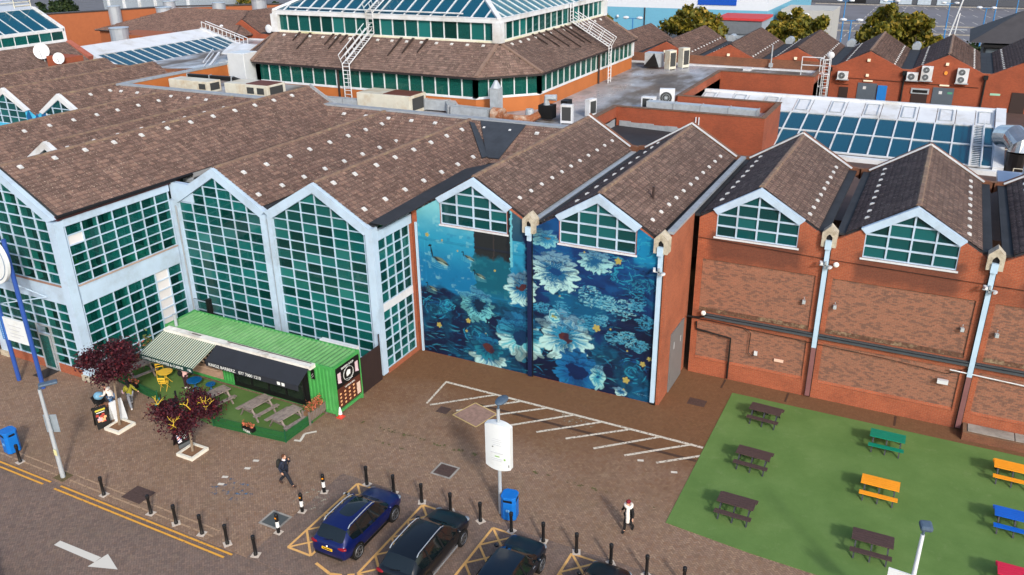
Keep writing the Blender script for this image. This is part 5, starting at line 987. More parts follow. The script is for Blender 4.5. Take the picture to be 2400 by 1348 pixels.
for x, z in ((-7.55, 10.5), (-.17, 10.5), (-7.5, 8.95), (-29.5, 10.3), (-22.2, 10.3), (-14.95, 10.3)): MB().box(x - .14, x + .14, 96.8, 96.99, z - .13, z + .13).build('lamp', flat('cream_lamp', (240, 228, 200), .5), Bk)
MB().prism([(-.17 + .18 * math.cos(a), 96.9, 9.62 + .2 * math.sin(a)) for a in [R(60 * k) for k in range(6)]], (0, .09, 0)).build('alarm_box', flat('orange_alarm', (230, 150, 60), .5), Bk)
MB().tube([(-11, 96.93, 8.6), (-3.8, 96.93, 8.5), (3, 96.93, 8.35)], .03, 5).tube([(-10.6, 96.9, 7.9), (-9.2, 96.9, 7.9)], .03, 5).build('cable', flat('brown_cable', (70, 36, 26), .7), Bk)
t = thing('caged_ladder', 'white caged ladder rising from the court to the wet roof deck', 'ladder', (-11.2, 93.5, 6.1)); m = MB()
for x in (-11.5, -10.9): m.tube([(x, 92.6, 6.1), (x, 92.6, 11.2)], .05, 6)
for k in range(15): m.tube([(-11.5, 92.6, 6.4 + .32 * k), (-10.9, 92.6, 6.4 + .32 * k)], .03, 5)
m.build('ladder', WHITE, t); m = MB()
for z in (7.2, 8.3, 9.6, 11.1): m.tube([(-11.6, 92.6, z), (-11.7, 91.9, z), (-11.2, 91.5, z), (-10.7, 91.9, z), (-10.8, 92.6, z)], .04, 5)
for p in ((-11.7, 91.9), (-11.2, 91.5), (-10.7, 91.9)): m.tube([(*p, 7.2), (*p, 11.1)], .035, 5)
m.tube([(-13.6, 92.6, 11.1), (-11.6, 92.6, 11.1)], .05, 5).tube([(-13.6, 92.6, 9), (-13.6, 92.6, 11.1)], .05, 5).tube([(-13.6, 92.6, 10.3), (-11.6, 92.6, 10.3)], .05, 5); m.build('cage', WHITE, t)
t = thing('weather_mast', 'thin pole with box at the left of the far wet deck parapet', 'mast', (-17.4, 96.6, 9)); MB().tube([(-17.4, 96.5, 9), (-17.4, 96.5, 11.6)], .07, 6).build('pole', GREYM, t); MB().box(-17.6, -17.2, 96.35, 96.65, 9.3, 9.7).build('box', GREYM, t)
one('satellite_dish', MB().ball((-11.3, 96.2, 10.9), .38, 12, 8, (1, .5, 1)), WHITE, 'small white dish on a pole above the caged ladder', 'satellite dish', (-11.3, 96.2, 10.9))
one('satellite_dish', MB().ball((-88.4, 96.5, 10.6), .6, 12, 8, (1, .4, 1)), WHITE, 'white dish beside the far brick gable left of the atrium', 'satellite dish', (-88.4, 96.5, 10.6)); one('satellite_dish', MB().ball((-97.3, 96.3, 10.4), .5, 8, 6, (1, .4, 1)), WHITE, 'pale square-looking dish left of the far brick gable', 'satellite dish', (-97.3, 96.3, 10.4))
# ================================================================== THE SQUARE
BLUEP = simple('bright_blue_plastic', (14, 106, 190), .4, var=.06, scale=3); GREYP = simple('grey_post_paint', (176, 184, 190), .45, .2, var=.06); CAPG = simple('slate_lamp_head', (74, 92, 110), .5, var=.12, scale=9)
# ---- bollards
B0 = thing('bollard', 'black bollard', 'bollard', group='black bollards')
MB().lathe([(.085, 0), (.085, .1), (.07, .12), (.068, .8), (.085, .82), (.085, .9), (.075, .93), (.09, .96), (.085, 1.0), (.05, 1.03)], n=12).build('post', BLACK, B0, smooth=True); MB().prism([(-.19, -.15, 0), (.17, -.19, 0), (.2, .15, 0), (-.15, .18, 0)], (0, 0, .012)).build('concrete_foot', simple('pale_mortar', (196, 184, 170), .9, var=.2, scale=8), B0)
W_L = ['behind the blue car, near its left front corner', 'at the bonnet of the blue car', 'between the blue car and the black estate, at the front', 'at the bonnet of the black estate', 'just left of the blue litter bin under the oval sign', 'right in front of the blue litter bin', 'at the bonnet of the dark teal car', 'at the tip of the right hatched bay, behind the dark teal car', 'at the bonnet of the cropped black car', 'right of the cropped black car at the bottom edge', 'at the bottom edge, rightmost of the black bollards']
first = True
for k, lab in enumerate(W_L):
    p_ = (-21.15 + 1.525 * k, 25.9, 0)
    if first: put(B0, p_); B0['label'] = 'black bollard ' + lab; first = False
    else: dup(B0, p_, R(17 * k), 'black bollard ' + lab)
for x, lab in ((-37.76, 'black bollard in front of the blue litter bin at left edge'), (-31.75, 'black bollard alone, between the lamp post and the brown manhole cover'), (-28.67, 'black bollard right of the brown manhole cover by the road'), (-27.1, 'black bollard on the road edge, second right of the brown manhole cover'), (-25.55, 'black bollard on the road edge, third right of the brown manhole cover'), (-24.08, 'black bollard on the road edge above the end of the yellow lines'), (-22.5, 'black bollard at the road corner beyond the end of the yellow lines')):
    dup(B0, (x, 19.88, 0), R(31 * x), lab)
B1 = thing('striped_bollard', 'x', 'bollard', group='black and white bollards'); MB().lathe([(.08, 0), (.08, .3)], n=12).build('lower_band', BLACK, B1); MB().lathe([(.08, .3), (.08, .6)], n=12).build('white_band', flat('white_band', (232, 232, 230), .4), B1)
MB().lathe([(.08, .6), (.08, .95), (.06, 1.0), (.03, 1.02)], n=12).build('upper_band', BLACK, B1); MB().box(-.03, .05, -.095, -.07, .78, .84).build('reflector', flat('amber_reflector', (240, 150, 20), .3), B1); MB().box(-.17, .17, -.15, .15, 0, .014).build('concrete_foot', bpy.data.materials['pale_mortar'], B1)
put(B1, (-22.6, 21.41, 0)); B1['label'] = 'black and white bollard standing on the pale framed cover'; dup(B1, (-22.6, 22.99, 0), .2, 'black and white bollard in the middle of its row of three'); dup(B1, (-22.6, 24.55, 0), .4, 'black and white bollard nearest the walking man')
t = thing('framed_cover', 'grey cover with pale frame under the black and white bollard', 'manhole cover', (-23.3, 22.0, 0)); MB().box(-23.75, -22.85, 21.6, 22.4, -.02, .006).build('cover', simple('dark_tread_plate', (88, 92, 90), .6, .3), t); f = MB()
for q in ((-23.85, -22.75, 21.5, 21.6), (-23.85, -22.75, 22.4, 22.5), (-23.85, -23.75, 21.6, 22.4), (-22.85, -22.75, 21.6, 22.4)): f.box(*q, -.02, .008)
f.build('frame', CONC, t)
# ---- litter bins
def bin_(loc, rz, lab):
    t = thing('litter_bin', lab, 'litter bin', (0, 0, 0), 'blue litter bins'); oc = [(-.34, -.22), (-.2, -.34), (.2, -.34), (.34, -.22), (.34, .22), (.2, .34), (-.2, .34), (-.34, .22)]
    MB().prism([(x, y, .05) for x, y in oc], (0, 0, .92)).build('body', BLUEP, t, bevel=.015); MB().prism([(x * .8, y * .8, 0) for x, y in oc], (0, 0, .06)).build('base', BLACKP, t)
    hd = MB().prism([(x * 1.04, y * 1.04, 1.14) for x, y in oc], (0, 0, .1)); hd.prism([(x * .98, y * .98, .97) for x, y in oc], (0, 0, .17)); hd = hd.build('hood', BLUEP, t, bevel=.02)
    MB().box(-.2, .2, -.345, -.33, .99, 1.1).box(-.2, .2, .33, .345, .99, 1.1).box(.33, .345, -.15, .15, .99, 1.1).box(-.345, -.33, -.15, .15, .99, 1.1).build('opening', BLACKP, hd)
    MB().box(-.08, .08, -.353, -.34, .5, .62).build('emblem', flat('pale_emblem', (120, 180, 230), .5), t); return put(t, loc, rz)
bin_((-14.02, 26.75, 0), R(10), 'blue litter bin under the white oval sign'); bin_((-39.0, 20.35, 0), R(-8), 'blue litter bin by the yellow lines at left edge')
# ---- white oval sign on its lamp post
def txt(s, size, mat, parent, M, name='lettering', align='CENTER'):
    cu = bpy.data.curves.new(name, 'FONT'); cu.body = s; cu.size = size; cu.align_x = align; cu.align_y = 'CENTER'; cu.extrude = .004
    o = bpy.data.objects.new(name, cu); C.objects.link(o); dg = bpy.context.evaluated_depsgraph_get(); me = bpy.data.meshes.new_from_object(o.evaluated_get(dg)); bpy.data.objects.remove(o)
    me.materials.clear(); me.materials.append(mat); o = bpy.data.objects.new(name, me); C.objects.link(o); o.parent = parent; o.matrix_local = Matrix.Translation(-wl(parent)) @ M; return o
def face(loc, rz=0, tilt=90): return Matrix.Translation(loc) @ Matrix.Rotation(rz, 4, 'Z') @ Matrix.Rotation(R(tilt), 4, 'X')
SIGNW = simple('sign_white', (218, 224, 226), .35, var=.03, dirt=(204, 208, 204)); INK = flat('faded_ink', (190, 194, 200), .6); GRN = flat('sign_green', (120, 176, 60), .5)
t = thing('lamp_sign_post', 'lamp post carrying a white oval sign above the blue litter bin', 'sign post', (-14.52, 26.8, 0)); MB().tube([(-14.52, 26.8, 0), (-14.52, 26.8, 5.4)], [.085, .07], 10).build('post', GREYP, t)
s = MB(); n = 14; top_ = []; pts = []
for i in range(n + 1):
    a = -1 + 2 * i / n; pts.append((a, 2.42 + .12 * a * a))
for i in range(n + 1):
    a = 1 - 2 * i / n; pts.append((a, 4.74 - .12 * a * a))
ex = [(-14.52 + a * .6, z) for a, z in pts]
fr_ = [(x, 26.8 - .13 - .07 * (1 - ((x + 14.52) / .6) ** 2), z) for x, z in ex]; bk_ = [(x, 26.8 + .13 + .07 * (1 - ((x + 14.52) / .6) ** 2), z) for x, z in ex]; m = len(ex)
s.add(fr_ + bk_, [tuple([i, i + 1, m - 2 - i, m - 1 - i]) for i in range(n)] + [tuple([m + i + 1, m + i, 2 * m - 1 - i, 2 * m - 2 - i]) for i in range(n)] + [(i, m + i, m + (i + 1) % m, (i + 1) % m) for i in range(m)])
sg = s.build('sign_panel', SIGNW, t); yf = 26.8 - .215
for z, w_, h_ in ((4.0, .4, .02), (3.9, .5, .02), (3.8, .36, .02), (3.7, .4, .02), (3.3, .6, .03), (3.0, .52, .03), (2.92, .5, .02)): MB().box(-14.52 - w_ / 2, -14.52 + w_ / 2, yf, yf + .01, z, z + h_).build('print_line', INK, sg)
MB().box(-14.62, -14.4, yf, yf + .01, 3.12, 3.16).box(-14.2, -14.12, yf + .02, yf + .03, 3.0, 3.08).build('green_print', GRN, sg); MB().box(-14.75, -14.69, yf, yf + .01, 3.58, 3.62).box(-14.0, -13.97, yf + .06, yf + .08, 2.68, 2.8).build('arrow_mark', BLACKP, sg)
lh = MB().tube([(-14.52, 26.8, 5.35), (-14.52, 26.85, 5.62)], .05, 8).build('lamp_stem', CAPG, t); MB().ball((-14.46, 27.02, 5.72), .34, 14, 8, (.72, 1.25, .32)).build('lamp_head', CAPG, t, smooth=True)
# ---- lamp post at the left and at the bottom right
t = thing('street_lamp', 'tall grey lamp post with road sign back by the yellow lines', 'street lamp', (-34.72, 19.98, 0)); MB().tube([(-34.72, 19.98, 0), (-34.72, 19.98, 4.85)], [.11, .075], 12).build('post', GREYP, t); MB().box(-35.1, -34.4, 19.7, 20.3, 0, .01).build('worn_base', simple('mossy_patch', (96, 84, 56), .95, var=.4, scale=7), t)
MB().tube([(-34.72, 19.98, 4.85), (-34.7, 20.05, 5.02)], .06, 8).build('lamp_stem', CAPG, t); MB().obox((-34.5, 20.3, 5.06), (.34, .8, .13), R(-32)).build('lamp_head', CAPG, t, bevel=.05)
sb = MB().obox((-34.72, 20.12, 2.95), (.62, .03, .95), R(28)).build('sign_plate', simple('sign_back_grey', (140, 152, 162), .5, .2), t, bevel=.01); MB().tube([(-34.85, 20.0, 3.25), (-34.6, 20.0, 3.25)], .03, 5).tube([(-34.85, 20.0, 2.65), (-34.6, 20.0, 2.65)], .03, 5).build('clamp', GREYM, sb); MB().obox((-34.62, 19.86, 1.5), (.16, .04, .3), 0).build('small_plate', flat('pale_yellow_plate', (220, 216, 160), .5), t)
t = thing('street_lamp', 'white lamp post with square grey head rising at the bottom right', 'street lamp', (1.92, 27.1, 0)); MB().tube([(1.92, 27.1, 0), (1.92, 27.1, 4.55)], [.1, .065], 12).build('post', simple('white_post', (214, 220, 226), .4, var=.05), t); MB().tube([(1.92, 27.1, 4.55), (1.93, 27.12, 4.72)], .045, 8).build('lamp_stem', CAPG, t); MB().obox((1.97, 27.2, 4.86), (.42, .42, .22), R(15), 0, R(10)).build('lamp_head', CAPG, t, bevel=.08); MB().obox((1.5, 27.05, 2.35), (.8, .05, .9), R(-5)).build('sign_plate', SIGNW, t)
# ---- picnic tables on the turf
BRW = simple('dark_brown_board', (74, 58, 56), .6, var=.12, scale=6); LEGM = simple('dark_steel_leg', (58, 60, 66), .5, .3)
def picnic(m, mname):
    t = thing('picnic_table', 'x', 'picnic table', group='picnic tables on the turf')
    for k in range(5): MB().box(-.8, .8, -.37 + .15 * k, -.37 + .15 * k + .138, .715, .755).build('table_board', m, t)
    for y in (-.8, .52):
        for k in range(2): MB().box(-.8, .8, y + .145 * k, y + .145 * k + .135, .43, .465).build('seat_board', m, t)
    for x in (-.62, 0, .62):
        MB().bar((x, -.66, 0), (x, -.22, .71), .06, .06).build('leg', LEGM, t); MB().bar((x, .66, 0), (x, .22, .71), .06, .06).build('leg', LEGM, t)
        MB().bar((x, -.78, .41), (x, .78, .41), .05, .05).bar((x, -.35, .69), (x, .35, .69), .05, .05).build('cross_bar', LEGM, t)
    return t
PT = picnic(BRW, 'brown'); put(PT, (-5.5, 39.45, .02), R(-3)); PT['label'] = 'dark brown picnic table at the top left corner of the turf'
cols = {'green': simple('green_board', (0, 124, 98), .5, var=.05), 'orange': simple('orange_board', (236, 152, 36), .5, var=.05), 'blue': simple('blue_board', (12, 92, 190), .5, var=.05), 'red': simple('red_board', (196, 36, 70), .5, var=.05)}
for x, y, rz, c, lab in ((-5.2, 35.2, -2, None, 'dark brown picnic table in the middle of the left column on the turf'), (-5.1, 31.2, -1, None, 'dark brown picnic table at the bottom left corner of the turf'), (.48, 31.2, 1, None, 'dark brown picnic table by the white lamp post at bottom right'), (.38, 39.5, 0, 'green', 'green picnic table near the brick wall'), (.41, 35.33, 0, 'orange', 'orange picnic table in the middle of the turf'), (5.8, 39.25, -1, 'orange', 'orange picnic table cropped by the right edge of the photo'), (5.76, 35.4, 0, 'blue', 'blue picnic table at the right edge of the photo'), (5.8, 31.5, 0, 'red', 'red picnic table in the bottom right corner')):
    dup(PT, (x, y, .024), R(rz), lab, swap={BRW.name: cols[c]} if c else None)
# ---- container shop
GREEN = simple('bright_green_paint', (66, 150, 76), .5, var=.12, scale=2, dirt=(84, 160, 92)); GREENR = simple('bleached_green_paint', (104, 162, 100), .6, var=.16, scale=1.6, dirt=(128, 176, 122)); CT = thing('container_shop', 'bright green shipping container made into a cafe and barber shop with awnings', 'container shop', (-32, 31, 0))
x0, x1, y0, y1, z0, z1 = -38.26, -26.03, 30.06, 32.34, .12, 2.96
rf = MB(); n = 40
for k in range(n):
    a = x0 + .1 + (x1 - x0 - .2) * k / n; b = x0 + .1 + (x1 - x0 - .2) * (k + 1) / n; w_ = b - a
    rf.prism([(a, y0 + .06, z1 - .11), (a + w_ * .15, y0 + .06, z1), (a + w_ * .5, y0 + .06, z1), (a + w_ * .65, y0 + .06, z1 - .11), (b, y0 + .06, z1 - .11), (b, y0 + .06, z1 - .15), (a, y0 + .06, z1 - .15)], (0, y1 - y0 - .12, 0))
rf.build('corrugated_roof', GREENR, CT, kind='stuff')
fm = MB(); fm.box(x0, x1, y0, y0 + .08, z1 - .14, z1 + .01).box(x0, x1, y1 - .08, y1, z1 - .14, z1 + .01).box(x0, x0 + .1, y0 + .081, y1 - .081, z1 - .13, z1 + .015).box(x1 - .1, x1, y0 + .081, y1 - .081, z1 - .13, z1 + .015).box(x0, x1, y0, y0 + .08, z0, z0 + .16).box(x0, x1, y1 - .08, y1, z0, z0 + .16).box(x1 - .1, x1, y0 + .081, y1 - .081, z0, z0 + .16).box(x0, x0 + .1, y0 + .081, y1 - .081, z0, z0 + .16)
for a in (x0, x1 - .14):
    for b in (y0, y1 - .14): fm.box(a - .003, a + .143, b - .003, b + .143, z0 - .1, z1 + .03)
fm.build('frame', GREEN, CT); MB().box(x0 + .12, x1 - .12, y0 + .14, y1 - .14, z0 + .1, z1 - .1).build('inner_shell', flat('dark_shop_interior', (46, 48, 46), .8), CT)
def corr(mb, p, q, z0, z1, out, n):
    p, q, out = Vector(p), Vector(q), Vector(out)
    for k in range(n):
        d = (q - p) / n; a = p + d * k; P4 = [a, a + d * .15 + out * .04, a + d * .5 + out * .04, a + d * .65, a + d]
        mb.prism([(v.x, v.y, z0) for v in P4] + [(v.x - out.x * .03, v.y - out.y * .03, z0) for v in reversed(P4)], (0, 0, z1 - z0))
s = MB(); corr(s, (-34.2, y0 + .05, 0), (-33.3, y0 + .05, 0), z0 + .16, z1 - .14, (0, -1, 0), 4); corr(s, (-27.85, y0 + .05, 0), (x1 - .1, y0 + .05, 0), z0 + .16, z1 - .14, (0, -1, 0), 7); corr(s, (x0, y1 - .05, 0), (x1, y1 - .05, 0), z0 + .16, z1 - .14, (0, 1, 0), 50); corr(s, (x0 + .05, y0 + .1, 0), (x0 + .05, y1 - .1, 0), z0 + .16, z1 - .14, (-1, 0, 0), 9); s.build('corrugated_side', GREEN, CT, kind='stuff')
MB().box(-38.15, -34.22, y0 + .03, y0 + .09, z0 + .16, .95).build('timber_front', simple('pale_timber', (176, 144, 124), .8, var=.15, scale=4), CT); MB().box(-38.15, -34.25, y0 - .28, y0 + .02, .95, 1.02).build('serving_counter', simple('pale_timber_counter', (190, 160, 138), .7, var=.1), CT); MB().box(-38.15, -36.2, y0 + .04, y0 + .1, 1.02, 2.7).build('serving_hatch', BLACKP, CT)
bd = MB().box(-36.15, -34.24, y0 + .0, y0 + .06, 1.05, 2.75).build('menu_board', BLACKP, CT); PINKM = flat('menu_print', (214, 190, 172), .6)
for i in range(6):
    for j in range(6): MB().box(-36.0 + .29 * i, -35.8 + .29 * i, y0 - .008, y0 - .001, 1.12 + .26 * j, 1.12 + .26 * j + (.14 if (i + j) % 3 else .18)).build('menu_print', PINKM if (i * j) % 4 != 1 else flat('menu_orange', (226, 156, 70), .6) if 'menu_orange' not in bpy.data.materials else bpy.data.materials['menu_orange'], bd)
sh = MB(); xs = [-33.25, -32.0, -30.75, -29.5, -28.2]
for a in xs: sh.box(a - .06, a + .06, y0 - .02, y0 + .1, z0 + .05, 2.6)
sh.box(-33.2, -28.2, y0 - .021, y0 + .09, z0 + .05, z0 + .3).box(-33.2, -28.2, y0 - .021, y0 + .09, 2.3, 2.6).box(-28.1, -27.85, y0 - .022, y0 + .09, z0, 2.8); sh = sh.build('shop_front', BLACK, CT); GSH = glass_mat('shop_glass', (40, 50, 44), (120, 130, 120), .3)
for a, b in zip(xs[:-1], xs[1:]): MB().box(a + .06, b - .06, y0 + .02, y0 + .035, z0 + .3, 2.3).build('pane', GSH, sh)
gt = MB().box(-37.9, -27.2, y0 - .42, y0 + .02, 2.78, 2.98).build('awning_cassette', simple('grubby_white_metal', (226, 224, 216), .5, var=.15, scale=2, dirt=(150, 140, 126)), CT); MB().box(-33.3, -27.4, y0 - .1, y0 - .02, 2.981, 2.99).box(-35.9, -35.2, y0 - .2, y0 - .12, 2.981, 2.99).build('dirty_seam', flat('seam_brown', (78, 66, 54), .8), gt)
STR = NT('striped_awning'); _x = STR.sep(STR.P())[0]; STR.col(STR.mix(STR.m_('LESS_THAN', STR.m_('FRACT', STR.m_('MULTIPLY', _x, 6.2)), .5), lin((26, 50, 44)), lin((196, 206, 184)))); STR.rough(.8); STR = STR.m
DKG = flat('dark_green_valance', (16, 58, 52), .7); CHAR = simple('charcoal_canvas', (36, 40, 48), .8, var=.1, scale=1.5)
def awning(name, a, b, yb, zb, yf, zf, val, mt, vm):
    q = MB().prism([(a, yb, zb), (b, yb, zb), (b, yf, zf), (a, yf, zf)], (0, 0, .025)).build(name, mt, CT); MB().box(a, b, yf - .025, yf - .003, zf - val, zf + .03).build('valance', vm, q); MB().bar((a + .2, yb, zb - .1), (a + .5, yf + .1, zf - .03), .05).bar((b - .2, yb, zb - .1), (b - .5, yf + .1, zf - .03), .05).build('awning_arm', GREYM, q); return q
aw = awning('striped_awning', -38.0, -33.85, 29.62, 2.8, 27.8, 2.2, .28, STR, DKG); LW = flat('white_lettering', (232, 236, 232), .5)
txt('COFFEE CO', .2, LW, aw, face((-37.2, 27.77, 2.06))); txt('ALCOFFEE & CUISINE', .22, LW, aw, face((-35.6, 27.77, 2.06))); txt('TEL', .2, LW, aw, face((-34.1, 27.77, 2.06)))
aw2 = awning('black_awning', -33.8, -27.3, 29.62, 2.82, 28.7, 2.3, .3, CHAR, CHAR); txt('KINGZ BARBERZ', .26, LW, aw2, face((-32.6, 28.66, 2.14))); txt('077 7000 1210', .26, LW, aw2, face((-30.6, 28.66, 2.14))); MB().box(-28.7, -28.5, 28.66, 28.67, 2.08, 2.26).box(-28.4, -28.2, 28.66, 28.67, 2.08, 2.26).build('social_icon', LW, aw2)
en = MB().box(x1 + .005, x1 + .03, y0 + .16, y1 - .14, 1.62, z1 - .16).build('barber_sign', BLACKP, CT); ce = x1 + .036
M_ = lambda y, z: Matrix.Translation((ce, y, z)) @ Matrix.Rotation(R(90), 4, 'Z') @ Matrix.Rotation(R(90), 4, 'X')
for yy in (y0 + .38, y1 - .4): MB().tube([(ce - .006, yy, 1.95), (ce - .006, yy, 1.951)], .12, 10).box(ce - .012, ce - .003, yy - .13, yy + .13, 1.92, 2.5).build('barber_pole_print', flat('pole_print', (214, 190, 196), .5) if 'pole_print' not in bpy.data.materials else bpy.data.materials['pole_print'], en); 
rg_ = MB(); c_ = (1.2, 2.16)
for k in range(20): a, b = 6.2832 * k / 20, 6.2832 * (k + 1) / 20; rg_.bar((ce, y0 + 1.15 + .42 * math.cos(a), 2.14 + .4 * math.sin(a)), (ce, y0 + 1.15 + .42 * math.cos(b), 2.14 + .4 * math.sin(b)), .035, .012)
rg_.build('emblem_ring', LW, en); MB().prism([(ce, y0 + 1.0, 2.0), (ce, y0 + 1.3, 2.05), (ce, y0 + 1.32, 2.3), (ce, y0 + 1.1, 2.36), (ce, y0 + .98, 2.22)], (.008, 0, 0)).bar((ce, y0 + .85, 1.9), (ce, y0 + 1.45, 1.78), .05, .01).build('emblem_head', LW, en); txt('BARBER SHOP', .17, LW, en, M_(y0 + 1.12, 2.64))
mn = MB().box(x1 + .005, x1 + .03, y0 + .16, y1 - .14, .42, 1.6).build('menu_sign', simple('brown_menu', (84, 46, 34), .5, var=.05), CT); txt('COFFEE & GRILL', .12, LW, mn, M_(y0 + 1.2, 1.46)); FD = flat('menu_food', (226, 170, 120), .6)
for i in range(4):
    for j in range(4): MB().ball((ce - .004, y0 + .36 + .38 * i, .58 + .22 * j), .07, 8, 5, (.12, 1.2, .9)).build('food_print', FD, mn)
MB().box(ce - .006, ce, y0 + 1.75, y0 + 2.05, .5, 1.2).build('menu_print', PINKM, mn)
MB().box(-27.5, -27.3, y0 - .09, y0 - .03, 2.05, 2.6).build('barber_plaque', BLACKP, CT); MB().bar((-27.46, y0 - .1, 2.25), (-27.34, y0 - .1, 2.4), .05, .012).bar((-27.46, y0 - .1, 2.12), (-27.34, y0 - .1, 2.27), .05, .012).build('barber_stripe', LW, CT)
MB().tube([(-37.5, 30.25, 2.9), (-37.5, 30.25, 3.65)], .09, 10).tube([(-37.5, 30.25, 3.6), (-37.5, 30.25, 3.72)], .13, 10).build('flue', GREYM, CT)
MB().box(-28.8, -26.3, 32.4, 32.7, 2.6, 3.0).build('rear_box', WHITE, CT)
one('mesh_fence', MB().box(-26.35, -26.25, 32.6, 34.5, 0, 2.2).tube([(-26.3, 34.5, 0), (-26.3, 34.5, 2.9)], .04, 6).tube([(-26.3, 32.6, 2.2), (-26.3, 34.5, 2.2)], .03, 6), simple('black_brown_hoarding', (44, 30, 28), .8, var=.15), 'dark hoarding panel closing the gap between container and glass hall', 'fence', (-26.3, 33.5, 0))
n = MB()
for k in range(14): n.tube([(-38.6 + .1 * k, 32.75, 2.6), (-38.6 + .1 * k, 32.75, 3.5)], .012, 4)
n.tube([(-38.6, 32.75, 3.5), (-37.2, 32.75, 3.5)], .02, 4).box(-37.6, -37.4, 32.7, 33, 2.4, 3.6); one('wire_screen', n, BLACKP, 'dark wire screen behind the left end of the container roof', 'fence', (-37.9, 32.75, 0))
# ---- cafe terrace
tf = MB().poly([(-40.9, 27.72, .004), (-36.1, 27.0, .004), (-34.6, 26.85, .004), (-31.45, 26.48, .004), (-26.95, 26.95, .004), (-26.9, 30.05, .004), (-40.9, 30.05, .004)]); struct('terrace_turf', tf, TURF)
FG = simple('dark_green_fence_wire', (18, 84, 56), .5, var=.08); FG2 = simple('green_fence_screen', (34, 92, 40), .85, var=.15, scale=5)
def lowfence(pts, lab, gatez=.62):
    t = thing('low_fence', lab, 'fence', (*pts[0], 0), 'low green terrace fences'); w_ = MB(); sc = MB()
    for a, b in zip(pts[:-1], pts[1:]):
        a, b = Vector((*a, 0)), Vector((*b, 0)); L = (b - a).length; n = int(L / .07)
        for k in range(n + 1): p = a + (b - a) * (k / n); w_.tube([p + Z(.02), p + Z(gatez)], .006, 4, cap=False)
        for z in (.04, .3, gatez): w_.tube([a + Z(z), b + Z(z)], .009, 4)
        d = (b - a).normalized(); nn = Vector((-d.y, d.x, 0)) * .02; sc.prism([a + nn + Z(.03), b + nn + Z(.03), b + nn + Z(gatez - .05), a + nn + Z(gatez - .05)], nn * .3)
    w_.build('wire', FG, t, kind='stuff'); sc.build('turf_screen', FG2, t)
    for p in pts: MB().tube([(*p, 0), (*p, gatez + .12)], .03, 6).build('post', FG, t)
Z = lambda z: Vector((0, 0, z))
lowfence([(-40.9, 29.5), (-40.9, 27.72), (-38.5, 27.35), (-36.1, 27.0)], 'low green wire fence round the left half of the cafe terrace'); lowfence([(-31.45, 26.48), (-29.2, 26.7), (-26.95, 26.95), (-26.92, 29.0)], 'low green wire fence round the right half of the terrace')
WOOD = simple('weathered_wood', (142, 130, 122), .85, var=.22, scale=7, dirt=(96, 88, 84)); GWOOD = simple('grey_old_wood', (120, 110, 104), .9, var=.25, scale=7)
def ptable():
    t = thing('wooden_picnic_table', 'x', 'picnic table', group='weathered wooden tables on the terrace')
    for k in range(4): MB().box(-.36 + .185 * k, -.36 + .185 * k + .17, -.8, .8, .72, .76).build('table_board', WOOD, t)
    for x in (-.86, .62): MB().box(x, x + .24, -.8, .8, .43, .47).build('seat_board', WOOD, t)
    for y in (-.58, .58):
        MB().bar((-.72, y, 0), (-.26, y, .72), .09, .05).build('leg', WOOD, t); MB().bar((.72, y, 0), (.26, y, .72), .09, .05).build('leg', WOOD, t); MB().bar((-.85, y + .06, .4), (.85, y + .06, .4), .05, .09).build('cross_bar', GWOOD, t)
    return t
WT = ptable(); put(WT, (-30.15, 28.45, .01), R(-9)); WT['label'] = 'weathered wooden picnic table in front of the barber windows, left of the pair'
dup(WT, (-27.95, 28.25, .01), R(-8), 'weathered wooden picnic table beside the flower trough'); dup(WT, (-32.95, 28.2, .01), R(-12), 'weathered wooden picnic table behind the red leaved tree'); dup(WT, (-39.4, 28.6, .01), R(-14), 'weathered wooden picnic table under the left red leaved tree by the glass wall')
YEL = simple('yellow_metal', (242, 196, 64), .4, var=.05)
t = thing('bistro_table', 'round yellow metal bistro table on the terrace', 'table', (-37.35, 28.75, 0)); MB().tube([(-37.35, 28.75, .71), (-37.35, 28.75, .735)], .42, 20).build('table_top', YEL, t)
for a in range(4): c, s_ = math.cos(a * 1.57 + .7) * .3, math.sin(a * 1.57 + .7) * .3; MB().tube([(-37.35 + c, 28.75 + s_, 0), (-37.35 - c * .8, 28.75 - s_ * .8, .71)], .014, 5).build('leg', YEL, t)
def chair(lab, loc, rz):
    t = thing('folding_chair', lab, 'chair', (0, 0, 0), 'yellow folding chairs')
    for k in range(5): MB().box(-.2, .2, -.2 + .08 * k, -.2 + .08 * k + .06, .45, .465).build('seat_slat', YEL, t)
    for x in (-.2, .2): MB().tube([(x, -.22, 0), (x, .2, .5), (x, .26, .88)], .014, 5).build('leg', YEL, t); MB().tube([(x * .9, .24, 0), (x * .9, -.2, .46)], .014, 5).build('leg', YEL, t)
    MB().box(-.21, .21, .245, .26, .78, .88).build('back_slat', YEL, t); MB().box(-.21, .21, .235, .25, .64, .7).build('back_slat', YEL, t); return put(t, loc, rz)
chair('yellow folding chair behind the yellow bistro table', (-38.05, 28.95, 0), R(50)); chair('yellow folding chair in front of the yellow bistro table', (-36.85, 28.15, 0), R(205))
DBL = simple('deep_blue_metal', (10, 92, 150), .45, var=.06)
for x, y, r, lab in ((-35.05, 28.75, .42, 'round blue metal table on the terrace'), (-34.2, 29.1, .27, 'small blue metal stool beside the blue table')):
    t = thing('blue_table' if r > .3 else 'blue_stool', lab, 'table' if r > .3 else 'stool', (x, y, 0)); h_ = .72 if r > .3 else .5; MB().tube([(x, y, h_), (x, y, h_ + .03)], r, 18).build('table_top' if r > .3 else 'seat', DBL, t)
    for a in range(4): c, s_ = math.cos(a * 1.57) * r * .7, math.sin(a * 1.57) * r * .7; MB().tube([(x + c, y + s_, 0), (x - c * .8, y - s_ * .8, h_)], .016, 5).build('leg', DBL, t)
chair2 = None
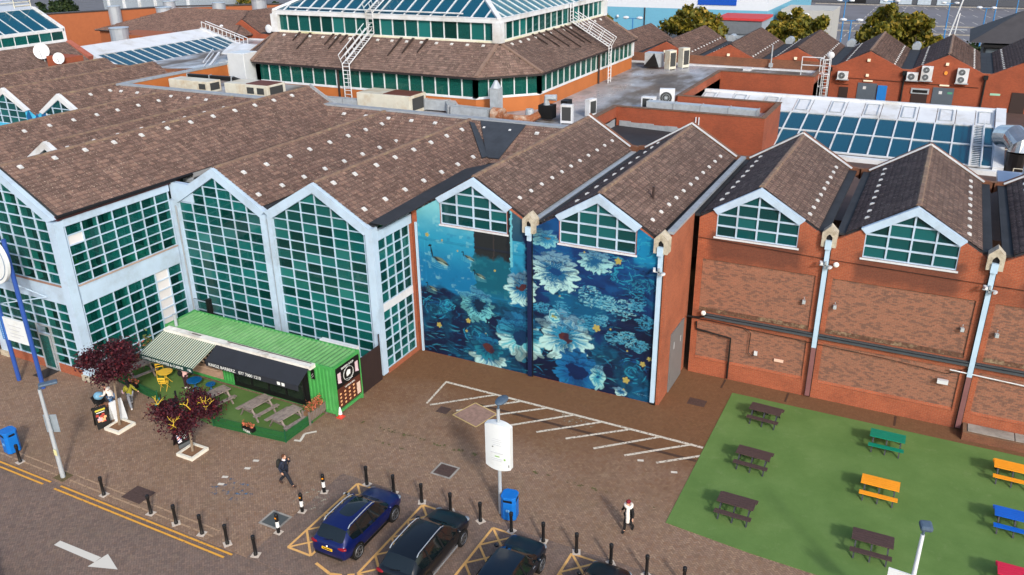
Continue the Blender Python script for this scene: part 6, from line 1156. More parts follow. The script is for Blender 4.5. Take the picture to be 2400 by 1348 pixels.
# ---- planters, boards, cone
def leaves(n, fn, size, mat, parent, name='foliage', flat_=.5, seed=1, kind=None):
    g = np.random.default_rng(seed); P = np.array([fn(g) for _ in range(n)]); a = g.normal(size=(n, 3)); a /= np.linalg.norm(a, axis=1)[:, None]; b = np.cross(a, g.normal(size=(n, 3))); b /= np.linalg.norm(b, axis=1)[:, None]
    s_ = (size * g.uniform(.6, 1.3, n))[:, None]; v = np.stack([P - a * s_ - b * s_ * .5, P + a * s_ - b * s_ * .5, P + a * s_ * .8 + b * s_ * .6, P - a * s_ * .8 + b * s_ * .6], 1).reshape(-1, 3) - np.array(wl(parent))
    me = bpy.data.meshes.new(name); me.vertices.add(4 * n); me.vertices.foreach_set('co', v.astype(np.float32).ravel()); me.loops.add(4 * n); me.loops.foreach_set('vertex_index', np.arange(4 * n, dtype=np.int32)); me.polygons.add(n); me.polygons.foreach_set('loop_start', np.arange(n, dtype=np.int32) * 4); me.update(calc_edges=True)
    at = me.attributes.new('rnd', 'FLOAT', 'POINT'); at.data.foreach_set('value', np.repeat(g.random(n), 4).astype(np.float32)); me.materials.append(mat); o = bpy.data.objects.new(name, me); C.objects.link(o); o.parent = parent
    if kind: o['kind'] = kind
    return o
def leaf_mat(name, stops, tr=.25):
    t = NT(name); c = t.ramp(t.attr('rnd')[2], stops); t.col(c); t.rough(.6); t.b.inputs['Specular IOR Level'].default_value = .3
    tl = t.new('ShaderNodeBsdfTranslucent'); t.l.new(c, tl.inputs[0]); mx = t.new('ShaderNodeMixShader'); mx.inputs[0].default_value = tr; t.l.new(t.b.outputs[0], mx.inputs[1]); t.l.new(tl.outputs[0], mx.inputs[2]); t.l.new(mx.outputs[0], t.n["Material Output"].inputs[0]); return t.m
MAPLE = leaf_mat('maroon_leaf', [(0, (38, 16, 24)), (.5, (62, 24, 36)), (.85, (84, 34, 44)), (1, (120, 40, 46))], .2); FLW = leaf_mat('coral_flower', [(0, (70, 92, 40)), (.35, (110, 110, 60)), (.5, (206, 110, 84)), (1, (226, 130, 100))]); BARK = simple('grey_brown_bark', (132, 116, 98), .9, var=.25, scale=9); YTW = simple('yellow_twig', (206, 174, 56), .7, var=.1); SOIL = simple('brown_soil', (128, 96, 70), .95, var=.3, scale=8)
t = thing('flower_trough', 'slatted wooden flower trough with coral flowers at the container corner', 'planter', (-27.08, 29.45, 0))
for k in range(11): MB().box(-27.32, -27.3, 28.78 + .125 * k, 28.86 + .125 * k, .22, .72).build('slat', GWOOD, t); MB().box(-26.86, -26.84, 28.78 + .125 * k, 28.86 + .125 * k, .22, .72).build('slat', GWOOD, t)
for x in (-27.3, -26.86):
    for y in (28.76, 30.1): MB().box(x - .04, x + .04, y - .04, y + .04, 0, .8).build('leg', GWOOD, t)
MB().box(-27.28, -26.88, 28.8, 30.08, .25, .68).build('soil_box', SOIL, t); leaves(420, lambda g: (-27.08 + g.normal(0, .14), 29.44 + g.uniform(-.6, .6), .82 + abs(g.normal(0, .14))), .05, FLW, t, 'flowers', seed=3, kind='stuff')
for x, y, lab in ((-38.25, 27.25, 'dark trough with yellow flowers hanging on the left terrace fence'), (-29.1, 26.6, 'dark trough of plants hanging on the right terrace fence')):
    t = thing('fence_trough', lab, 'planter', (x, y, 0), 'troughs on the terrace fence'); MB().obox((x, y + .05, .45), (.8, .22, .22), R(-6)).build('trough', BLACKP, t); leaves(120, lambda g: (x + g.uniform(-.38, .38), y + .05 + g.normal(0, .06), .6 + abs(g.normal(0, .1))), .05, FLW, t, 'flowers', seed=5, kind='stuff'); txt('TIGER', .2, LW, t, face((x, y - .12, .36), R(-6)))
def planter(cx_, cy_, lab, rz):
    t = thing('tree_pit', lab, 'planter', (0, 0, 0), 'white edged tree pits'); w_, d_ = .54, .55
    for q in ((-w_, w_, -d_, -d_ + .13), (-w_, w_, d_ - .13, d_), (-w_, -w_ + .13, -d_ + .13, d_ - .13), (w_ - .13, w_, -d_ + .13, d_ - .13)): MB().box(*q, 0, .16).build('edging', simple('white_edging', (222, 218, 204), .7, var=.1, scale=5) if 'white_edging' not in bpy.data.materials else bpy.data.materials['white_edging'], t)
    MB().box(-w_ + .13, w_ - .13, -d_ + .13, d_ - .13, 0, .1).build('soil', SOIL, t); return put(t, (cx_, cy_, 0), rz)
planter(-35.86, 24.24, 'white edged tree pit beside the two menu boards, left', R(0)); planter(-30.58, 24.19, 'white edged tree pit beside the barber shop board, centre left', R(0))
def limbs(m, p, d, L, r, depth, g, tips, spread=.5):
    q = p + d * L; m.tube([p, p + d * L * .5 + Vector(g.normal(0, .04 * L, 3)), q], [r, r * .85, r * .65], 6)
    if depth == 0: tips.append(q); return
    for k in range(3 if depth > 1 else 2):
        dd = (d + Vector(g.normal(0, spread, 3))).normalized(); dd.z = abs(dd.z) * .8 + .1; limbs(m, q, dd.normalized(), L * g.uniform(.6, .85), r * .6, depth - 1, g, tips, spread)
def maple(loc, lab, h0, L, rad, seed, bare=0, nl=6500, lean=(0, 0)):
    t = thing('red_leaved_tree', lab, 'tree', loc, 'small red leaved trees'); g = np.random.default_rng(seed); m = MB(); tips = []; b = Vector(loc)
    m.tube([b, b + Vector((.03 + lean[0] * .4, .02 + lean[1] * .4, h0 * .5)), b + Vector((lean[0], .03 + lean[1], h0))], [.07, .06, .05], 8)
    for k in range(4):
        a = k * 1.57 + .4; limbs(m, b + Vector((lean[0], .03 + lean[1], h0 - .05)), Vector((math.cos(a) * .8, math.sin(a) * .8, .75)).normalized(), L, .035, 2, g, tips, .45)
    m.build('trunk', BARK, t, smooth=True); T = np.array([tuple(x) for x in tips])
    def fn(gg): c = T[gg.integers(len(T))]; return c + gg.normal(0, rad, 3) * np.array([1, 1, .7])
    leaves(nl, fn, .055, MAPLE, t, 'crown', seed=seed, kind='stuff')
    if bare:
        y = MB(); tp = []
        for k in range(9):
            c = Vector(T[g.integers(len(T))]) + Vector((0, -.25, .2)); dd = Vector((g.normal(0, .5), g.normal(-.5, .4), 1)).normalized(); limbs(y, c, dd, .3, .03, 2, g, tp, .6)
        y.build('bare_twigs', YTW, t)
    return t
maple((-35.95, 24.3, .1), 'small maroon leaved tree in the left white edged pit', 2.85, .66, .27, 4, 0, 8000, (-.15, .35)); maple((-30.6, 24.22, .1), 'maroon leaved tree with bare yellow twigs in the middle white edged pit', 1.5, .64, .3, 9, 1, 6500)
def aboard(lab, loc, rz, h, body, name='advertising_board'):
    t = thing(name, lab, 'advertising board', (0, 0, 0), 'pavement advertising boards'); f = MB()
    for s_ in (-1, 1): f.prism([(-.34, s_ * .3, .0), (.34, s_ * .3, .0), (.34, s_ * .04, h), (-.34, s_ * .04, h)], (0, s_ * -.03, .0))
    f.build('board', body, t, bevel=.01); return put(t, loc, rz)
def onboard(t, mb, m, name): return mb.build(name, m, t)
def bf(u, v, h, d=.012):  # point on the front sloping face, u across, v up 0..1
    return Vector((u, -.30 + (.26) * v - d, h * v))
t = aboard('black menu board with food picture and yellow heading by the left tree pit', (0, 0, 0), 0, 1.15, BLACKP); h = 1.15
def patch(t, u0, u1, v0, v1, m, name, d=.012): MB().prism([bf(u0, v0, h, d), bf(u1, v0, h, d), bf(u1, v1, h, d), bf(u0, v1, h, d)], (0, .006, 0)).build(name, m, t)
patch(t, -.25, .25, .82, .9, flat('menu_yellow', (196, 184, 60), .5), 'heading'); patch(t, -.22, .2, .74, .77, LW, 'subheading')
g = np.random.default_rng(3)
for k in range(14): a, b = g.uniform(-.2, .2), g.uniform(.3, .65); patch(t, a - .07, a + .07, b - .05, b + .05, [bpy.data.materials['menu_food'], flat('salad_%d' % k, (170, 60, 50) if k % 3 else (170, 190, 140), .6), flat('plate_pink_%d' % k, (214, 170, 180), .6)][k % 3], 'food_print', .013 + .0006 * k)
put(t, (-36.85, 23.97, 0), R(70)); t = aboard('blank white board standing behind the black menu board', (-36.55, 24.75, 0), R(80), 1.2, WHITE)
h = 1.1; t = aboard('black board with barber pole print and OPEN lettering by the middle tree pit', (0, 0, 0), 0, h, BLACKP); patch(t, -.3, -.1, .3, .85, flat('pole_white', (236, 230, 236), .5), 'barber_pole_print')
for k in range(4): MB().prism([bf(-.3, .36 + .11 * k, h, .018), bf(-.1, .44 + .11 * k, h, .018), bf(-.1, .49 + .11 * k, h, .018), bf(-.3, .41 + .11 * k, h, .018)], (0, .004, 0)).build('pole_stripe', flat('pole_red', (190, 60, 60), .5) if k % 2 else flat('pole_blue', (70, 90, 170), .5), t)
an = math.degrees(math.atan2(h, .26))
for s_, sz, v in (('Barber', .13, .8), ('Shop', .13, .68), ('OPEN', .15, .54), ('10-7', .12, .42)): txt(s_, sz, LW, t, Matrix.Translation(bf(.12, v, h, .012)) @ Matrix.Rotation(R(an), 4, 'X'))
patch(t, -.34, .34, .02, .2, flat('board_grey', (90, 94, 96), .6), 'lower_panel'); put(t, (-31.62, 24.5, 0), R(78))
t = thing('traffic_cone', 'red and white traffic cone at the container corner', 'traffic cone', (-25.92, 30.12, 0)); MB().box(-26.1, -25.74, 29.94, 30.3, 0, .04).lathe([(.14, .04), (.11, .2)], (-25.92, 30.12, 0), 12).build('base', flat('cone_red', (214, 74, 60), .5), t); MB().lathe([(.11, .2), (.06, .5), (.03, .62)], (-25.92, 30.12, 0), 12).build('sleeve', flat('cone_white', (240, 236, 232), .4), t)
t = thing('terracotta_pot', 'terracotta plant pot at the left edge beside the entrance', 'plant pot', (-50.0, 26.4, 0)); MB().lathe([(.25, 0), (.42, .5), (.46, .85), (.4, .9)], (-50.0, 26.4, 0), 14).build('pot', simple('terracotta', (196, 100, 48), .8, var=.1), t); leaves(200, lambda g: (-50 + g.normal(0, .2), 26.4 + g.normal(0, .2), 1.05 + abs(g.normal(0, .2))), .08, leaf_mat('dark_green_leaf', [(0, (30, 50, 24)), (1, (70, 92, 40))]), t, 'foliage', kind='stuff')
t = thing('terrace_plant', 'leafy potted plant beside the striped awning and glass wall', 'plant', (-38.9, 29.3, 0)); MB().lathe([(.18, 0), (.26, .45)], (-38.9, 29.3, 0), 12).build('pot', BLACKP, t); MB().tube([(-38.9, 29.3, .4), (-38.85, 29.3, 1.6)], .02, 5).build('stem', BARK, t); leaves(260, lambda g: (-38.9 + g.normal(0, .28), 29.3 + g.normal(0, .25), 1.7 + g.normal(0, .4)), .07, leaf_mat('mixed_leaf', [(0, (50, 80, 40)), (.7, (110, 130, 70)), (1, (190, 90, 60))]), t, 'foliage', seed=8, kind='stuff')
# ---- blue twin-post sign
BLU = simple('royal_blue_paint', (44, 78, 152), .4, var=.06); t = thing('entrance_sign', 'twin blue post sign with white disc and white notice panel before the entrance', 'sign', (-44.5, 25.2, 0))
for x in (-45.5, -43.35): MB().tube([(x, 25.2, 0), (x, 25.2, 9.1 if x > -45 else 7.6)], .12, 12).build('post', BLU, t)
b = MB().box(-45.4, -43.38, 25.16, 25.28, 2.7, 4.15).build('notice_panel', SIGNW, t); MB().box(-45.75, -45.41, 25.1, 25.3, 2.7, 4.2).build('blue_strip', simple('mid_blue_panel', (40, 110, 180), .4, var=.05), t)
for k, (z, w_) in enumerate(((3.7, 1.1), (3.45, .9), (3.2, 1.2), (3.0, .8))): MB().box(-45.0, -45.0 + w_, 25.152, 25.159, z, z + .05).build('print_line', INK, b)
for k in range(11): MB().box(-45.64, -45.52, 25.09, 25.099, 2.8 + .12 * k, 2.87 + .12 * k).build('vertical_letter', flat('pale_blue_print', (140, 186, 226), .5) if k == 0 else bpy.data.materials['pale_blue_print'], t)
dk = MB().tube([(-44.45, 25.02, 7.9), (-44.45, 24.84, 7.9)], [1.42, 1.42], 40).build('disc', SIGNW, t); rr = MB(); P = [(-44.45 + 1.22 * math.cos(6.2832 * k / 40), 24.83, 7.9 + 1.22 * math.sin(6.2832 * k / 40)) for k in range(41)]; rr.tube(P, .03, 4, cap=False); P = [(-44.25 + .55 * math.cos(6.2832 * k / 24), 24.82, 7.8 + .5 * math.sin(6.2832 * k / 24)) for k in range(25)]; rr.tube(P, .07, 4, cap=False); rr.build('disc_emblem', flat('grey_blue_print', (120, 140, 160), .5), dk)
# ================================================================== CARS
def car_paint(name, c, metal=.25):
    t = NT(name); t.col(lin(c)); t.rough(.34); t.b.inputs['Metallic'].default_value = metal; t.b.inputs['Specular IOR Level'].default_value = .5
    t.b.inputs['Coat Weight'].default_value = .35; t.b.inputs['Coat Roughness'].default_value = .1; return t.m
CARG = NT('car_glass'); CARG.col(lin((14, 22, 24))); CARG.rough(.06); CARG.b.inputs['Specular IOR Level'].default_value = .8; CARG = CARG.m
TYRE = flat('tyre_rubber', (24, 24, 25), .85); RIM = simple('alloy_rim', (110, 112, 116), .35, .6, var=.05); TAIL = NT('tail_lamp_red'); TAIL.col(lin((130, 10, 22))); TAIL.rough(.15); TAIL = TAIL.m
HEADL = flat('head_lamp_glass', (120, 130, 140), .1); PLATEY = flat('yellow_number_plate', (240, 190, 30), .4); CHROME = simple('bright_trim', (200, 206, 212), .25, .7, var=.03); TICKET = flat('pale_blue_permit', (120, 190, 200), .5)
def car(lab, loc, paint, L=4.38, Wd=1.8, H=1.6, kind='suv', roofdark=False, rails=True, rz=0, seats=True):
    t = thing('parked_car', lab, 'car', (0, 0, 0), 'cars parked in the marked bays'); k = L / 4.38; w_ = Wd / 1.82; h_ = H / 1.6; low = kind == 'hatch'
    St = [(-2.19, .70, .48, .60, .80, .56, .83, .84), (-2.12, .84, .32, .60, .98, .66, 1.03, 1.04), (-2.0, .88, .26, .62, 1.03, .72, 1.10, 1.12), (-1.62, .905, .24, .62, 1.03, .62, 1.49, 1.53), (-.95, .91, .24, .62, 1.0, .60, 1.55, 1.60), (-.1, .91, .24, .62, .97, .59, 1.555, 1.605), (.42, .91, .24, .62, .96, .58, 1.49, 1.54), (1.12, .90, .24, .62, .95, .68, 1.02, 1.05), (1.25, .89, .24, .62, .94, .70, .99, 1.02), (1.7, .87, .26, .62, .90, .66, .94, .975), (2.02, .82, .32, .60, .80, .58, .86, .885), (2.19, .66, .45, .58, .70, .46, .74, .75)]
    if low: St[2] = (-2.05, .87, .26, .62, 1.0, .72, 1.05, 1.07); St[3] = (-1.35, .905, .24, .62, 1.0, .60, 1.46, 1.5)
    V = []; F = []; mi = []; nr = 14
    for (y, w, zu, zm, zb, wr, zr, zt) in St:
        hh = [(0, zu), (w * .82, zu), (w * .97, zu + .13), (w, zm), (w * .975, zb), (wr, zr), (wr * .62, zr + (zt - zr) * .75), (0, zt)]
        ring = hh + [(-a, b) for a, b in hh[-2:0:-1]]
        V += [(a * w_, y * k, .24 + (b - .24) * h_ if b > .24 else b) for a, b in ring]
    for i in range(len(St) - 1):
        for j in range(nr):
            F.append((i * nr + j, i * nr + (j + 1) % nr, (i + 1) * nr + (j + 1) % nr, (i + 1) * nr + j)); m = 0
            jj = j if j < 7 else 13 - j
            if jj == 4 and 3 <= i <= 5: m = 3
            if jj == 4 and i == 6: m = 3
            if jj in (5, 6) and i == 2: m = 2
            if jj in (5, 6) and i == 6: m = 1
            if roofdark and jj == 6 and i in (4, 5): m = 4
            mi.append(m)
    for i, rev in ((0, 1), (len(St) - 1, 0)):
        f = tuple(i * nr + j for j in range(nr)); F.append(f[::-1] if rev else f); mi.append(0)
    me = bpy.data.meshes.new('tmp'); me.from_pydata(V, [], F); me.polygons.foreach_set('material_index', mi)
    for q in range(5): me.materials.append(paint)
    o = bpy.data.objects.new('tmp', me); C.objects.link(o); cr = me.attributes.new('crease_edge', 'FLOAT', 'EDGE'); fm = {}
    for p, m in zip(me.polygons, mi):
        for e in p.edge_keys: fm.setdefault(e, []).append(m)
    for e in me.edges:
        q = fm.get(tuple(sorted(e.vertices)), [])
        if len(q) == 2 and q[0] != q[1]: cr.data[e.index].value = .75
    sd = o.modifiers.new('s', 'SUBSURF'); sd.levels = 2; dg = bpy.context.evaluated_depsgraph_get(); me2 = bpy.data.meshes.new_from_object(o.evaluated_get(dg)); bpy.data.objects.remove(o)
    for m, nm, mt in ((0, 'body', paint), (1, 'windscreen', CARG), (2, 'rear_window', CARG), (3, 'side_window', CARG), (4, 'glass_roof', CARG)):
        bm = bmesh.new(); bm.from_mesh(me2); bmesh.ops.delete(bm, geom=[f for f in bm.faces if f.material_index != m], context='FACES')
        if not bm.faces: bm.free(); continue
        if m == 3:
            for sg in (-1, 1):
                b2 = bm.copy(); bmesh.ops.delete(b2, geom=[f for f in b2.faces if f.calc_center_median().x * sg < 0], context='FACES'); mm = bpy.data.meshes.new(nm); b2.to_mesh(mm); b2.free(); mm.materials.clear(); mm.materials.append(mt)
                for p in mm.polygons: p.use_smooth = True; p.material_index = 0
                q = bpy.data.objects.new(nm, mm); C.objects.link(q); q.parent = t
                pl = MB()
                for yy in (-.95, -.1): pl.bar((sg * .955 * w_ * .945, yy * k, (.98 * h_)), (sg * .64 * w_, yy * k - .03, 1.5 * h_), .07, .03, up=(1, 0, 0))
                pl.build('window_pillar', BLACKP, q)
        else:
            mm = bpy.data.meshes.new(nm); bm.to_mesh(mm); mm.materials.clear(); mm.materials.append(mt)
            for p in mm.polygons: p.use_smooth = True; p.material_index = 0
            q = bpy.data.objects.new(nm, mm); C.objects.link(q); q.parent = t
            if m == 0: body = q
        bm.free()
    X = Wd / 2
    for y in (-1.32 * k, 1.32 * k):
        for s_ in (-1, 1):
            MB().tube([(s_ * (X - .32), y, .36), (s_ * (X - .0), y, .36)], .40, 22).build('wheel_arch', BLACKP, t)
            wh = MB().tube([(s_ * (X - .2), y, .345), (s_ * (X + .012), y, .345), (s_ * (X + .02), y, .345)], [.345, .345, .32], 24).build('wheel', TYRE, t, smooth=True); rm = MB().tube([(s_ * (X + .021), y, .345), (s_ * (X + .026), y, .345)], .09, 12)
            for a in range(5): th = 6.2832 * a / 5 + .3; rm.bar((s_ * (X + .022), y, .345), (s_ * (X + .022), y + .235 * math.cos(th), .345 + .235 * math.sin(th)), .075, .02, up=(1, 0, 0))
            rm.tube([(s_ * (X + .022), y + .24 * math.cos(6.2832 * q / 20), .345 + .24 * math.sin(6.2832 * q / 20)) for q in range(21)], .022, 4, cap=False); rm.build('rim', RIM, wh)
    yb = -2.19 * k
    for s_ in (-1, 1):
        MB().ball((s_ * .66 * w_, yb + .13, .93 * h_), .2, 12, 8, (1.25, .55, .42)).build('tail_light', TAIL, t, smooth=True); MB().ball((s_ * .64 * w_, -yb - .24, .76 * h_), .17, 12, 8, (1.1, 1.0, .42)).build('headlight', HEADL, t, smooth=True)
        MB().ball((s_ * (X + .07), .92 * k, 1.03 * h_), .12, 10, 6, (.9, .6, .7)).build('door_mirror', paint, t, smooth=True); MB().box(s_ * (X - .012) - .012, s_ * (X - .012) + .012, -.38 * k, -.2 * k, .83 * h_, .86 * h_).box(s_ * (X - .012) - .012, s_ * (X - .012) + .012, .52 * k, .7 * k, .82 * h_, .85 * h_).build('door_handle', paint if not low else CHROME, t)
        if rails: MB().tube([(s_ * .62 * w_, -1.5 * k, 1.53 * h_), (s_ * .615 * w_, -1.35 * k, 1.62 * h_), (s_ * .6 * w_, -.2 * k, 1.66 * h_), (s_ * .58 * w_, .25 * k, 1.62 * h_), (s_ * .57 * w_, .42 * k, 1.53 * h_)], .022, 6).build('roof_rail', CHROME, t)
        if kind == 'suv': MB().box(s_ * (X - .02) - .02, s_ * (X - .02) + .02, -.9 * k, .9 * k, .27, .36).build('sill_trim', BLACKP if roofdark else CHROME, t)
    pb = MB().box(-.26, .26, yb - .012, yb + .05, .74 * h_, .85 * h_).build('number_plate', PLATEY, t); MB().box(-.2, .2, yb - .016, yb - .013, .772 * h_, .818 * h_).build('plate_lettering', BLACKP, pb)
    MB().box(-.7 * w_, .7 * w_, yb + .0, yb + .2, .36, .5).build('rear_bumper', BLACKP, t, bevel=.05); MB().box(-.66 * w_, .66 * w_, -yb - .2, -yb - .0, .36, .5).build('front_grille', BLACKP, t, bevel=.05)
    MB().ball((0, yb - .005, .93 * h_), .05, 10, 6, (1, .3, 1)).build('emblem', CHROME, t); MB().bar((-.25 * w_, yb + .14, 1.1 * h_), (.15 * w_, yb + .2, 1.17 * h_), .02).build('rear_wiper', BLACKP, t)
    MB().obox((.42 * w_, .98 * k, 1.105 * h_), (.28, .16, .01), 0, 0, R(-33)).build('permit', TICKET, t)
    MB().bar((-.5 * w_, 1.08 * k, 1.035 * h_ + .02), (.3 * w_, 1.08 * k, 1.06 * h_ + .02), .025).build('wiper', BLACKP, t)
    return put(t, loc, rz)
car('metallic blue crossover car with dark glass roof in the leftmost marked bay', (-19.38, 22.98, -.002), car_paint('navy_blue_car_paint', (8, 24, 84)), 4.38, 1.82, 1.6, 'suv', True)
car('black estate car with silver roof rails in the second marked bay', (-15.88, 22.82, -.002), car_paint('black_car_paint', (12, 18, 26)), 4.7, 1.86, 1.66, 'suv', False)
car('dark teal blue hatchback in the third marked bay', (-12.2, 22.95, -.002), car_paint('dark_teal_car_paint', (5, 22, 38)), 4.35, 1.8, 1.46, 'hatch', False, False)
car('black coupe cropped by the bottom edge in the fourth marked bay', (-8.55, 22.95, -.002), car_paint('jet_black_car_paint', (14, 15, 18)), 4.4, 1.82, 1.42, 'hatch', False, False)
car('bright blue car cropped at the bottom left corner', (-31.0, 12.9, -.03), car_paint('bright_blue_car_paint', (10, 80, 170)), 4.2, 1.76, 1.5, 'hatch', False, False, R(64))
# ================================================================== PEOPLE
def skinmesh(name, verts, edges, radii, mat, parent, root=0, lv=1, extra=None, smooth=True):
    me = bpy.data.meshes.new('tmp'); me.from_pydata(verts, edges, []); o = bpy.data.objects.new('tmp', me); C.objects.link(o); sk = o.modifiers.new('k', 'SKIN'); sk.use_smooth_shade = True
    for i, r in enumerate(radii): me.skin_vertices[0].data[i].radius = (r, r) if not hasattr(r, '__len__') else r; me.skin_vertices[0].data[i].use_root = i == root
    s_ = o.modifiers.new('s', 'SUBSURF'); s_.levels = lv; dg = bpy.context.evaluated_depsgraph_get(); m2 = bpy.data.meshes.new_from_object(o.evaluated_get(dg)); bpy.data.objects.remove(o); m2.name = name
    if extra:
        bm = bmesh.new(); bm.from_mesh(m2); em = extra.mesh('tmp2'); bm.from_mesh(em); bm.to_mesh(m2); bm.free()
    m2.materials.clear(); m2.materials.append(mat)
    for p in m2.polygons: p.use_smooth = smooth; p.material_index = 0
    q = bpy.data.objects.new(name, m2); C.objects.link(q); q.parent = parent; return q
SKIN = flat('skin', (196, 150, 124), .6)
def person(lab, loc, rz, J, top, legs, shoes, hair, H=1.75, longhair=False, coat_len=0, skin=SKIN, long_top=True):
    """J: joints in metres for a 1.75 m figure, facing +Y, x to the figure's right"""
    t = thing('person', lab, 'person', (0, 0, 0)); s = H / 1.75
    D = dict(pel=(0, 0, .95), spi=(0, .0, 1.14), che=(0, .02, 1.34), nec=(0, .03, 1.47), hea=(0, .05, 1.56))
    for sd, sg in (('r', 1), ('l', -1)): D.update({'sh' + sd: (sg * .175, .02, 1.405), 'el' + sd: (sg * .23, -.01, 1.13), 'wr' + sd: (sg * .24, .08, .89), 'hi' + sd: (sg * .09, 0, .91), 'kn' + sd: (sg * .1, .02, .5), 'an' + sd: (sg * .1, 0, .09), 'to' + sd: (sg * .11, .17, .03)})
    D.update(J); D = {k: tuple(Vector(v) * s) for k, v in D.items()}; N = list(D)
    rad = dict(pel=.125, spi=.115, che=.13, nec=.055, hea=.06); 
    for sd in 'rl': rad.update({'sh' + sd: .06, 'el' + sd: .043, 'wr' + sd: .03, 'hi' + sd: .088, 'kn' + sd: .056, 'an' + sd: .038, 'to' + sd: .036})
    E = [('pel', 'spi'), ('spi', 'che'), ('che', 'nec'), ('nec', 'hea')] + [(a + sd, b + sd) for sd in 'rl' for a, b in (('sh', 'el'), ('el', 'wr'), ('hi', 'kn'), ('kn', 'an'), ('an', 'to'))] + [('che', 'shr'), ('che', 'shl'), ('pel', 'hir'), ('pel', 'hil')]
    ex = MB(); hd = Vector(D['hea']); nk = Vector(D['nec']); up = (hd - nk).normalized(); hc = hd + up * .085 * s; fw = Vector(J.get('look', (0, 1, 0))).normalized()
    ex.ball(hc, .098 * s, 14, 10, (.8, 1.0, 1.18)); ex.ball(hc + fw * .1 * s - Vector((0, 0, .012)), .02 * s, 6, 5, (.8, 1, 1.4)); ex.ball(hc + fw * .075 * s - Vector((0, 0, .06)), .035 * s, 8, 6, (1, .8, .7)); rt = fw.cross(Vector((0, 0, 1)))
    for sg in (-1, 1): ex.ball(hc + rt * sg * .082 * s, .022 * s, 6, 5, (.5, .8, 1.3))
    for sd, sg in (('r', 1), ('l', -1)):
        w = Vector(D['wr' + sd]); a = (w - Vector(D['el' + sd])).normalized(); sdv = a.cross(Vector((sg, 0, 0))); sdv = sdv.normalized() if sdv.length > .1 else Vector((0, 1, 0)); nrm = a.cross(sdv); pm = w + a * .075 * s
        ex.tube([w - a * .02, w + a * .03 * s, pm, pm + a * .015 * s], [.024 * s, .034 * s, .038 * s, .03 * s], 8)
        for q, (o_, L) in enumerate(((-.027, .058), (-.009, .068), (.009, .064), (.026, .05))): b = pm + sdv * o_ * s; ex.tube([b, b + a * L * .5 * s, b + (a * L * .85 + nrm * L * .35 * sg) * s], [.0095 * s, .009 * s, .007 * s], 5)
        b = w + a * .03 * s - sdv * .03 * s; ex.tube([b, b + (a * .03 - sdv * .022) * s, b + (a * .06 - sdv * .024) * s], [.011 * s, .01 * s, .008 * s], 5)
    body = skinmesh('body', [D[n] for n in N], [(N.index(a), N.index(b)) for a, b in E], [rad[n] * s for n in N], skin, t, 0, 1, ex)
    def sub(name, names, edges, rr, mat): return skinmesh(name, [D[n] if isinstance(n, str) else n for n in names], edges, rr, mat, t, 0, 1)
    lp = lambda a, b, f: tuple(Vector(D[a]).lerp(Vector(D[b]), f))
    cl = coat_len
    nm = ['pel', 'spi', 'che', lp('che', 'nec', .75), 'shr', 'elr', lp('elr', 'wrr', .93), 'shl', 'ell', lp('ell', 'wrl', .93), tuple(Vector(D['pel']) - Vector((0, 0, cl)) * s)]
    ed = [(0, 1), (1, 2), (2, 3), (2, 4), (4, 5), (5, 6), (2, 7), (7, 8), (8, 9), (0, 10)]
    sh_ = MB(); rings = [(lp('che', 'nec', .55), .1, .085), (lp('che', 'nec', .12), .175, .115), (D['che'], .188, .13), (D['spi'], .172, .128), (D['pel'], .182, .14), (tuple(Vector(D['pel']) - Vector((0, 0, max(cl, .07))) * s), .2 if cl > .3 else .188, .16 if cl > .3 else .145)]; b0 = len(sh_.v)
    for c_, rx, ry in rings: sh_.v += [(c_[0] + rx * s * math.cos(a), c_[1] + ry * s * math.sin(a), c_[2]) for a in [6.2832 * q / 16 for q in range(16)]]
    for q in range(len(rings) - 1): sh_.f += [(q * 16 + a, q * 16 + (a + 1) % 16, q * 16 + 16 + (a + 1) % 16, q * 16 + 16 + a) for a in range(16)]
    nm_ = ['che', 'shr', 'elr', lp('elr', 'wrr', .96), 'shl', 'ell', lp('ell', 'wrl', .96)]
    skinmesh('coat' if cl > .1 else 'jumper', [D[n] if isinstance(n, str) else n for n in nm_], [(0, 1), (1, 2), (2, 3), (0, 4), (4, 5), (5, 6)], [r * s for r in (.12, .085, .064, .05, .085, .064, .05)], top, t, 0, 1, sh_)
    nm = ['pel', 'hir', 'knr', lp('knr', 'anr', 1.0), 'hil', 'knl', lp('knl', 'anl', 1.0)]
    sub('trousers', nm, [(0, 1), (1, 2), (2, 3), (0, 4), (4, 5), (5, 6)], [r * s for r in (.15, .11, .082, .07, .11, .082, .07)], legs)
    for sd in 'rl': a, b = Vector(D['an' + sd]), Vector(D['to' + sd]); MB().tube([a - (b - a) * .25 - Vector((0, 0, .03)) * s, a.lerp(b, .4) - Vector((0, 0, .015)) * s, b, b + (b - a) * .18], [.04 * s, .05 * s, .046 * s, .025 * s], 8).build('shoe', shoes, t, smooth=True)
    hm = MB(); hb = hc - fw * .022 * s + Vector((0, 0, .028)) * s; hm.ball(hb, .104 * s, 14, 9, (.86, .98, 1.02))
    if longhair: hm.tube([hb - fw * .03, hb - fw * .08 * s - Vector((0, 0, .16)) * s, hb - fw * .1 * s - Vector((0, 0, .34)) * s], [.09 * s, .1 * s, .06 * s], 10)
    hm.build('hair', hair, t, smooth=True); t['_hc'] = tuple(hc); return t
NAVYC = simple('navy_coat_cloth', (30, 38, 56), .85, var=.12, scale=9); DKT = simple('dark_trousers', (28, 32, 42), .85, var=.1); BLKC = simple('black_cloth', (22, 22, 24), .9, var=.15, scale=8); SHOE = flat('dark_brown_shoe', (54, 34, 28), .5); WSH = flat('white_trainer', (226, 224, 222), .6)
def fin(t, loc, rz): 
    if '_hc' in t: del t['_hc']
    return put(t, loc, rz)
